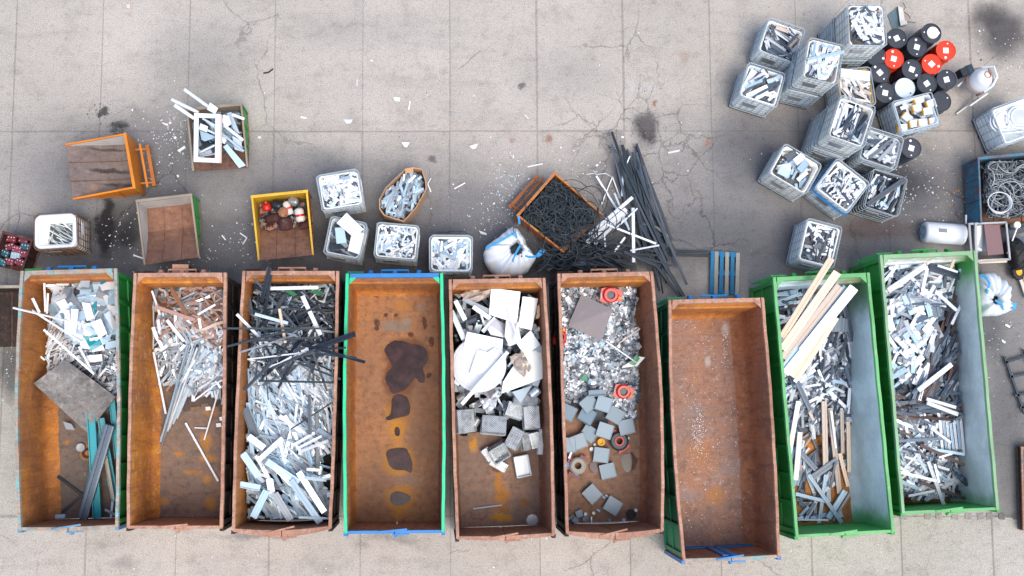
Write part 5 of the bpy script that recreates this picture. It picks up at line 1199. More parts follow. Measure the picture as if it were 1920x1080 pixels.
# ---------------------------------------------------------------- scrap in the long containers
def cpile(i, pts, m=.14): return Pile(CN[i].inner(m), FL, pts)
WM, PS = 'white_metal', 'pale_steel'
BN = ('bent0', 'bent1', 'bent2', 'bent3', 'bent4')
# --- first: sheets, rods, slab, teal beams
F = 'in the leftmost container'
pl = cpile(1, [(130, 520, 1.2), (200, 520, 1.3), (105, 560, .95), (205, 600, 1.3), (150, 600, 1.3), (85, 640, .7), (200, 660, 1.1), (120, 680, .8), (90, 600, .6), (200, 720, .8), (75, 560, .3), (72, 600, .3), (90, 740, .3), (150, 770, .35), (100, 820, .28), (200, 820, .3), (130, 950, .28), (200, 950, .28), (60, 700, .28), (60, 900, .28)])
pl.core('pile_core', 'packed_scrap', 'packed metal scrap low in the leftmost container')
shm = [(WM, 3), ('light_blue_grey', 7), (PS, 2), ('mid_grey', 2), ('teal', .5), ('dark_grey', .7)]
za = [(95, 520), (218, 512), (222, 648), (150, 648), (95, 590)]
zb = [(72, 590), (150, 600), (165, 705), (80, 690), (66, 650)]
zc = [(130, 640), (222, 645), (222, 745), (180, 730), (120, 690)]
SH = ('sheet0', 'sheet1', 'sheet2', 'sheet3', 'sheet4')
pl.drop(za, 1.1, 70, (.2, .6), (.1, .3), (.012, .02), None, shm, ind=False, kinds=SH)
pl.drop(zb, .8, 90, (.4, 1.0), (.02, .045), (.015, .03), (40, 30), [(WM, 4), ('mid_grey', 2), ('beige', 1)], ind=False)
pl.drop(zc, .9, 260, (.06, .45), (.02, .07), (.01, .04), None, [('mid_grey', 4), (PS, 2), ('dark_grey', 3), ('pinkish_brown', 1), (WM, 1)], ind=False, kinds=('flat', 'angle', 'channel'))
pl.flush('scrap_heap', 'jumbled strips and sheets under the surface ' + F)
pl.drop(zb, .9, 60, (.5, 1.0), (.022, .04), (.02, .03), (38, 18), [(WM, 5), (PS, 2), ('beige', 1)], 'metal_strip', 'strip', 'fanned below the sheets ' + F, kinds=('flat', 'flat') + BN)
pl.drop(zc, 1.0, 60, (.1, .45), (.03, .1), (.02, .03), None, [('mid_grey', 4), (WM, 2), (PS, 2), ('dark_grey', 2)], 'metal_offcut', 'offcut', 'above the grey slab ' + F, kinds=('flat', 'angle', 'channel'))
pl.drop(za, 1.3, 62, (.3, .6), (.18, .34), (.014, .02), (70, 50), shm, 'sheet_metal_piece', 'sheet', 'in the pale heap ' + F, kinds=SH, tilt=.3)
for (p, z, m, ds) in (([(121, 582), (130, 581), (134, 627), (121, 626)], 1.75, WM, 'tall white folded panel at the lower edge of the pale sheets, left half'), ([(133, 579), (147, 580), (142, 627), (132, 627)], 1.78, WM, 'tall white folded panel at the lower edge of the pale sheets, right half'),
  ([(170, 605), (189, 597), (201, 625), (186, 634)], 1.7, WM, 'bright white square sheet near the right of the pale heap'), ([(105, 567), (121, 560), (133, 580), (122, 592)], 1.6, WM, 'white sheet tilted at the left of the pale heap'), ([(153, 567), (169, 569), (176, 596), (163, 602)], 1.7, WM, 'white square sheet in the centre of the pale heap'),
  ([(195, 590), (206, 582), (221, 612), (212, 620)], 1.6, PS, 'grey mottled sheet beside the green outer wall'), ([(162, 667), (191, 664), (192, 677), (164, 680)], 1.3, WM, 'clean white rectangle above the stone coloured slab'), ([(198, 642), (222, 637), (222, 650), (197, 655)], 1.4, 'light_blue_grey', 'pale blue strip sheet at the right wall below the heap'),
  ([(84, 515), (104, 514), (103, 536), (86, 538)], 1.3, 'mottled_zinc', 'dull grey sheet in the upper left corner of the leftmost container'), ([(117, 517), (134, 518), (128, 536), (103, 535)], 1.4, 'crinkled', 'crinkled beige sheet near the head of the leftmost container'), ([(151, 524), (169, 525), (167, 539), (150, 538)], 1.75, 'mid_grey', 'small folded grey sheet near the head of the leftmost container'),
  ([(121, 543), (133, 541), (136, 556), (125, 560)], 1.6, 'dark_grey', 'dark grey folded sheet left of centre in the pale heap'), ([(178, 516), (190, 511), (203, 526), (190, 534)], 1.7, 'dark_teal', 'dark blue-green sheet at the top right of the pale heap'), ([(174, 571), (181, 565), (183, 583), (177, 592)], 1.62, 'teal', 'small teal sheet in the middle of the pale heap')):
    sheet_on('sheet_metal_piece', p, [z, z - .05, z - .12, z - .06], .012, m, ds, 'sheet')
plate('grey_slab', [(63, 719), (122, 674), (217, 744), (164, 812)], [1.4, 1.45, 1.15, .7], .05, 'dirty_slab', 'big dirty grey slab lying askew in the leftmost container', 'slab')
bar('metal_strip', (24, 577), 2.42, (128, 602), 1.7, .05, .04, 'pipe', 'white_metal', 'long pale tube sticking out over the left rim of the leftmost container', 'tube')
for a, b_, z, w_, ds in (((61, 559), (74, 586), 1.9, .06, 'white strip leaning on the left wall, upper end free'), ((57, 580), (150, 640), 1.65, .05, 'long white strip running down right across the fan'), ((82, 618), (175, 700), 1.6, .05, 'long white strip ending near the slab'), ((148, 650), (176, 702), 1.5, .045, 'white strip pointing at the slab from the heap'), ((83, 525), (85, 585), 1.5, .045, 'upright white strip at the left edge of the heap'), ((90, 550), (88, 588), 1.5, .05, 'second upright white strip near the left wall'), ((60, 655), (84, 675), 1.0, .04, 'short white strip resting on the left wall')):
    bar('metal_strip', a, z, b_, z - .15, w_, .02, 'flat', 'white_metal', ds + ', leftmost container', 'strip')
for (a, za_, b_, zb_, w_, th, kd, m, ds) in (((170, 762), .9, (183, 972), .55, .2, .1, 'channel', 'teal', 'long teal beam standing closest to the slab'), ((190, 784), .8, (217, 940), .5, .16, .08, 'channel', 'teal', 'second teal beam along the right wall'), ((210, 746), .9, (221, 860), .7, .14, .08, 'channel', 'teal', 'upper teal beam in the right corner'), ((186, 785), .75, (212, 935), .7, .09, .05, 'channel', 'grey_wood', 'thin olive grey beam between the teal beams'), ((206, 797), 1.0, (155, 972), .6, .24, .1, 'groove', 'slate_beam', 'wide slate grey beam crossing over the teal beams'), ((190, 800), .7, (150, 972), .45, .08, .05, 'flat', 'dark_teal', 'dark beam under the wide slate beam'),
   ((174, 755), .95, (182, 790), .8, .08, .05, 'channel', 'mid_grey', 'short grey profile at the upper end of the teal beams'), ((108, 893), .33, (154, 928), .36, .07, .04, 'flat', 'near_black', 'black flat bar on the bare floor, upper of two'), ((116, 961), .33, (156, 926), .36, .06, .04, 'flat', 'near_black', 'black flat bar nearest the door, crossed with another'), ((213, 925), .5, (208, 972), .5, .05, .04, 'flat', 'light_blue_grey', 'thin pale strip at the lower right wall'), ((197, 955), .5, (216, 965), .5, .06, .04, 'flat', 'mid_grey', 'short grey strip in the lower right corner'), ((202, 905), .45, (220, 900), .5, .2, .03, 'flat', 'teal', 'short teal piece under the second teal beam')):
    bar('steel_beam' if w_ > .12 else 'metal_strip', a, za_, b_, zb_, w_, th, kd, m, ds + ' ' + F, 'beam' if w_ > .12 else 'strip')
c = P(151, 839, .36); t = place('round_disc', MB().lathe((0, 0, 0), [(.11, 0), (.115, .06), (.1, .075), (.001, .07)], 20).mesh('round_disc', 'galv'), label='round grey disc on the dark floor beside the teal beam', cat='disc'); t.location = (c.x, c.y, .3)
m = Matrix.Rotation(R(90), 3, 'Y'); c = P(114, 969, .35); t = place('short_pipe', MB().lathe((-.12, 0, 0), [(.04, 0), (.07, 0), (.07, .24), (.04, .24)], 16, m).mesh('short_pipe', 'light_blue_grey'), label='short pale pipe by the door of the leftmost container', cat='pipe'); t.location = (c.x, c.y, .37)
c = P(164, 850, .3); t = place('rusty_ring', MB().lathe((0, 0, 0), [(.07, 0), (.12, .0), (.13, .03), (.07, .03), (.07, 0)], 18).mesh('rusty_ring', 'dark_rust'), label='small dark rusty ring beside the round grey disc', cat='ring'); t.location = (c.x, c.y, .31)
plate('broken_sheet', [(118, 790), (134, 795), (140, 806), (124, 805)], .5, .01, 'mid_grey', 'torn grey sheet scrap below the dirty slab', 'sheet')

# --- second: pinkish and pale strips
F = 'in the second container'
pl = cpile(2, [(300, 540, .9), (400, 540, 1.1), (350, 600, 1.2), (300, 620, .75), (410, 620, 1.1), (350, 680, .95), (300, 680, .5), (405, 700, .8), (340, 740, .5), (400, 760, .4), (310, 740, .28), (380, 800, .28), (340, 860, .28), (280, 620, .28), (278, 700, .28), (340, 950, .28), (300, 800, .28), (400, 900, .28)])
pl.core('pile_core_rust', 'packed_scrap', 'packed rusty scrap low in the second container')
pk = [('pinkish_brown', 5), ('beige', 2), ('mid_grey', 3), (PS, 3), ('rusty_strip', 2), ('brown', 1.5)]
gw = [(WM, 3), (PS, 5), ('light_blue_grey', 2), ('mid_grey', 1.5), ('pinkish_brown', .6)]
za = [(290, 530), (422, 530), (422, 645), (330, 640), (288, 600)]; zb = [(285, 600), (422, 625), (420, 740), (330, 735), (288, 690)]
pl.drop(za, 1.0, 210, (.2, .8), (.03, .08), (.015, .04), None, pk, ind=False, kinds=('flat', 'channel', 'angle')); pl.drop(zb, .8, 170, (.2, .8), (.03, .08), (.015, .04), (50, 40), gw, ind=False, kinds=('flat', 'channel', 'angle'))
pl.flush('scrap_heap', 'jumbled rusty and pale strips under the surface ' + F)
pl.drop(za, 1.1, 120, (.25, 1.0), (.03, .08), (.015, .035), (-30, 45), pk, 'steel_strip', 'strip', 'in the pinkish heap ' + F, kinds=('flat', 'channel', 'angle') + BN)
pl.drop(zb, .95, 90, (.25, 1.0), (.03, .09), (.015, .035), (50, 45), gw, 'steel_strip', 'strip', 'in the pale lower heap ' + F, kinds=('flat', 'channel', 'angle') + BN)
for k in range(13):
    t_ = k / 12; x0 = 352 + 38 * t_ + rnd.uniform(-4, 4); bar('long_profile', (x0, 648 + rnd.uniform(-6, 10)), 1.25 - .2 * t_, (299 + 30 * t_ ** 1.3 + rnd.uniform(-3, 3), 838 - 50 * t_ + rnd.uniform(-8, 5)), .40, rnd.choice((.03, .04, .07)), .03, rnd.choice(('groove', 'ridge', 'channel')), rnd.choice((WM, PS, PS, 'light_blue_grey', 'mid_grey')), 'pale profile of the sliding bundle, ' + ORD[k] + ' from the left, second container', 'profile')
for k in range(14):
    bar('long_profile', (388 + rnd.uniform(-8, 20), 655 + rnd.uniform(0, 40)), 1.0, (372 + rnd.uniform(-10, 34), 730 + rnd.uniform(-20, 22)), .5, rnd.choice((.03, .05, .07)), .03, rnd.choice(('groove', 'flat')), rnd.choice((WM, PS)), 'pale strip fanned to the right of the long bundle ' + F, 'profile', 'fan of pale strips beside the long bundle')
for a, b_, z0_, z1_, w_, ds in (((348, 793), (409, 902), .36, .36, .05, 'lone white bar lying diagonally on the floor'), ((288, 660), (311, 776), .8, .4, .05, 'white bar sloping down the left wall'), ((413, 722), (383, 825), .6, .35, .035, 'thin white bar near the right wall'), ((365, 802), (388, 803), .33, .34, .03, 'tiny white bar in mid floor'), ((363, 752), (416, 712), .9, 1.1, .035, 'thin bar pointing up right to the rim'),
   ((285, 545), (300, 590), 1.3, 1.2, .05, 'upright pale strip at the left edge'), ((290, 575), (365, 600), 1.5, 1.45, .09, 'long pinkish flat bar across the heap'), ((320, 540), (350, 590), 1.5, 1.5, .09, 'wide rusty brown bar across the upper heap'), ((374, 550), (415, 600), 1.5, 1.4, .05, 'long pinkish strip at the upper right'), ((371, 590), (404, 571), 1.55, 1.6, .05, 'bright white strip in the middle right'), ((313, 600), (345, 640), 1.4, 1.3, .08, 'broad white strip in the middle left'), ((284, 565), (284, 655), .75, .6, .14, 'tall grey sheet strip against the left wall')):
    m = 'pinkish_brown' if 'pinkish' in ds else 'rusty_strip' if 'rusty' in ds else PS if ('pale' in ds or 'grey' in ds) else WM
    bar('steel_bar', a, z0_, b_, z1_, w_, .025, 'flat', m, ds + ' ' + F, 'bar')
for x, y in ((416, 785), (410, 797), (417, 745), (337, 768), (390, 766)): plate('loose_chip', [(x - 5, y - 3), (x + 4, y - 4), (x + 5, y + 3), (x - 4, y + 4)], .35, .02, WM, 'small white chip on the floor below the heap ' + F, 'offcut').__setitem__('group', 'white chips on the floor of the second container')

# --- third: black over white profiles
F = 'in the third container'
pl = cpile(3, [(480, 540, 1.3), (600, 540, 1.3), (540, 600, 1.5), (480, 680, 1.4), (600, 680, 1.4), (540, 750, 1.4), (480, 800, 1.3), (600, 800, 1.3), (530, 870, 1.35), (480, 900, 1.2), (590, 930, 1.15), (530, 970, 1.1), (470, 965, .9), (545, 530, 1.0)])
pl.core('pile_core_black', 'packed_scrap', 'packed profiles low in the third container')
dk = [('near_black', 5), ('dark_grey', 3), ('blue_black', 3), ('light_blue_grey', 1.2), (WM, .7), ('mid_grey', 1)]
za = [(462, 520), (632, 520), (630, 690), (462, 690)]; zm = [(460, 650), (630, 650), (626, 830), (458, 830)]; zb = [(455, 780), (622, 790), (618, 985), (450, 985)]
KP = ('groove', 'ridge', 'channel', 'flat')
pl.drop(za, 1.4, 300, (.5, 1.6), (.025, .06), (.025, .04), None, dk + [('light_blue_grey', 2)], ind=False, kinds=KP)
pl.drop(zm, 1.5, 260, (.4, 1.5), (.03, .07), (.03, .05), (-55, 30), [(WM, 5), (PS, 3), ('light_blue_grey', 2), ('mid_grey', 1)], ind=False, kinds=KP)
pl.drop(zb, 1.3, 150, (.2, .9), (.06, .13), (.03, .05), (-50, 40), [('light_blue_grey', 5), (PS, 3), (WM, 2), ('mid_grey', 1.5)], ind=False, kinds=KP)
pl.flush('profile_heap', 'jumbled window profiles under the surface ' + F)
pl.drop([(600, 650), (630, 650), (628, 720), (600, 720)], 1.5, 14, (.1, .25), (.05, .08), (.04, .05), None, [('light_blue_grey', 3), ('red_plastic', 1)], 'short_offcut', 'offcut', 'in the pocket by the right wall ' + F)
pl.drop(zm, 1.6, 100, (.7, 1.7), (.035, .075), (.03, .05), (-55, 22), [(WM, 4), (PS, 3), ('light_blue_grey', 3), ('dark_grey', .9)], 'window_profile', 'profile', 'amid the heap ' + F, kinds=KP)
pl.drop(zb, 1.4, 84, (.5, 1.5), (.05, .10), (.035, .05), (-48, 38), [('light_blue_grey', 7), (PS, 3), (WM, 1.2), ('mid_grey', 2)], 'window_profile', 'profile', 'at the door end ' + F, kinds=('groove', 'ridge', 'channel'))
pl.drop(za, 1.6, 108, (.7, 1.9), (.025, .055), (.025, .04), (8, 50), dk, 'window_profile', 'profile', 'at the head end ' + F, kinds=KP + BN[:3])
for a, za_, b_, zb_, w_, m, ds in (((665, 626), 2.75, (580, 657), 2.1, .16, 'near_black', 'thick black profile sticking out farthest over the mint rim'), ((684, 679), 2.7, (565, 645), 2.1, .09, 'near_black', 'black profile sticking out lowest over the mint rim'), ((668, 671), 2.65, (590, 662), 2.15, .07, 'dark_grey', 'dark profile just above the lowest one sticking out right'), ((648, 652), 2.5, (580, 656), 2.2, .05, 'near_black', 'short black bar ending at the mint rim'),
   ((416, 616), 2.5, (613, 616), 2.2, .055, 'blue_black', 'long straight black bar across the heap and over the left rim'), ((425, 650), 2.45, (560, 615), 2.3, .06, 'blue_black', 'black bar sticking out over the left rim, pointing down left'), ((452, 660), 2.4, (555, 628), 2.2, .05, 'mid_grey', 'grey bar ending above the left rim'), ((464, 674), 2.3, (580, 660), 2.1, .04, WM, 'thin white bent bar in the upper half'), ((444, 589), 2.42, (494, 640), 2.0, .08, WM, 'white profile leaning over the left rim'),
   ((478, 589), 2.2, (540, 606), 2.2, .09, PS, 'pale broken profile left of centre'), ((456, 640), 2.3, (598, 633), 2.25, .07, 'near_black', 'black bar parallel to the long straight one'), ((485, 714), 2.1, (625, 717), 2.1, .06, 'blue_black', 'dark bar lying straight across the middle'), ((510, 690), 2.25, (592, 655), 2.3, .07, 'near_black', 'black bar rising to the centre knot'), ((458, 731), 1.9, (526, 663), 2.2, .09, 'dark_grey', 'dark profile fanning down to the left wall'), ((506, 502), 2.45, (490, 566), 1.9, .11, 'near_black', 'black profile rising over the head rail'), ((508, 515), 2.3, (496, 590), 1.8, .08, 'near_black', 'black profile beside the one over the head rail'),
   ((534, 553), 2.1, (515, 588), 2.0, .1, 'near_black', 'short thick black profile near the head'), ((524, 579), 2.3, (535, 643), 2.1, .08, 'cream', 'cream coloured upright profile near the centre'), ((567, 555), 2.2, (601, 628), 2.0, .12, WM, 'wide white profile right of centre'), ((502, 541), 1.9, (597, 539), 1.9, .1, WM, 'white tube lying straight across near the head'), ((586, 659), 2.3, (613, 733), 1.9, .06, 'near_black', 'black bar pointing down from the centre knot'), ((638, 711), 2.3, (560, 680), 2.1, .06, 'dark_grey', 'dark bar ending on the right rim'), ((495, 655), 2.0, (503, 750), 1.9, .03, 'blue_black', 'thin dark rod pointing down'), ((463, 545), 1.6, (472, 590), 1.6, .12, 'dark_grey', 'dark wide profile against the left wall near the head'),
   ((580, 740), 2.0, (581, 815), 1.9, .1, 'dark_grey', 'dark upright profile in the middle of the white ones'), ((545, 805), 1.9, (622, 755), 1.95, .04, 'blue_black', 'thin blue-black bar crossing the white profiles'), ((459, 765), 1.7, (478, 820), 1.6, .2, 'dark_grey', 'wide dark flat piece at the left wall'), ((560, 590), 2.2, (632, 560), 2.1, .06, 'blue_black', 'blue-black bar near the right wall'), ((540, 530), 1.8, (620, 600), 1.9, .07, 'near_black', 'black bar crossing the head end'), ((470, 515), 2.0, (560, 620), 2.0, .07, 'dark_grey', 'dark bar crossing from the head corner')):
    bar('long_profile', a, za_, b_, zb_, w_ * .85, .045, rnd.choice(('groove', 'channel')), m, ds + ' ' + F, 'profile')
for a, b_, w_, m, ds in (((455, 850), (485, 893), .17, 'light_blue_grey', 'wide pale profile nearest the left wall'), ((500, 865), (560, 905), .16, 'light_blue_grey', 'wide pale profile in a left to right slant'), ((545, 900), (600, 980), .16, 'light_blue_grey', 'long wide grey profile reaching the door'), ((515, 875), (550, 910), .12, PS, 'silvery profile in the middle of the door end'), ((560, 885), (608, 960), .14, PS, 'long silvery profile beside the wide grey one'), ((500, 920), (475, 970), .17, 'light_blue_grey', 'wide pale profile leaning to the lower left'), ((515, 925), (545, 975), .17, 'mid_grey', 'dark grey wide profile by the door'), ((450, 908), (488, 915), .15, 'light_blue_grey', 'short wide profile lying level at the left'), ((505, 898), (510, 925), .16, PS, 'short wide profile standing upright'), ((560, 970), (617, 972), .05, 'light_blue_grey', 'thin strip along the door'), ((530, 822), (486, 862), .12, WM, 'white profile slanting up right below the dark bar'), ((466, 818), (495, 840), .15, WM, 'short wide white profile at the left'), ((590, 812), (550, 835), .07, WM, 'white bar of the three parallel ones, uppermost'), ((603, 818), (556, 842), .06, WM, 'white bar of the three parallel ones, middle'), ((616, 826), (560, 848), .07, WM, 'white bar of the three parallel ones, lowest'), ((575, 880), (603, 882), .07, WM, 'level white strip near the right wall'), ((570, 896), (612, 900), .08, 'light_blue_grey', 'level pale strip near the right wall')):
    bar('wide_profile', a, 1.85, b_, 1.75, w_, .05, rnd.choice(('groove', 'ridge', 'channel')), m, ds + ', door end of the third container', 'profile')
for p in ([(533, 545), (545, 543), (558, 552), (550, 556)], [(578, 546), (592, 543), (612, 549), (596, 554)]): plate('green_sheet', p, 1.9, .01, 'dark_green', ('left' if p[0][0] < 560 else 'right') + ' crumpled dark green strip near the head of the third container', 'strip')

# --- fourth: puddles
def puddle(pts, label, z=FL + .012):
    w_ = []; n = len(pts); 
    for i in range(n):
        p0, p1, p2, p3 = [Vector(pts[(i + k) % n]) for k in (-1, 0, 1, 2)]
        for t_ in (0, .25, .5, .75): 
            q = .5 * ((2 * p1) + (p2 - p0) * t_ + (2 * p0 - 5 * p1 + 4 * p2 - p3) * t_ ** 2 + (3 * p1 - p0 - 3 * p2 + p3) * t_ ** 3); q += Vector((rnd.uniform(-.4, .4), rnd.uniform(-.4, .4))); w_.append(P(q.x, q.y, z))
    o = sum(w_, Vector()) / len(w_); mb = MB(); k = len(w_); mb.add([(p.x - o.x, p.y - o.y, 0) for p in w_], [tuple(range(k))]); me = mb.mesh('puddle', 'puddle'); 
    if me.polygons[0].normal.z < 0: me.flip_normals()
    ob = place('puddle', me, label=label, cat='puddle', kind='stuff'); ob.location = (o.x, o.y, z); return ob
puddle([(721, 655), (732, 643), (748, 639), (772, 645), (788, 648), (801, 660), (801, 678), (793, 690), (797, 705), (795, 717), (786, 716), (778, 709), (768, 722), (755, 733), (736, 738), (729, 725), (723, 715), (725, 700), (735, 688), (727, 670)], 'large dark puddle on the floor of the empty oily container')
puddle([(735, 748), (746, 739), (763, 745), (769, 765), (765, 778), (748, 783), (727, 788), (724, 783), (733, 775)], 'second dark puddle below the large one')
puddle([(725, 848), (738, 841), (760, 841), (768, 853), (773, 870), (771, 886), (758, 882), (738, 880), (728, 868)], 'third dark puddle in the oily container')
puddle([(735, 925), (750, 922), (765, 928), (770, 934), (760, 945), (742, 948), (732, 938)], 'lowest dark puddle near the blue door')
puddle([(741, 803), (746, 801), (750, 808), (748, 817), (742, 817), (740, 810)], 'tiny puddle inside the yellow stain')
puddle([(1165, 856), (1180, 850), (1185, 862), (1183, 880), (1175, 886), (1167, 875)], 'dark puddle in the sixth container, right half')
puddle([(1106, 868), (1116, 866), (1122, 878), (1118, 886), (1108, 882)], 'dark puddle under the grey box in the sixth container')

# --- fifth: white sheets, round sheet, perforated trays
F = 'in the fifth container'
pl = cpile(5, [(860, 560, .9), (1000, 560, .9), (930, 600, 1.1), (870, 680, .95), (1000, 680, 1.0), (930, 740, .8), (870, 790, .5), (1000, 790, .5), (930, 830, .4), (890, 850, .28), (1010, 860, .28), (940, 900, .28), (940, 970, .28), (865, 850, .28)])
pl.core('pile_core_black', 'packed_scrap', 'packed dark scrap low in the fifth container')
zz = [(852, 540), (1018, 540), (1022, 790), (860, 790)]
pl.drop(zz, .9, 150, (.15, .7), (.05, .2), (.01, .04), None, [('mid_grey', 3), (PS, 3), ('near_black', 3), ('dark_grey', 3), (WM, 1)], ind=False, kinds=('flat', 'angle', 'channel', 'sheet1', 'sheet3')); pl.flush('scrap_heap', 'small mixed metal under the sheets ' + F)
pl.drop([(850, 545), (905, 545), (905, 640), (850, 640)], 1.2, 16, (.3, .7), (.06, .14), (.02, .05), (-55, 40), [(PS, 3), ('mid_grey', 2), (WM, 1)], 'metal_offcut', 'offcut', 'in the upper left corner ' + F, kinds=('channel', 'flat', 'sheet2'))
pl.drop([(980, 600), (1020, 600), (1022, 660), (990, 650)], 1.2, 14, (.1, .4), (.04, .1), (.01, .03), None, [(PS, 2), ('mid_grey', 2), ('beige', 1)], 'metal_offcut', 'offcut', 'by the right wall ' + F, kinds=('channel', 'flat', 'sheet4'))
pl.drop([(850, 700), (1015, 705), (1018, 760), (860, 765)], 1.0, 22, (.15, .4), (.08, .2), (.02, .05), None, [('mid_grey', 3), ('dark_grey', 2), (PS, 2)], 'metal_offcut', 'offcut', 'above the trays ' + F, kinds=('channel', 'flat', 'sheet0'))
def crumple(px_pts, z, seed, mat, name, label, cat, amp=.06, n=9):
    c = [P(x, y, z) for x, y in px_pts]; r = random.Random(seed); o = sum(c, Vector()) / 4; rows = []
    for i in range(n):
        a = c[0].lerp(c[3], i / (n - 1)); b_ = c[1].lerp(c[2], i / (n - 1)); row = []
        for j in range(n):
            p = a.lerp(b_, j / (n - 1)) - o; e = min(i, j, n - 1 - i, n - 1 - j)
            row.append((p.x + r.uniform(-.03, .03), p.y + r.uniform(-.03, .03), r.uniform(-amp, amp) + .03 * e * amp * 6))
        rows.append(row)
    mb = MB().grid(rows, True); mb.grid([[(x, y, zz_ - .012) for x, y, zz_ in row] for row in rows]); ob = mb.build(name, mat, label=label, cat=cat); ob.location = o; return ob
crumple([(858, 552), (930, 528), (950, 545), (890, 568)], 1.7, 3, 'crinkled', 'crumpled_foil', 'long crinkled grey-brown sheet near the head of the fifth container', 'foil', .09)
S5 = [([(921, 540), (976, 547), (969, 606), (917, 590)], 1.8, 'brushed', 'large bright brushed sheet near the head'), ([(980, 556), (992, 557), (985, 616), (972, 613)], 1.75, PS, 'long narrow folded sheet, left half'), ([(992, 557), (1009, 560), (997, 619), (985, 616)], 1.72, 'brushed', 'long narrow folded sheet, right half'),
 ([(969, 645), (995, 619), (1013, 646), (985, 668)], 1.55, PS, 'blue-grey square sheet at the right'), ([(1000, 640), (1021, 652), (1012, 662), (998, 652)], 1.45, 'slate_beam', 'dark blue-grey sheet corner beside the square one'), ([(905, 600), (930, 598), (955, 612), (955, 635), (920, 628)], 1.5, 'brushed', 'pale sheet between the bright sheet and the white one'),
 ([(950, 590), (968, 594), (978, 640), (955, 650), (946, 630)], 1.75, WM, 'torn white sheet in the centre'), ([(974, 668), (1014, 652), (1031, 705), (940, 738), (944, 715)], 1.3, 'mottled_zinc', 'large mottled zinc sheet at the right wall'), ([(960, 735), (998, 723), (976, 756)], 1.15, 'light_blue_grey', 'pale triangular sheet under the zinc sheet'), ([(876, 622), (943, 636), (940, 690), (868, 655)], 1.84, WM, 'big blank white rectangle lying over the round sheet'),
 ([(895, 655), (950, 670), (925, 700), (880, 700)], 1.86, WM, 'white sheet over the middle of the round sheet'), ([(914, 660), (927, 651), (944, 668), (930, 676)], 1.90, 'brushed', 'small torn pale sheet on the white rectangle'), ([(906, 723), (915, 719), (929, 730), (920, 748), (908, 740)], 1.3, 'plate_purple_grey', 'small brown-grey torn plate below the round sheet')]
for p, z, m, ds in S5: sheet_on('metal_sheet', p, [z + .0, z - .03, z - .07, z - .04, z - .02][:len(p)], .014, m, ds + ' ' + F, 'sheet')
crumple([(955, 670), (978, 658), (998, 692), (980, 708)], 1.62, 5, 'crinkled', 'crumpled_foil', 'crumpled beige foil on the zinc sheet in the fifth container', 'foil', .06, 7)
crumple([(900, 748), (935, 735), (930, 765), (912, 775)], 1.2, 8, 'foil', 'crumpled_foil', 'crumpled silver foil below the round sheet in the fifth container', 'foil', .06, 7)
crumple([(1003, 575), (1018, 560), (1021, 585), (1006, 598)], 1.35, 9, 'cream', 'yellowish_bag', 'pale yellow crumpled bag at the right wall of the fifth container', 'bag', .06, 7)
c = P(898, 684, 1.75); mb = MB().lathe((0, 0, 0), [(.66, 0), (.68, .015), (.66, .03), (.001, .03)], 48)
o = mb.build('round_sheet', 'white_metal', label='big round white sheet with dimpled surface in the fifth container', cat='sheet'); o.location = c; o.rotation_euler = (.05, -.08, 0)
mb = MB(); r_ = random.Random(2)
for i in range(-13, 14):
    for j in range(-13, 14):
        x, y = i * .048 + (.024 if j % 2 else 0), j * .045
        if x * x + y * y < .38 and x < .1: mb.lathe((x, y, .03), [(.009, 0), (.001, .005)], 5)
ob = mb.build('dimples', 'light_blue_grey', o, kind='stuff')
mb = MB(); mb.lathe((0, 0, .03), [(.60, 0), (.605, .008), (.61, 0), (.60, 0)], 48); mb.build('pressed_ring', 'pale_steel', o)
S5b = [((866, 758), (952, 660), 2.0, .09, WM, 'long white bar lying diagonally over the round sheet'), ((846, 583), (870, 636), 1.7, .13, PS, 'wide pale bar at the left wall'), ((854, 564), (872, 600), 1.75, .11, PS, 'short wide bar beside the one at the left wall'), ((868, 560), (925, 588), 1.75, .11, 'mid_grey', 'grey bar sloping right from the corner'), ((887, 575), (920, 598), 1.8, .11, WM, 'white block bar left of the bright sheet'), ((905, 622), (929, 596), 1.85, .1, WM, 'white bar pointing up right'), ((951, 576), (966, 622), 1.95, .03, PS, 'thin bright bar leaning on the bright sheet'), ((964, 640), (972, 604), 1.9, .03, WM, 'thin white bar in the centre'), ((902, 590), (909, 612), 1.7, .05, WM, 'short white bar at the upper left')]
for a, b_, z, w_, m, ds in S5b: bar('metal_bar', a, z, b_, z - .03, w_, .05, 'flat' if w_ < .1 else 'channel', m, ds + ' ' + F, 'bar')
def tray(px, z, size, yaw, tx, ty, up, label, mat='perforated'):
    """open-topped perforated tray; up=False shows its base"""
    c = P(px[0], px[1], z); m = Matrix.Rotation(R(yaw), 4, 'Z') @ Matrix.Rotation(R(tx), 4, 'X') @ Matrix.Rotation(R(ty), 4, 'Y')
    if not up: m = m @ Matrix.Rotation(math.pi, 4, 'X')
    x, y, h = size; th = .012; t = bpy.data.objects.new('perforated_tray', None); COL.objects.link(t); t.matrix_world = Matrix.Translation(c) @ m; tag(t, label, 'tray')
    MB().box((0, 0, -h / 2), (x, y, th)).build('tray_base', mat, t)
    for s_ in (-1, 1):
        MB().box((s_ * (x / 2 - th / 2), 0, 0), (th, y, h)).build('tray_side', mat, t); MB().box((0, s_ * (y / 2 - th / 2), 0), (x - 2 * th, th, h)).build('tray_side', mat, t)
    mb = MB().tube(rrect(x + .02, y + .02, .03, h / 2), .011, 4, True); mb.build('rolled_rim', 'pale_steel', t)
    return t
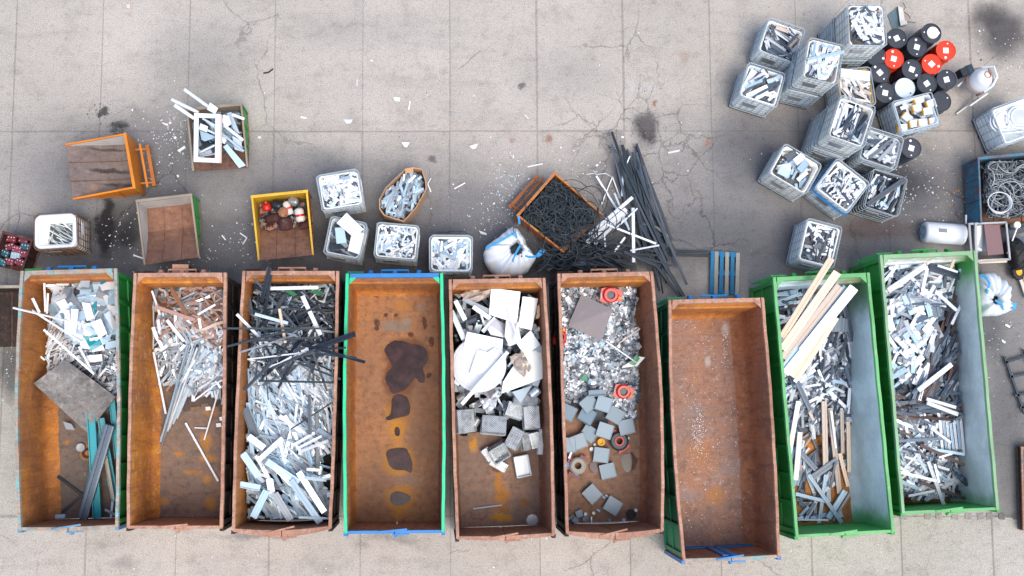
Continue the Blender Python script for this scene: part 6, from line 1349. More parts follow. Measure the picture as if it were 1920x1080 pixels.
TR = [((867, 790), .85, (.36, .58, .2), 4, 0, 25, False, 'tall perforated tray standing at the left wall'), ((885, 788), .7, (.14, .56, .2), 3, 0, -10, False, 'narrow perforated tray side beside the tall one'), ((926, 797), .8, (.62, .42, .26), -5, -14, 0, False, 'largest perforated tray in the middle, with rusty lower side'), ((965, 770), .85, (.45, .36, .16), -18, -5, 8, False, 'tilted perforated tray left of the upright rectangular one'), ((996, 783), .95, (.40, .56, .2), 3, -4, 4, False, 'clean rectangular perforated tray at the upper right'), ((985, 752), .95, (.6, .26, .2), -14, -18, 0, False, 'dirty brownish perforated tray under the zinc sheet'), ((965, 822), .6, (.34, .52, .18), -28, 0, -10, False, 'long perforated tray slanting below the middle'), ((985, 828), .5, (.2, .44, .2), 8, 0, 10, False, 'dull perforated tray right of the slanting one'), ((1003, 825), .55, (.26, .4, .16), 14, 5, 0, False, 'small perforated tray with a hole'), ((1015, 828), .6, (.15, .64, .14), -4, 0, 0, False, 'narrow perforated tray against the right wall'), ((935, 848), .6, (.44, .4, .22), 30, 25, 0, True, 'open folded tray leaning in the lowest group, showing its inside'), ((935, 871), .42, (.44, .22, .1), -30, 0, 0, False, 'lowest perforated tray on the rusty stain'), ((915, 852), .45, (.2, .34, .12), 35, 0, 0, False, 'small perforated tray at the left of the lowest group')]
for a in TR: tray(a[0], a[1], a[2], a[3], a[4], a[5], a[6], a[7] + ', fifth container')
tray((979, 874), .42, (.37, .53, .13), 10, 4, 6, True, 'open shallow grey tray lying on the floor of the fifth container', 'mottled_zinc')
for px, z, r_, h, yaw, m, ds in (((865, 745), .9, .1, .2, 30, 'galv', 'short grey tube at the left wall below the round sheet'), ((1003, 735), .95, .12, .24, 40, PS, 'silver can under the zinc sheet by the right wall'), ((886, 600), 1.35, .08, .22, 20, 'dark_grey', 'dark tube in the upper left corner'), ((1013, 616), 1.0, .06, .12, 10, 'tank_cream', 'round pale ball-ended tube by the right wall'), ((893, 790), .7, .1, .2, 60, 'galv', 'grey can behind the narrow tray')):
    c = P(px[0], px[1], z); m4 = Matrix.Rotation(R(yaw), 3, 'Z') @ Matrix.Rotation(R(75), 3, 'Y'); ob = MB().lathe((0, 0, 0), [(r_ * .75, -h / 2 + .02), (r_, -h / 2), (r_, h / 2), (r_ * .8, h / 2), (r_ * .75, -h / 2 + .03)], 20, m4).build('metal_can', m, label=ds + ', fifth container', cat='can'); ob.location = c
bar('thin_rod', (887, 954), .34, (941, 947), .34, .045, .04, 'pipe', 'pale_steel', 'thin pale rod alone on the floor of the fifth container', 'rod')
c = P(998, 975, .33); ob = MB().lathe((0, 0, 0), [(.14, 0), (.145, .02), (.001, .022)], 28).build('metal_disc', 'galv', label='round grey lid near the door of the fifth container', cat='lid'); ob.location = (c.x, c.y, .305)

# --- sixth: foil scrap, plate, red housings, grey boxes
F = 'in the sixth container'
pl = cpile(6, [(1060, 550, .9), (1180, 550, .8), (1120, 600, .9), (1070, 660, .9), (1180, 640, .75), (1130, 700, .8), (1060, 720, .7), (1180, 720, .55), (1120, 760, .5), (1060, 780, .35), (1190, 765, .4), (1205, 600, .28), (1208, 700, .28), (1100, 830, .28), (1180, 820, .28), (1150, 900, .28), (1080, 960, .28), (1205, 540, .3), (1205, 800, .28)])
pl.core('pile_core', 'packed_scrap', 'packed grey scrap low in the sixth container')
fz = [(1050, 535), (1190, 535), (1195, 600), (1200, 690), (1190, 775), (1150, 770), (1110, 745), (1054, 745)]
def foil_heap(pl, poly, zref, n, mats, name, label, seed, smin=.03, smax=.15, lift=.12):
    rr = random.Random(seed); xs = [p[0] for p in poly]; ys = [p[1] for p in poly]; V = []; Fc = []; MI = []; k = 0
    while k < n:
        px, py = rr.uniform(min(xs), max(xs)), rr.uniform(min(ys), max(ys))
        if not inside((px, py), poly): continue
        c = P(px, py, zref)
        if not inside(c, pl.poly): continue
        i = min(pl.nx - 1, max(0, int((c.x - pl.x0) / CELL))); j = min(pl.ny - 1, max(0, int((c.y - pl.y0) / CELL))); z = pl.h[i, j] + rr.uniform(-.02, lift)
        s_ = rr.uniform(smin, smax); m3 = Matrix.Rotation(rr.uniform(0, 6.28), 3, 'Z') @ Matrix.Rotation(rr.gauss(0, .6), 3, 'X'); o_ = len(V)
        q = [(-s_, -s_ * .6, rr.uniform(-.4, .4) * s_), (0, -s_ * .7, 0), (s_, -s_ * .4, rr.uniform(-.5, .5) * s_), (s_ * .8, s_ * .7, rr.uniform(-.6, .6) * s_), (0, s_ * .5, rr.uniform(-.2, .2) * s_), (-s_ * .7, s_ * .6, rr.uniform(-.5, .5) * s_)]
        V += [tuple(m3 @ Vector(p) * .62 + Vector((c.x, c.y, z))) for p in q]; Fc += [(o_, o_ + 1, o_ + 4, o_ + 5), (o_ + 1, o_ + 2, o_ + 3, o_ + 4)]; nv = mnoise.noise((px * .045, py * .045, seed)); wts = [w_ * ((2.6 if nv > .12 else .5) if ('dark' in m_ or 'grey' in m_) else (.35 if nv > .12 else 1.2)) for m_, w_ in mats]; mi = rr.choices(range(len(mats)), wts)[0]; MI += [mi, mi]; k += 1
    me = bpy.data.meshes.new(name); 
    for m, _ in mats: me.materials.append(M[m])
    me.from_pydata(V, [], Fc); me.polygons.foreach_set('material_index', MI); me.update(); return place(name, me, label=label, cat='scrap', kind='stuff')
pl.drop(fz, .8, 160, (.08, .4), (.03, .1), (.01, .04), None, [('foil_dark', 4), ('mid_grey', 3), ('near_black', 1.5), (PS, 2)], ind=False, kinds=('flat', 'angle', 'pipe')); pl.flush('scrap_heap', 'small dark metal parts among the foil ' + F)
foil_heap(pl, fz, .8, 4300, [('foil', 6), ('foil_dark', 2.5), (WM, 1.6), ('light_blue_grey', 1.0), ('mid_grey', 1.2), ('dark_grey', .5)], 'foil_scrap', 'glittering heap of small crumpled silver scrap ' + F, 4)
foil_heap(pl, [(1150, 752), (1190, 745), (1195, 785), (1165, 790)], .6, 260, [('foil', 5), ('foil_dark', 2)], 'foil_scrap', 'small outlying clump of silver foil below the lower red housing', 6, .05, .12, .15)
pl.drop([(1060, 560), (1200, 560), (1200, 700), (1070, 690)], 1.0, 48, (.15, .5), (.02, .06), (.015, .03), None, [('near_black', 3), ('mid_grey', 3), (PS, 2), ('beige', 1)], 'small_part', 'scrap part', 'on the silver heap ' + F, kinds=('flat', 'pipe', 'angle'))
pl.drop([(1050, 720), (1100, 720), (1110, 750), (1054, 770)], .9, 14, (.2, .5), (.07, .13), (.02, .03), (-40, 30), [('light_blue_grey', 3), ('mid_grey', 3)], 'bent_strip', 'strip', 'by the left wall below the foil ' + F, kinds=('channel', 'flat'))
sheet_on('heavy_plate', [(1090, 552), (1149, 580), (1127, 639), (1065, 611)], [1.2, 1.2, 1.1, 1.12], .035, 'plate_purple_grey', 'heavy square purple-grey plate lying on the foil ' + F, 'plate')
def housing(px, z, yaw, s_, label, tilt=8):
    c = P(px[0], px[1], z); t = bpy.data.objects.new('red_housing', None); COL.objects.link(t); t.matrix_world = Matrix.Translation(c) @ Matrix.Rotation(R(yaw), 4, 'Z') @ Matrix.Rotation(R(tilt), 4, 'X'); tag(t, label, 'machine housing')
    pts = [(-.34, -.18), (-.2, -.24), (.1, -.2), (.34, -.2), (.36, .16), (.12, .18), (-.05, .24), (-.28, .2)]; pts = [(x * s_, y * s_) for x, y in pts]
    n = 20; hole = [(.13 * s_ * math.cos(-a * 2 * math.pi / n), .13 * s_ * math.sin(-a * 2 * math.pi / n)) for a in range(n)]
    MB().prism(pts, -.08, -.01).build('base_plate', 'red_plastic', t)
    mb = MB().lathe((0, 0, -.01), [(.24 * s_, 0), (.24 * s_, .05), (.2 * s_, .08), (.13 * s_, .08), (.12 * s_, .0), (.24 * s_, 0)], 28); mb.build('volute_ring', 'red_plastic', t)
    MB().lathe((0, 0, -.005), [(.12 * s_, 0), (.001, .002)], 20).build('opening', 'near_black', t)
    MB().beam((.05, .17 * s_, .02), (.34 * s_, .02, .02), .1, .08).build('spout', 'red_plastic', t)
    MB().box((.28 * s_, -.1 * s_, .0), (.08, .05, .03)).build('yellow_label', 'foam_yellow', t); MB().box((-.29 * s_, -.02, .0), (.03, .14, .03)).build('side_clip', 'mid_grey', t)
housing((1145, 553), 1.2, 0, .85, 'red machine housing at the head of the sixth container, uppermost'); housing((1169, 734), 1.0, -8, .78, 'red machine housing on the lower edge of the foil heap'); housing((1050, 632), 1.1, 80, .7, 'red machine housing half hidden at the left wall of the sixth container')
c = P(1160, 827, .4); t = thing('red_flange_ring', c, 'black and red round flange on a torn red plate in the sixth container', 'flange')
MB().lathe((0, 0, 0), [(.12, 0), (.24, 0), (.25, .07), (.2, .1), (.11, .1), (.12, 0)], 26).build('flange_body', 'near_black', t); MB().lathe((0, 0, .1), [(.085, 0), (.12, .0), (.12, .03), (.085, .03), (.085, 0)], 24).build('inner_ring', 'red_plastic', t); MB().prism([(.0, -.33), (.3, -.15), (.22, -.02), (0, -.12)], -.03, .0).build('torn_plate', 'red_plastic', t); MB().prism([(-.2, .2), (-.1, .3), (.02, .22), (-.05, .1)], -.03, .0).build('torn_plate', 'red_plastic', t)
c = P(1083, 873, .4); t = thing('fan_motor', c, 'grey coil ring with red ends and blue clips, left wall of the sixth container', 'motor')
MB().lathe((0, 0, 0), [(.09, 0), (.2, 0), (.22, .07), (.18, .12), (.09, .11), (.09, 0)], 24).build('coil_ring', 'grey_wood', t)
for p, s_, m in (((.14, .2, .03), (.18, .1, .08), 'battery_red'), ((-.22, .08, .0), (.1, .3, .06), 'battery_red'), ((-.1, -.24, 0), (.3, .08, .06), 'battery_red'), ((-.3, .02, .02), (.12, .14, .08), 'bag_strap'), ((-.03, -.18, .04), (.1, .12, .06), 'bag_strap'), ((-.18, .3, .02), (.05, .25, .05), 'pale_steel')): MB().box(p, s_, Matrix.Rotation(-.4, 3, 'Z')).build('housing_part', m, t)
BX = [((1103, 756), .8, 40, 14), ((1132, 757), .85, -18, 8), ((1100, 780), .7, -30, -12), ((1154, 778), .6, -30, 10), ((1134, 807), .65, -18, 8), ((1174, 800), .55, 12, 6), ((1105, 812), .5, -32, 14), ((1084, 828), .5, 20, 8), ((1065, 834), .5, 2, 4), ((1065, 772), .7, -25, 18), ((1127, 853), .42, -8, 3), ((1139, 883), .40, 12, 2), ((1110, 926), .40, -48, 2), ((1149, 948), .40, -32, 3)]
BW = ['on the foil edge, upper left of the stack', 'in the upper middle of the stack', 'sunken one left of centre', 'flat one right of centre', 'raised one in the middle', 'rightmost one against the red flange', 'tilted one in the lower middle', 'second from the left wall', 'touching the left wall', 'with a folded side, up by the left wall', 'half over the dark puddle', 'just below the one over the puddle', 'alone on the floor, left one', 'alone on the floor, right one']
for (p, z, yaw, tl), ds in zip(BX, BW): block('grey_box', p, z, (.40, .38, .12), yaw, tl, 'box_blue_grey', 'flat blue-grey metal box ' + ds + ', sixth container', 'box')
bar('bent_strip', (1104, 738), 1.05, (1136, 736), 1.05, .16, .1, 'channel', 'box_blue_grey', 'short blue-grey channel at the lower edge of the foil in the sixth container', 'channel')
sheet_on('printed_board', [(1165, 690), (1195, 668), (1210, 670), (1195, 686), (1178, 688)], [.9, 1.0, 1.05, .95, .9], .01, 'tank_cream', 'white and green panel leaning on the right wall of the sixth container', 'panel')
sheet_on('green_patch', [(1180, 682), (1194, 664), (1200, 672), (1190, 686)], [1.0, 1.06, 1.06, 1.0], .01, 'green_plastic', 'green piece on the white panel in the sixth container', 'panel')
sheet_on('green_patch', [(1092, 705), (1101, 702), (1100, 714), (1090, 714)], 1.02, .03, 'green_plastic', 'small dark green piece on the foil left of centre', 'plastic piece')
bar('thin_rod', (1136, 640), 1.25, (1193, 680), 1.1, .03, .03, 'flat', 'pale_steel', 'thin pale rod lying across the foil towards the white panel', 'rod'); bar('thin_rod', (1160, 644), 1.15, (1200, 616), 1.3, .025, .02, 'flat', 'cream', 'thin wooden rod leaning to the right wall of the sixth container', 'rod')
for (x, y, r_, h, m, nm) in ((1183, 964, .13, .05, 'black_rubber', 'black round cap near the door'), (1170, 975, .05, .04, 'light_blue_grey', 'small grey disc beside the black cap'), (1143, 975, .04, .04, 'box_blue_grey', 'small blue disc left of the black cap'), (1192, 957, .045, .05, 'tank_cream', 'small white ring right of the black cap'), (1113, 962, .04, .06, 'tank_cream', 'small cream ring between the two lone boxes'), (1098, 964, .045, .05, 'sticker', 'small white ring near the blue cup'), (1109, 842, .05, .06, 'sticker', 'white cap below the tilted box'), (1115, 834, .035, .05, 'sticker', 'small white cap beside the yellow one'), (1127, 829, .1, .07, 'foam_yellow', 'yellow and white round cap'), (1178, 822, .04, .04, 'light_blue_grey', 'tiny ring right of the red flange'), (1097, 973, .07, .06, 'box_blue_grey', 'blue-grey ring by the lower left corner'), (1072, 981, .06, .1, 'dark_grey', 'dark cup in the lower left corner'), (1073, 970, .06, .1, 'box_blue_grey', 'blue cup in the lower left corner'), (1064, 972, .05, .1, 'light_blue_grey', 'pale cup touching the left wall')):
    c = P(x, y, .34); hole = h > .045 and m != 'black_rubber'
    ob = MB().lathe((0, 0, 0), [(r_, 0), (r_, h), (r_ * .6, h), (r_ * .55, h * .3), (.001, h * .3)] if hole else [(r_ * .95, 0), (r_, h), (r_ * .86, h), (r_ * .84, h * .7), (.001, h * .7)], 18).build('round_fitting', m, label=nm + ', sixth container', cat='cap'); ob.location = (c.x, c.y, .305)
for x, y, s_, yaw, m in ((1086, 963, .18, 20, 'box_blue_grey'), (1079, 976, .15, -40, 'mid_grey')): block('small_tray', (x, y), .36, (s_, s_, .09), yaw, 0, m, ('blue' if x > 1080 else 'grey') + ' small square tray in the lower left corner of the sixth container', 'tray')
bar('thin_rod', (1109, 969), .33, (1109, 983), .33, .035, .03, 'flat', 'pale_steel', 'short pale strip standing near the door of the sixth container', 'strip')
for x, y in ((1132, 932), (1122, 957), (1138, 930)): bar('small_bolt', (x - 3, y - 2), .33, (x + 3, y + 2), .33, .05, .04, 'pipe', 'light_blue_grey', 'small grey fitting between the two lone boxes in the sixth container', 'fitting', 'small fittings between the two lone boxes')
bar('paper_roll', (1095, 825), .4, (1102, 800), .45, .1, .05, 'flat', 'light_blue_grey', 'pale strip beside the left boxes in the sixth container', 'strip')

# --- seventh: white crumbs on the swept floor
rr = random.Random(8); mb = MB()
for k in range(620):
    if k < 260: px, py = rr.gauss(1309, 7), rr.gauss(815, 28)
    elif k < 330: px, py = rr.gauss(1360, 4), rr.gauss(640, 26)
    else: px, py = rr.uniform(1262, 1400), rr.uniform(600, 1020)
    c = P(px, py, FL + .01); s_ = rr.uniform(.006, .02) * (1.5 if rr.random() < .05 else 1); mb.box((c.x, c.y, FL + .008), (s_, s_ * rr.uniform(.5, 1.2), .012), Matrix.Rotation(rr.uniform(0, 3), 3, 'Z'))
mb.build('white_crumbs', 'white_plastic', label='white crumbs scattered on the floor of the empty brown container', cat='crumbs', kind='stuff')

# --- eighth: boards and profiles
F = 'in the eighth container'
pl = cpile(8, [(1470, 550, 1.1), (1560, 545, .8), (1500, 600, 1.0), (1580, 600, .75), (1590, 680, .7), (1520, 700, .8), (1590, 720, .55), (1490, 760, .6), (1570, 760, .5), (1500, 830, .4), (1580, 830, .35), (1540, 880, .28), (1500, 950, .32), (1580, 950, .28), (1615, 560, .28), (1618, 700, .28), (1620, 900, .28), (1550, 990, .28), (1540, 860, .28)])
pl.core('pile_core', 'packed_scrap', 'packed grey offcuts low in the eighth container')
mx = [('white_plastic', 6), ('dark_grey', 5), ('light_blue_grey', 2), ('mid_grey', 1.5), ('slate_beam', 3.5)]
z1 = [(1458, 535), (1600, 535), (1600, 720), (1470, 720)]; z2 = [(1468, 700), (1598, 700), (1596, 800), (1476, 800)]; z3 = [(1484, 860), (1592, 850), (1592, 985), (1496, 988)]; z4 = [(1476, 760), (1590, 760), (1590, 900), (1484, 900)]
pl.drop(z1, 1.0, 240, (.3, .9), (.04, .08), (.03, .05), (10, 45), mx, ind=False, kinds=KP); pl.drop(z2, .8, 150, (.3, .8), (.04, .08), (.03, .05), None, mx, ind=False, kinds=KP); pl.drop(z4, .5, 70, (.3, 1.0), (.04, .08), (.03, .04), (80, 30), mx + [('beige', 2)], ind=False, kinds=KP); pl.drop([(1490, 930), (1530, 925), (1530, 985), (1498, 988)], .4, 18, (.15, .35), (.05, .09), (.03, .04), (0, 20), [('dark_grey', 5), ('near_black', 2)], ind=False, kinds=KP)
pl.flush('profile_heap', 'jumbled plastic offcuts under the surface ' + F)
pl.drop([(1458, 535), (1540, 535), (1500, 650), (1468, 680)], 1.1, 30, (.35, .9), (.06, .11), (.03, .05), (8, 16), [('dark_grey', 4), ('white_plastic', 4), ('light_blue_grey', 3), ('brown', 1)], 'plastic_profile', 'profile', 'left of the boards at the head ' + F, kinds=KP)
pl.drop([(1560, 600), (1600, 560), (1602, 760), (1500, 760), (1490, 710)], .9, 56, (.4, 1.1), (.05, .09), (.03, .05), (75, 35), mx, 'plastic_profile', 'profile', 'right of the boards ' + F, kinds=KP)
pl.drop(z2, .85, 38, (.35, 1.0), (.05, .095), (.03, .05), (25, 60), mx, 'plastic_profile', 'profile', 'in the middle of the heap ' + F, kinds=KP)
pl.drop(z3, .45, 26, (.3, .8), (.07, .11), (.03, .04), (65, 30), [('light_blue_grey', 3), ('white_plastic', 3), ('slate_beam', 3), ('pinkish_brown', 1)], 'plastic_profile', 'profile', 'near the door ' + F, kinds=KP)
for k in range(6): bar('dark_profile', (1561 + 5.2 * k, 595 + rnd.uniform(-3, 3)), 1.25, (1562 + 5.2 * k, 622), 1.2, .075, .05, 'groove', 'slate_beam', 'slate profile in the neat row, ' + ORD[k] + ' from the left, eighth container', 'profile')
for a, za_, b_, zb_, w_, m, ds in (((1559, 484), 2.95, (1466, 632), 2.0, .14, 'cream', 'narrow cream board reaching highest over the green head rail'), ((1570, 510), 2.75, (1467, 655), 1.95, .17, 'cream', 'cream board with a broken upper end, second from the left'), ((1575, 536), 2.1, (1469, 672), 1.8, .18, 'beige', 'dull beige board in the middle of the bundle'), ((1586, 538), 2.05, (1470, 688), 1.8, .15, 'light_blue_grey', 'pale blue-white board of the bundle'), ((1603, 540), 2.15, (1472, 700), 1.85, .16, 'white_plastic', 'bright white profile, rightmost of the bundle'), ((1596, 535), 2.2, (1500, 655), 1.95, .06, 'white_plastic', 'thin white profile edge on the bundle'), ((1563, 592), 1.7, (1488, 708), 1.3, .26, 'cream', 'broad cream board under the bundle'), ((1510, 680), 1.3, (1490, 716), 1.2, .1, 'white_plastic', 'short white profile below the broad cream board'),
  ((1545, 752), .8, (1548, 876), .5, .14, 'beige', 'upright beige board in the lower middle'), ((1556, 765), .75, (1574, 925), .4, .13, 'beige', 'long beige board leaning beside the upright one'), ((1574, 850), .5, (1590, 912), .4, .1, 'cream', 'lower cream board near the right wall'), ((1578, 770), .7, (1580, 850), .5, .09, 'beige', 'short beige board near the right wall'), ((1590, 790), .6, (1592, 885), .4, .1, 'cream', 'cream board against the right sill'), ((1497, 752), .9, (1480, 850), .6, .12, 'white_plastic', 'upright white profile by the left rail'), ((1500, 810), .7, (1492, 900), .5, .13, 'white_plastic', 'long white profile by the left rail'), ((1558, 770), .9, (1567, 840), .6, .05, 'white_plastic', 'thin white strip between the beige boards'),
  ((1487, 700), 1.2, (1520, 770), .9, .12, 'slate_beam', 'dark wide profile slanting below the bundle'), ((1498, 845), .6, (1530, 880), .5, .14, 'slate_beam', 'slate profile pointing to the lower middle'), ((1523, 895), .45, (1570, 862), .6, .17, 'slate_beam', 'wide slate profile lying on the orange floor'), ((1516, 890), .6, (1578, 980), .5, .1, 'light_blue_grey', 'long pale bar crossing to the door'), ((1548, 890), .5, (1536, 980), .4, .09, 'light_blue_grey', 'upright pale bar by the door'), ((1585, 920), .5, (1553, 972), .4, .14, 'light_blue_grey', 'triple pale profile slanting by the door'), ((1594, 924), .5, (1562, 976), .42, .06, 'mid_grey', 'grey profile beside the triple pale one'), ((1492, 926), .5, (1548, 940), .5, .09, 'light_blue_grey', 'level pale bar near the door'), ((1496, 974), .42, (1553, 975), .42, .05, 'white_plastic', 'thin white strip along the door'), ((1566, 868), .65, (1557, 915), .5, .06, 'dark_grey', 'dark strip hanging below the wide slate profile'), ((1580, 560), 1.2, (1598, 640), 1.0, .13, 'dark_grey', 'dark shiny profile at the right of the bundle'), ((1455, 610), 1.5, (1500, 585), 1.6, .07, 'white_plastic', 'short white profile at the left rail')):
    w_ *= 1.2 if m in ('cream', 'beige', 'white_plastic') and za_ > 1.6 else 1
    bar('long_board' if m in ('cream', 'beige') else 'long_profile', a, za_, b_, zb_, w_, .045, 'groove' if w_ > .08 else 'flat', m, ds + ', eighth container', 'board' if m in ('cream', 'beige') else 'profile')

# --- ninth: white heap, dark bundles
F = 'in the ninth container'
pl = cpile(9, [(1670, 500, 1.5), (1780, 510, 1.3), (1700, 560, 1.6), (1790, 570, 1.15), (1680, 640, 1.6), (1790, 650, 1.2), (1740, 700, 1.1), (1700, 760, 1.1), (1790, 760, 1.05), (1740, 830, 1.0), (1700, 900, 1.0), (1800, 850, .6), (1770, 930, .6), (1720, 945, .8), (1812, 540, .9), (1815, 620, .95), (1818, 700, .8), (1825, 800, .7), (1835, 870, .6), (1843, 930, .5)])
pl.core('pile_core', 'packed_scrap', 'packed plastic offcuts low in the ninth container')
wx = [('white_plastic', 8), ('light_blue_grey', 3), ('mid_grey', 1.2), ('slate_beam', .8)]; z1 = [(1658, 482), (1815, 482), (1818, 560), (1660, 590)]; z2 = [(1660, 560), (1770, 560), (1760, 700), (1670, 730)]; z3 = [(1670, 700), (1818, 620), (1826, 800), (1675, 800)]; z4 = [(1675, 790), (1828, 790), (1845, 945), (1685, 950)]
pl.drop(z1, 1.4, 150, (.3, 1.0), (.05, .09), (.03, .05), (25, 40), wx + [('dark_grey', 2)], ind=False, kinds=KP); pl.drop(z2, 1.5, 120, (.15, .5), (.06, .16), (.02, .05), None, wx, ind=False, kinds=KP + ('sheet0', 'sheet2')); pl.drop(z3, 1.0, 100, (.3, .9), (.05, .09), (.03, .05), None, [('dark_grey', 5), ('slate_beam', 3), ('brown', 2), ('white_plastic', 1)], ind=False, kinds=KP); pl.drop(z4, .9, 190, (.4, 1.0), (.04, .08), (.03, .05), None, wx + [('dark_grey', 2), ('brown', .6)], ind=False, kinds=KP)
pl.flush('profile_heap', 'jumbled plastic profiles under the surface ' + F)
pl.drop(z1, 1.5, 34, (.6, 1.5), (.055, .11), (.03, .05), (30, 30), wx + [('dark_grey', 1.5), ('brown', .4)], 'plastic_profile', 'profile', 'at the head end ' + F, kinds=KP)
pl.drop(z2, 1.6, 40, (.25, .6), (.08, .17), (.03, .05), None, wx, 'plastic_profile', 'profile', 'in the bright white heap ' + F, kinds=KP + ('sheet3',))
pl.drop(z4, 1.0, 50, (.6, 1.4), (.055, .09), (.03, .05), (-25, 50), wx + [('dark_grey', 1.5), ('brown', .5)], 'plastic_profile', 'profile', 'at the door end ' + F, kinds=KP)
pl.drop([(1768, 590), (1812, 560), (1806, 680), (1780, 750), (1700, 750), (1735, 680)], 1.2, 50, (.7, 1.5), (.06, .09), (.035, .05), (62, 12), [('dark_grey', 4), ('slate_beam', 4), ('brown', 3), ('white_plastic', .4)], 'plastic_profile', 'profile', 'in the dark bundle down the middle ' + F, kinds=('groove', 'ridge'))
pl.drop([(1672, 745), (1795, 745), (1795, 790), (1676, 800)], 1.15, 24, (.6, 1.3), (.06, .09), (.035, .05), (0, 9), [('dark_grey', 4), ('slate_beam', 4), ('brown', 2)], 'plastic_profile', 'profile', 'lying across below the dark bundle ' + F, kinds=('groove', 'ridge'))
for k in range(9): bar('dark_profile', (1786 + k * 3 + rnd.uniform(-2, 2), 878 + 3 * k + rnd.uniform(-5, 5)), 1.0, (1836 + k * 1.2, 938 + rnd.uniform(-4, 4)), .55, .075, .05, 'groove', rnd.choice(('dark_grey', 'slate_beam')), 'dark profile of the lower right corner bundle, ' + ORD[k] + ' from the left, ninth container', 'profile')
for k in range(7): bar('light_profile', (1762 + k * 6.5, 790 + rnd.uniform(-4, 4)), 1.1, (1768 + k * 6.5, 850 + rnd.uniform(-10, 14)), 1.0, .07, .05, 'groove', 'light_blue_grey' if k % 2 else 'white_plastic', 'pale upright profile in the row, ' + ORD[k] + ' from the left, ninth container', 'profile')
for a, za_, b_, zb_, w_, m, ds in (((1722, 732), 1.45, (1784, 683), 1.45, .12, 'white_plastic', 'clean white profile crossing the dark bundle'), ((1737, 748), 1.4, (1792, 764), 1.35, .08, 'white_plastic', 'white profile, upper of the pair below the bundle'), ((1738, 755), 1.4, (1796, 777), 1.35, .1, 'white_plastic', 'white profile, lower of the pair below the bundle'), ((1737, 497), 1.9, (1665, 545), 1.8, .14, 'white_plastic', 'wide white profile at the upper left'), ((1742, 500), 1.7, (1808, 520), 1.4, .2, 'dark_grey', 'wide dark profile near the head'), ((1758, 498), 1.75, (1795, 510), 1.7, .05, 'white_plastic', 'thin white strip on the wide dark profile'), ((1791, 480), 2.0, (1782, 503), 1.7, .08, 'cream', 'short cream piece leaning on the head wall'), ((1736, 482), 1.95, (1740, 495), 1.8, .08, 'cream', 'short cream piece left of the other on the head wall'), ((1798, 505), 1.6, (1812, 517), 1.5, .07, 'light_blue_grey', 'short pale bar in the upper right corner'), ((1808, 528), 1.4, (1815, 568), 1.2, .07, 'light_blue_grey', 'pale bar leaning on the right wall'), ((1738, 503), 1.8, (1724, 570), 1.7, .08, 'white_plastic', 'upright white profile near the head'), ((1752, 545), 1.6, (1793, 582), 1.5, .08, 'white_plastic', 'white profile slanting to the dark bundle'), ((1808, 558), 1.35, (1784, 608), 1.3, .07, 'white_plastic', 'white profile at the top of the dark bundle'), ((1709, 570), 1.85, (1775, 571), 1.7, .05, 'dark_grey', 'thin dark bar across the white heap'), ((1745, 545), 1.55, (1757, 595), 1.5, .26, 'slate_beam', 'wide slate profile standing in the white heap'),
  ((1795, 690), .95, (1792, 748), .85, .12, 'slate_beam', 'blue-grey tube by the right wall'), ((1725, 834), 1.25, (1808, 872), 1.1, .08, 'brown', 'brown profile slanting across the middle'), ((1726, 904), 1.15, (1810, 935), .9, .08, 'brown', 'brown profile slanting near the door'), ((1735, 840), 1.2, (1808, 852), 1.15, .07, 'light_blue_grey', 'long pale profile above the brown one'), ((1760, 858), 1.2, (1785, 850), 1.15, .05, 'white_plastic', 'white strip of the small V shape'), ((1740, 865), 1.2, (1770, 948), 1.0, .09, 'white_plastic', 'white profile pointing down to the door'), ((1752, 870), 1.15, (1760, 905), 1.1, .06, 'white_plastic', 'short white strip beside the one pointing to the door'), ((1745, 802), 1.35, (1782, 830), 1.25, .06, 'white_plastic', 'thin white profile by the pale row'), ((1684, 827), 1.3, (1780, 822), 1.25, .07, 'slate_beam', 'long slate profile lying level'), ((1703, 930), 1.1, (1752, 920), 1.05, .06, 'white_plastic', 'level white strip near the left rail'), ((1720, 660), 1.5, (1700, 640), 1.7, .07, 'white_plastic', 'short white piece in the white heap')):
    bar('long_profile', a, za_, b_, zb_, w_, .05, 'groove' if w_ > .08 else 'flat', m, ds + ', ninth container', 'profile')

# ---------------------------------------------------------------- black bars behind the sixth container
rr = random.Random(21)
G = 'long black bars strewn behind the sixth container'
for k in range(30):
    t_ = k / 29; x0 = 1150 + 40 * t_ + rr.uniform(-8, 22); y0 = 262 + 110 * abs(rr.gauss(.4, .6)); 
    x1 = 1198 + 82 * t_ + rr.uniform(-22, 12); y1 = 430 + 110 * rr.random() + 20 * t_; z0_ = .08 + .3 * rr.random()
    ds = ('left' if t_ < .33 else 'middle' if t_ < .67 else 'right') + ' part, ' + ('top end near the manhole' if y0 < 320 else 'top end well below the manhole') + (', reaching far down' if y1 > 500 else ', ending early')
    bar('black_bar', (x0, y0), z0_, (x1, y1), z0_ + rr.uniform(-.05, .05), rr.choice((.035, .045, .06)), .035, rr.choice(('groove', 'channel', 'flat', 'bent1', 'bent3')), rr.choice(('blue_black', 'near_black', 'dark_grey')), 'bundled black bar, ' + ds, 'bar', 'long black bars, ' + ds)
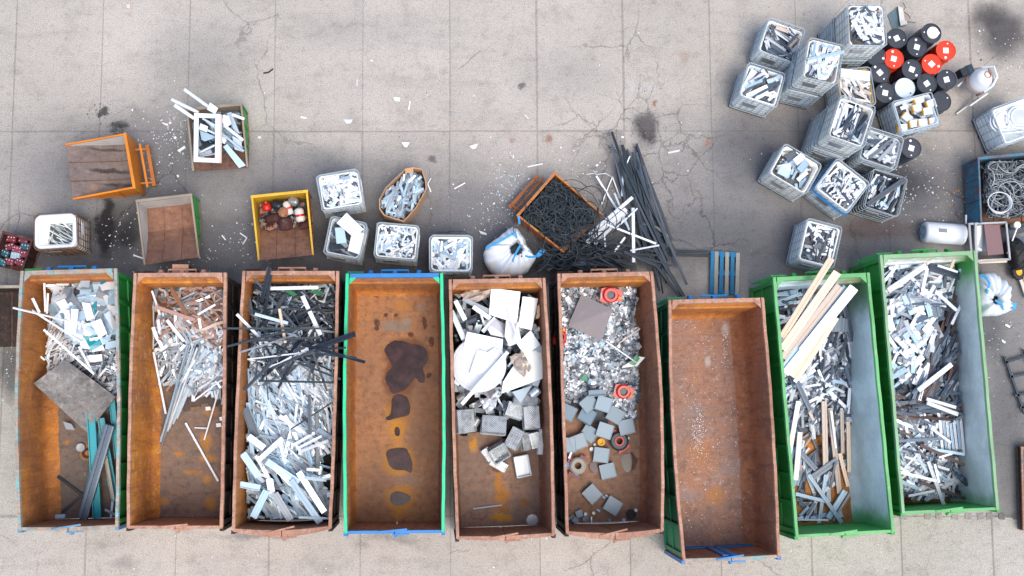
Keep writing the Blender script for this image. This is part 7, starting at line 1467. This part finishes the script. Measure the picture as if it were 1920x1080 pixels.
for a, b_, z, w_, ds in (((1147, 247), (1170, 312), .3, .06, 'black bar whose tip lies on the manhole cover'), ((1189, 335), (1248, 455), .12, .05, 'outermost black bar on the right of the bundle'), ((1165, 300), (1255, 490), .4, .07, 'long black bar lying on top of the bundle'), ((1200, 420), (1282, 556), .4, .1, 'thick black bar reaching towards the seventh container'), ((1210, 470), (1275, 557), .35, .08, 'black bar second nearest the seventh container'), ((1195, 470), (1290, 472), .15, .05, 'black bar lying level, left part of the line to the pallet'), ((1240, 471), (1332, 473), .12, .06, 'black bar lying level from the heap to the blue pallet'), ((1245, 478), (1332, 480), .08, .05, 'second black bar lying level to the blue pallet')):
    bar('black_bar', a, z, b_, z + .02, w_, .05, 'groove', 'blue_black', ds, 'bar')
for k in range(110):
    cx, cy = (1105 + rr.gauss(0, 26), 466 + rr.gauss(0, 10)) if k % 3 else (1060 + rr.gauss(0, 20), 484 + rr.gauss(0, 8)); a = R(rr.uniform(165, 365)); L = rr.uniform(45, 125); x1, y1 = cx + math.cos(a) * L, cy - math.sin(a) * L * .6
    if not (1000 < x1 < 1290): continue
    y1 = min(y1, 506 if x1 < 1230 else 550)
    dg = math.degrees(a) % 360; ds = ('left' if 150 < dg < 215 else 'lower left' if dg < 250 and dg > 150 else 'straight down' if 250 <= dg < 290 else 'lower right' if 290 <= dg < 335 else 'right') + (' with a far-reaching end' if L > 85 else ' with a short reach'); cm = rr.choice(('blue_black', 'near_black', 'dark_grey')); ww = rr.choice((.035, .05, .05, .09))
    z0_ = .25 + .6 * k / 110; bar('black_bar', (cx, cy), z0_ + .1, (x1, y1), .1 + .55 * k / 110, ww, .04, rr.choice(('groove', 'channel')), cm, ('wide' if ww > .08 else 'thin') + ' dark bar below the cable skip, pointing ' + ds, 'bar', ('wide' if ww > .08 else 'thin') + ' dark bars below the cable skip pointing ' + ds)
for a, b_, z, w_, m, ds in (((1118, 330), (1180, 430), .25, .05, WM, 'long thin white tube right of the cable skip'), ((1186, 370), (1105, 440), .7, .09, WM, 'wide white profile, upper of the bundle by the cable skip'), ((1174, 392), (1100, 455), .72, .11, WM, 'wide white profile, middle of the bundle by the cable skip'), ((1175, 398), (1115, 458), .68, .08, WM, 'wide white profile, lower of the bundle by the cable skip'), ((1187, 390), (1188, 492), .75, .08, WM, 'upright white profile right of the cable skip'), ((1135, 420), (1230, 457), .8, .05, WM, 'white profile slanting down right'), ((1195, 391), (1155, 428), .8, .04, PS, 'thin grey profile over the white ones'), ((1182, 470), (1236, 460), .8, .04, WM, 'level white profile at the right of the heap'), ((1152, 362), (1180, 432), .6, .05, PS, 'pale profile leaning on the black bundle'), ((1145, 400), (1168, 415), .6, .05, WM, 'short white profile between the cable skip and bundle'), ((1133, 440), (1135, 463), .8, .04, WM, 'short white strip hanging below the bundle'), ((1152, 472), (1172, 445), .7, .05, WM, 'bent white strip in the heap'), ((1148, 332), (1127, 385), .1, .03, WM, 'thin white strip of the V on the ground'), ((1148, 332), (1163, 372), .1, .03, WM, 'thin white strip of the V touching the bundle'), ((1168, 318), (1166, 368), .3, .05, 'light_blue_grey', 'pale blue strip along the black bundle'), ((1181, 293), (1175, 307), .3, .03, WM, 'tiny white strip at the top of the bundle')):
    bar('white_bar', a, z, b_, z, w_, .035, 'groove' if w_ > .06 else 'flat', m, ds, 'bar')
t = thing('bent_wire', P(1125, 326, .03), 'bent white wire loops on the ground above the cable skip', 'wire'); o = P(1125, 326, .03)
for pts in ([(1100, 327), (1112, 325), (1120, 328), (1112, 320), (1120, 322)], [(1120, 327), (1135, 325), (1148, 332), (1155, 352), (1160, 372)]): MB().tube([P(x, y, .04) - o for x, y in pts], .014, 5).build('wire_length', WM, t)
place('red_tool', MB().beam(P(1116, 498, .5), P(1114, 506, .5), .06, .04).mesh('red_tool', 'red_plastic'), label='small red bar in the black heap above the sixth container', cat='bar')

# ---------------------------------------------------------------- litter on the ground
L1 = [([(753, 267), (768, 267), (763, 276), (758, 275)], 'white trapezoid scrap, left one of the pair on the clean slabs'), ([(880, 274), (896, 269), (892, 278), (886, 279)], 'white trapezoid scrap, right one of the pair on the clean slabs'), ([(644, 224), (661, 224), (658, 231), (650, 232)], 'white trapezoid scrap right of the green skip'), ([(738, 182), (750, 183), (749, 190), (740, 189)], 'small grey crumpled scrap on the clean slabs'), ([(1252, 285), (1275, 280), (1274, 284), (1254, 288)], 'narrow pale board scrap by the crack'), ([(237, 8), (244, 8), (244, 15), (238, 15)], 'small cream square near the upper left edge'), ([(898, 432), (912, 437), (913, 441), (901, 438)], 'pale crushed can left of the white bag'), ([(1886, 607), (1895, 612), (1893, 615), (1885, 610)], 'white scrap below the right white bag'), ([(1878, 636), (1886, 641), (1884, 644), (1879, 640)], 'small white scrap beside the ladder rack'), ([(564, 217), (575, 220), (574, 223), (563, 221)], 'short white strip on the slabs right of the green skip'), ([(484, 255), (490, 256), (489, 260), (483, 259)], 'tiny white chip beside the green skip'), ([(332, 282), (346, 273), (348, 277), (336, 285)], 'white strip between the orange and the green skip')]
for p, ds in L1: plate('ground_scrap', p, .03, .02, 'cream' if 'cream' in ds else 'white_plastic', ds, 'litter')
for a, b_, ds in (((769, 190), (766, 206), 'small white hook shaped strip on the slabs'), ((808, 334), (802, 345), 'white bent strip beside the carton, upper half'), ((802, 345), (808, 360), 'white bent strip beside the carton, lower half'), ((989, 313), (1018, 307), 'white strip on the ground above the cable skip'), ((852, 354), (872, 343), 'thin white strip right of the carton'), ((250, 478), (283, 490), 'thin white strip on the oily patch by the skips'), ((450, 437), (463, 446), 'white bent strip near the yellow skip, upper half'), ((463, 446), (455, 458), 'white bent strip near the yellow skip, lower half'), ((416, 441), (423, 450), 'short white strip below the empty green skip'), ((670, 149), (669, 162), 'tiny white strip on the upper slabs'), ((983, 215), (991, 223), 'short pale strip above the manhole'), ((305, 230), (313, 235), 'grey bent strip near the green skip')):
    bar('ground_strip', a, .03, b_, .03, .03, .02, 'flat', WM, ds, 'litter')
o = P(503, 133); MB().tube([P(494, 137, .02) - o, P(503, 136, .03) - o, P(512, 129, .02) - o], .02, 5).build('black_hose_piece', 'black_rubber', label='short curved black hose on the upper slabs', cat='hose').location = o
rr = random.Random(31)
def litter(name, mat, n, clusters, smax, label, flat=False):
    mb = MB()
    for k in range(n):
        cx, cy, sx, sy = rr.choices([c[:4] for c in clusters], [c[4] for c in clusters])[0]
        px, py = rr.gauss(cx, sx), rr.gauss(cy, sy); c = P(px, py); s_ = rr.uniform(.008, smax) * (2 if rr.random() < .04 else 1)
        mb.box((c.x, c.y, .008), (s_, s_ * rr.uniform(.3, .9), .008), Matrix.Rotation(rr.uniform(0, 3), 3, 'Z'))
    return mb.build(name, mat, label=label, cat='litter', kind='stuff')
CL = [(330, 260, 25, 30, 3), (290, 290, 40, 40, 2), (960, 350, 25, 35, 3), (940, 410, 30, 40, 2), (400, 460, 60, 30, 2), (1700, 340, 50, 40, 4), (1760, 400, 50, 30, 2), (1880, 100, 40, 60, 2), (240, 450, 35, 30, 2), (600, 260, 300, 150, 1), (1200, 200, 250, 120, 1.2), (1850, 640, 30, 50, 1.5), (20, 690, 20, 25, 1), (1110, 330, 50, 40, 2), (480, 450, 40, 30, 1.5), (900, 1030, 600, 30, 1.5)]
litter('white_litter', 'white_plastic', 1150, CL, .035, 'tiny white plastic chips scattered over the concrete yard')
litter('pale_blue_litter', 'light_blue_grey', 260, [(965, 345, 18, 30, 3), (945, 360, 25, 40, 2), (300, 270, 40, 40, 1), (860, 400, 60, 40, 1)], .04, 'tiny pale blue chips scattered near the cable skip')
litter('dark_grit', 'near_black', 420, [(1215, 240, 25, 30, 3), (190, 210, 14, 12, 2), (220, 240, 14, 10, 2), (215, 420, 30, 40, 2), (1080, 480, 90, 20, 2), (1880, 60, 40, 60, 2), (800, 200, 400, 120, 1)], .03, 'small black grit scattered over the concrete yard')
for x, y, s_ in ((1392, 155, 5), (1358, 152, 3), (1770, 340, 3), (1797, 358, 4), (1806, 369, 4), (1779, 364, 4), (1808, 363, 3), (1809, 353, 3), (1780, 385, 3), (1790, 407, 3), (1805, 412, 4), (1807, 396, 3), (1441, 14, 3), (857, 237, 3), (1161, 73, 3), (707, 150, 3), (1821, 52, 3), (1792, 358, 3)):
    c = P(x, y); k = s_ / 72 * .8; mb = MB().add([(-k, 0, .012), (-.2 * k, -.5 * k, .02), (k, -.1 * k, .014), (.3 * k, .5 * k, .022)], [(0, 1, 2, 3)]); ob = mb.build('fallen_leaf', 'leaf', label='small yellow fallen leaf lying on the concrete', cat='leaf', group='yellow leaves on the concrete'); ob.location = (c.x, c.y, .002); ob.rotation_euler = (0, 0, rr.uniform(0, 6))
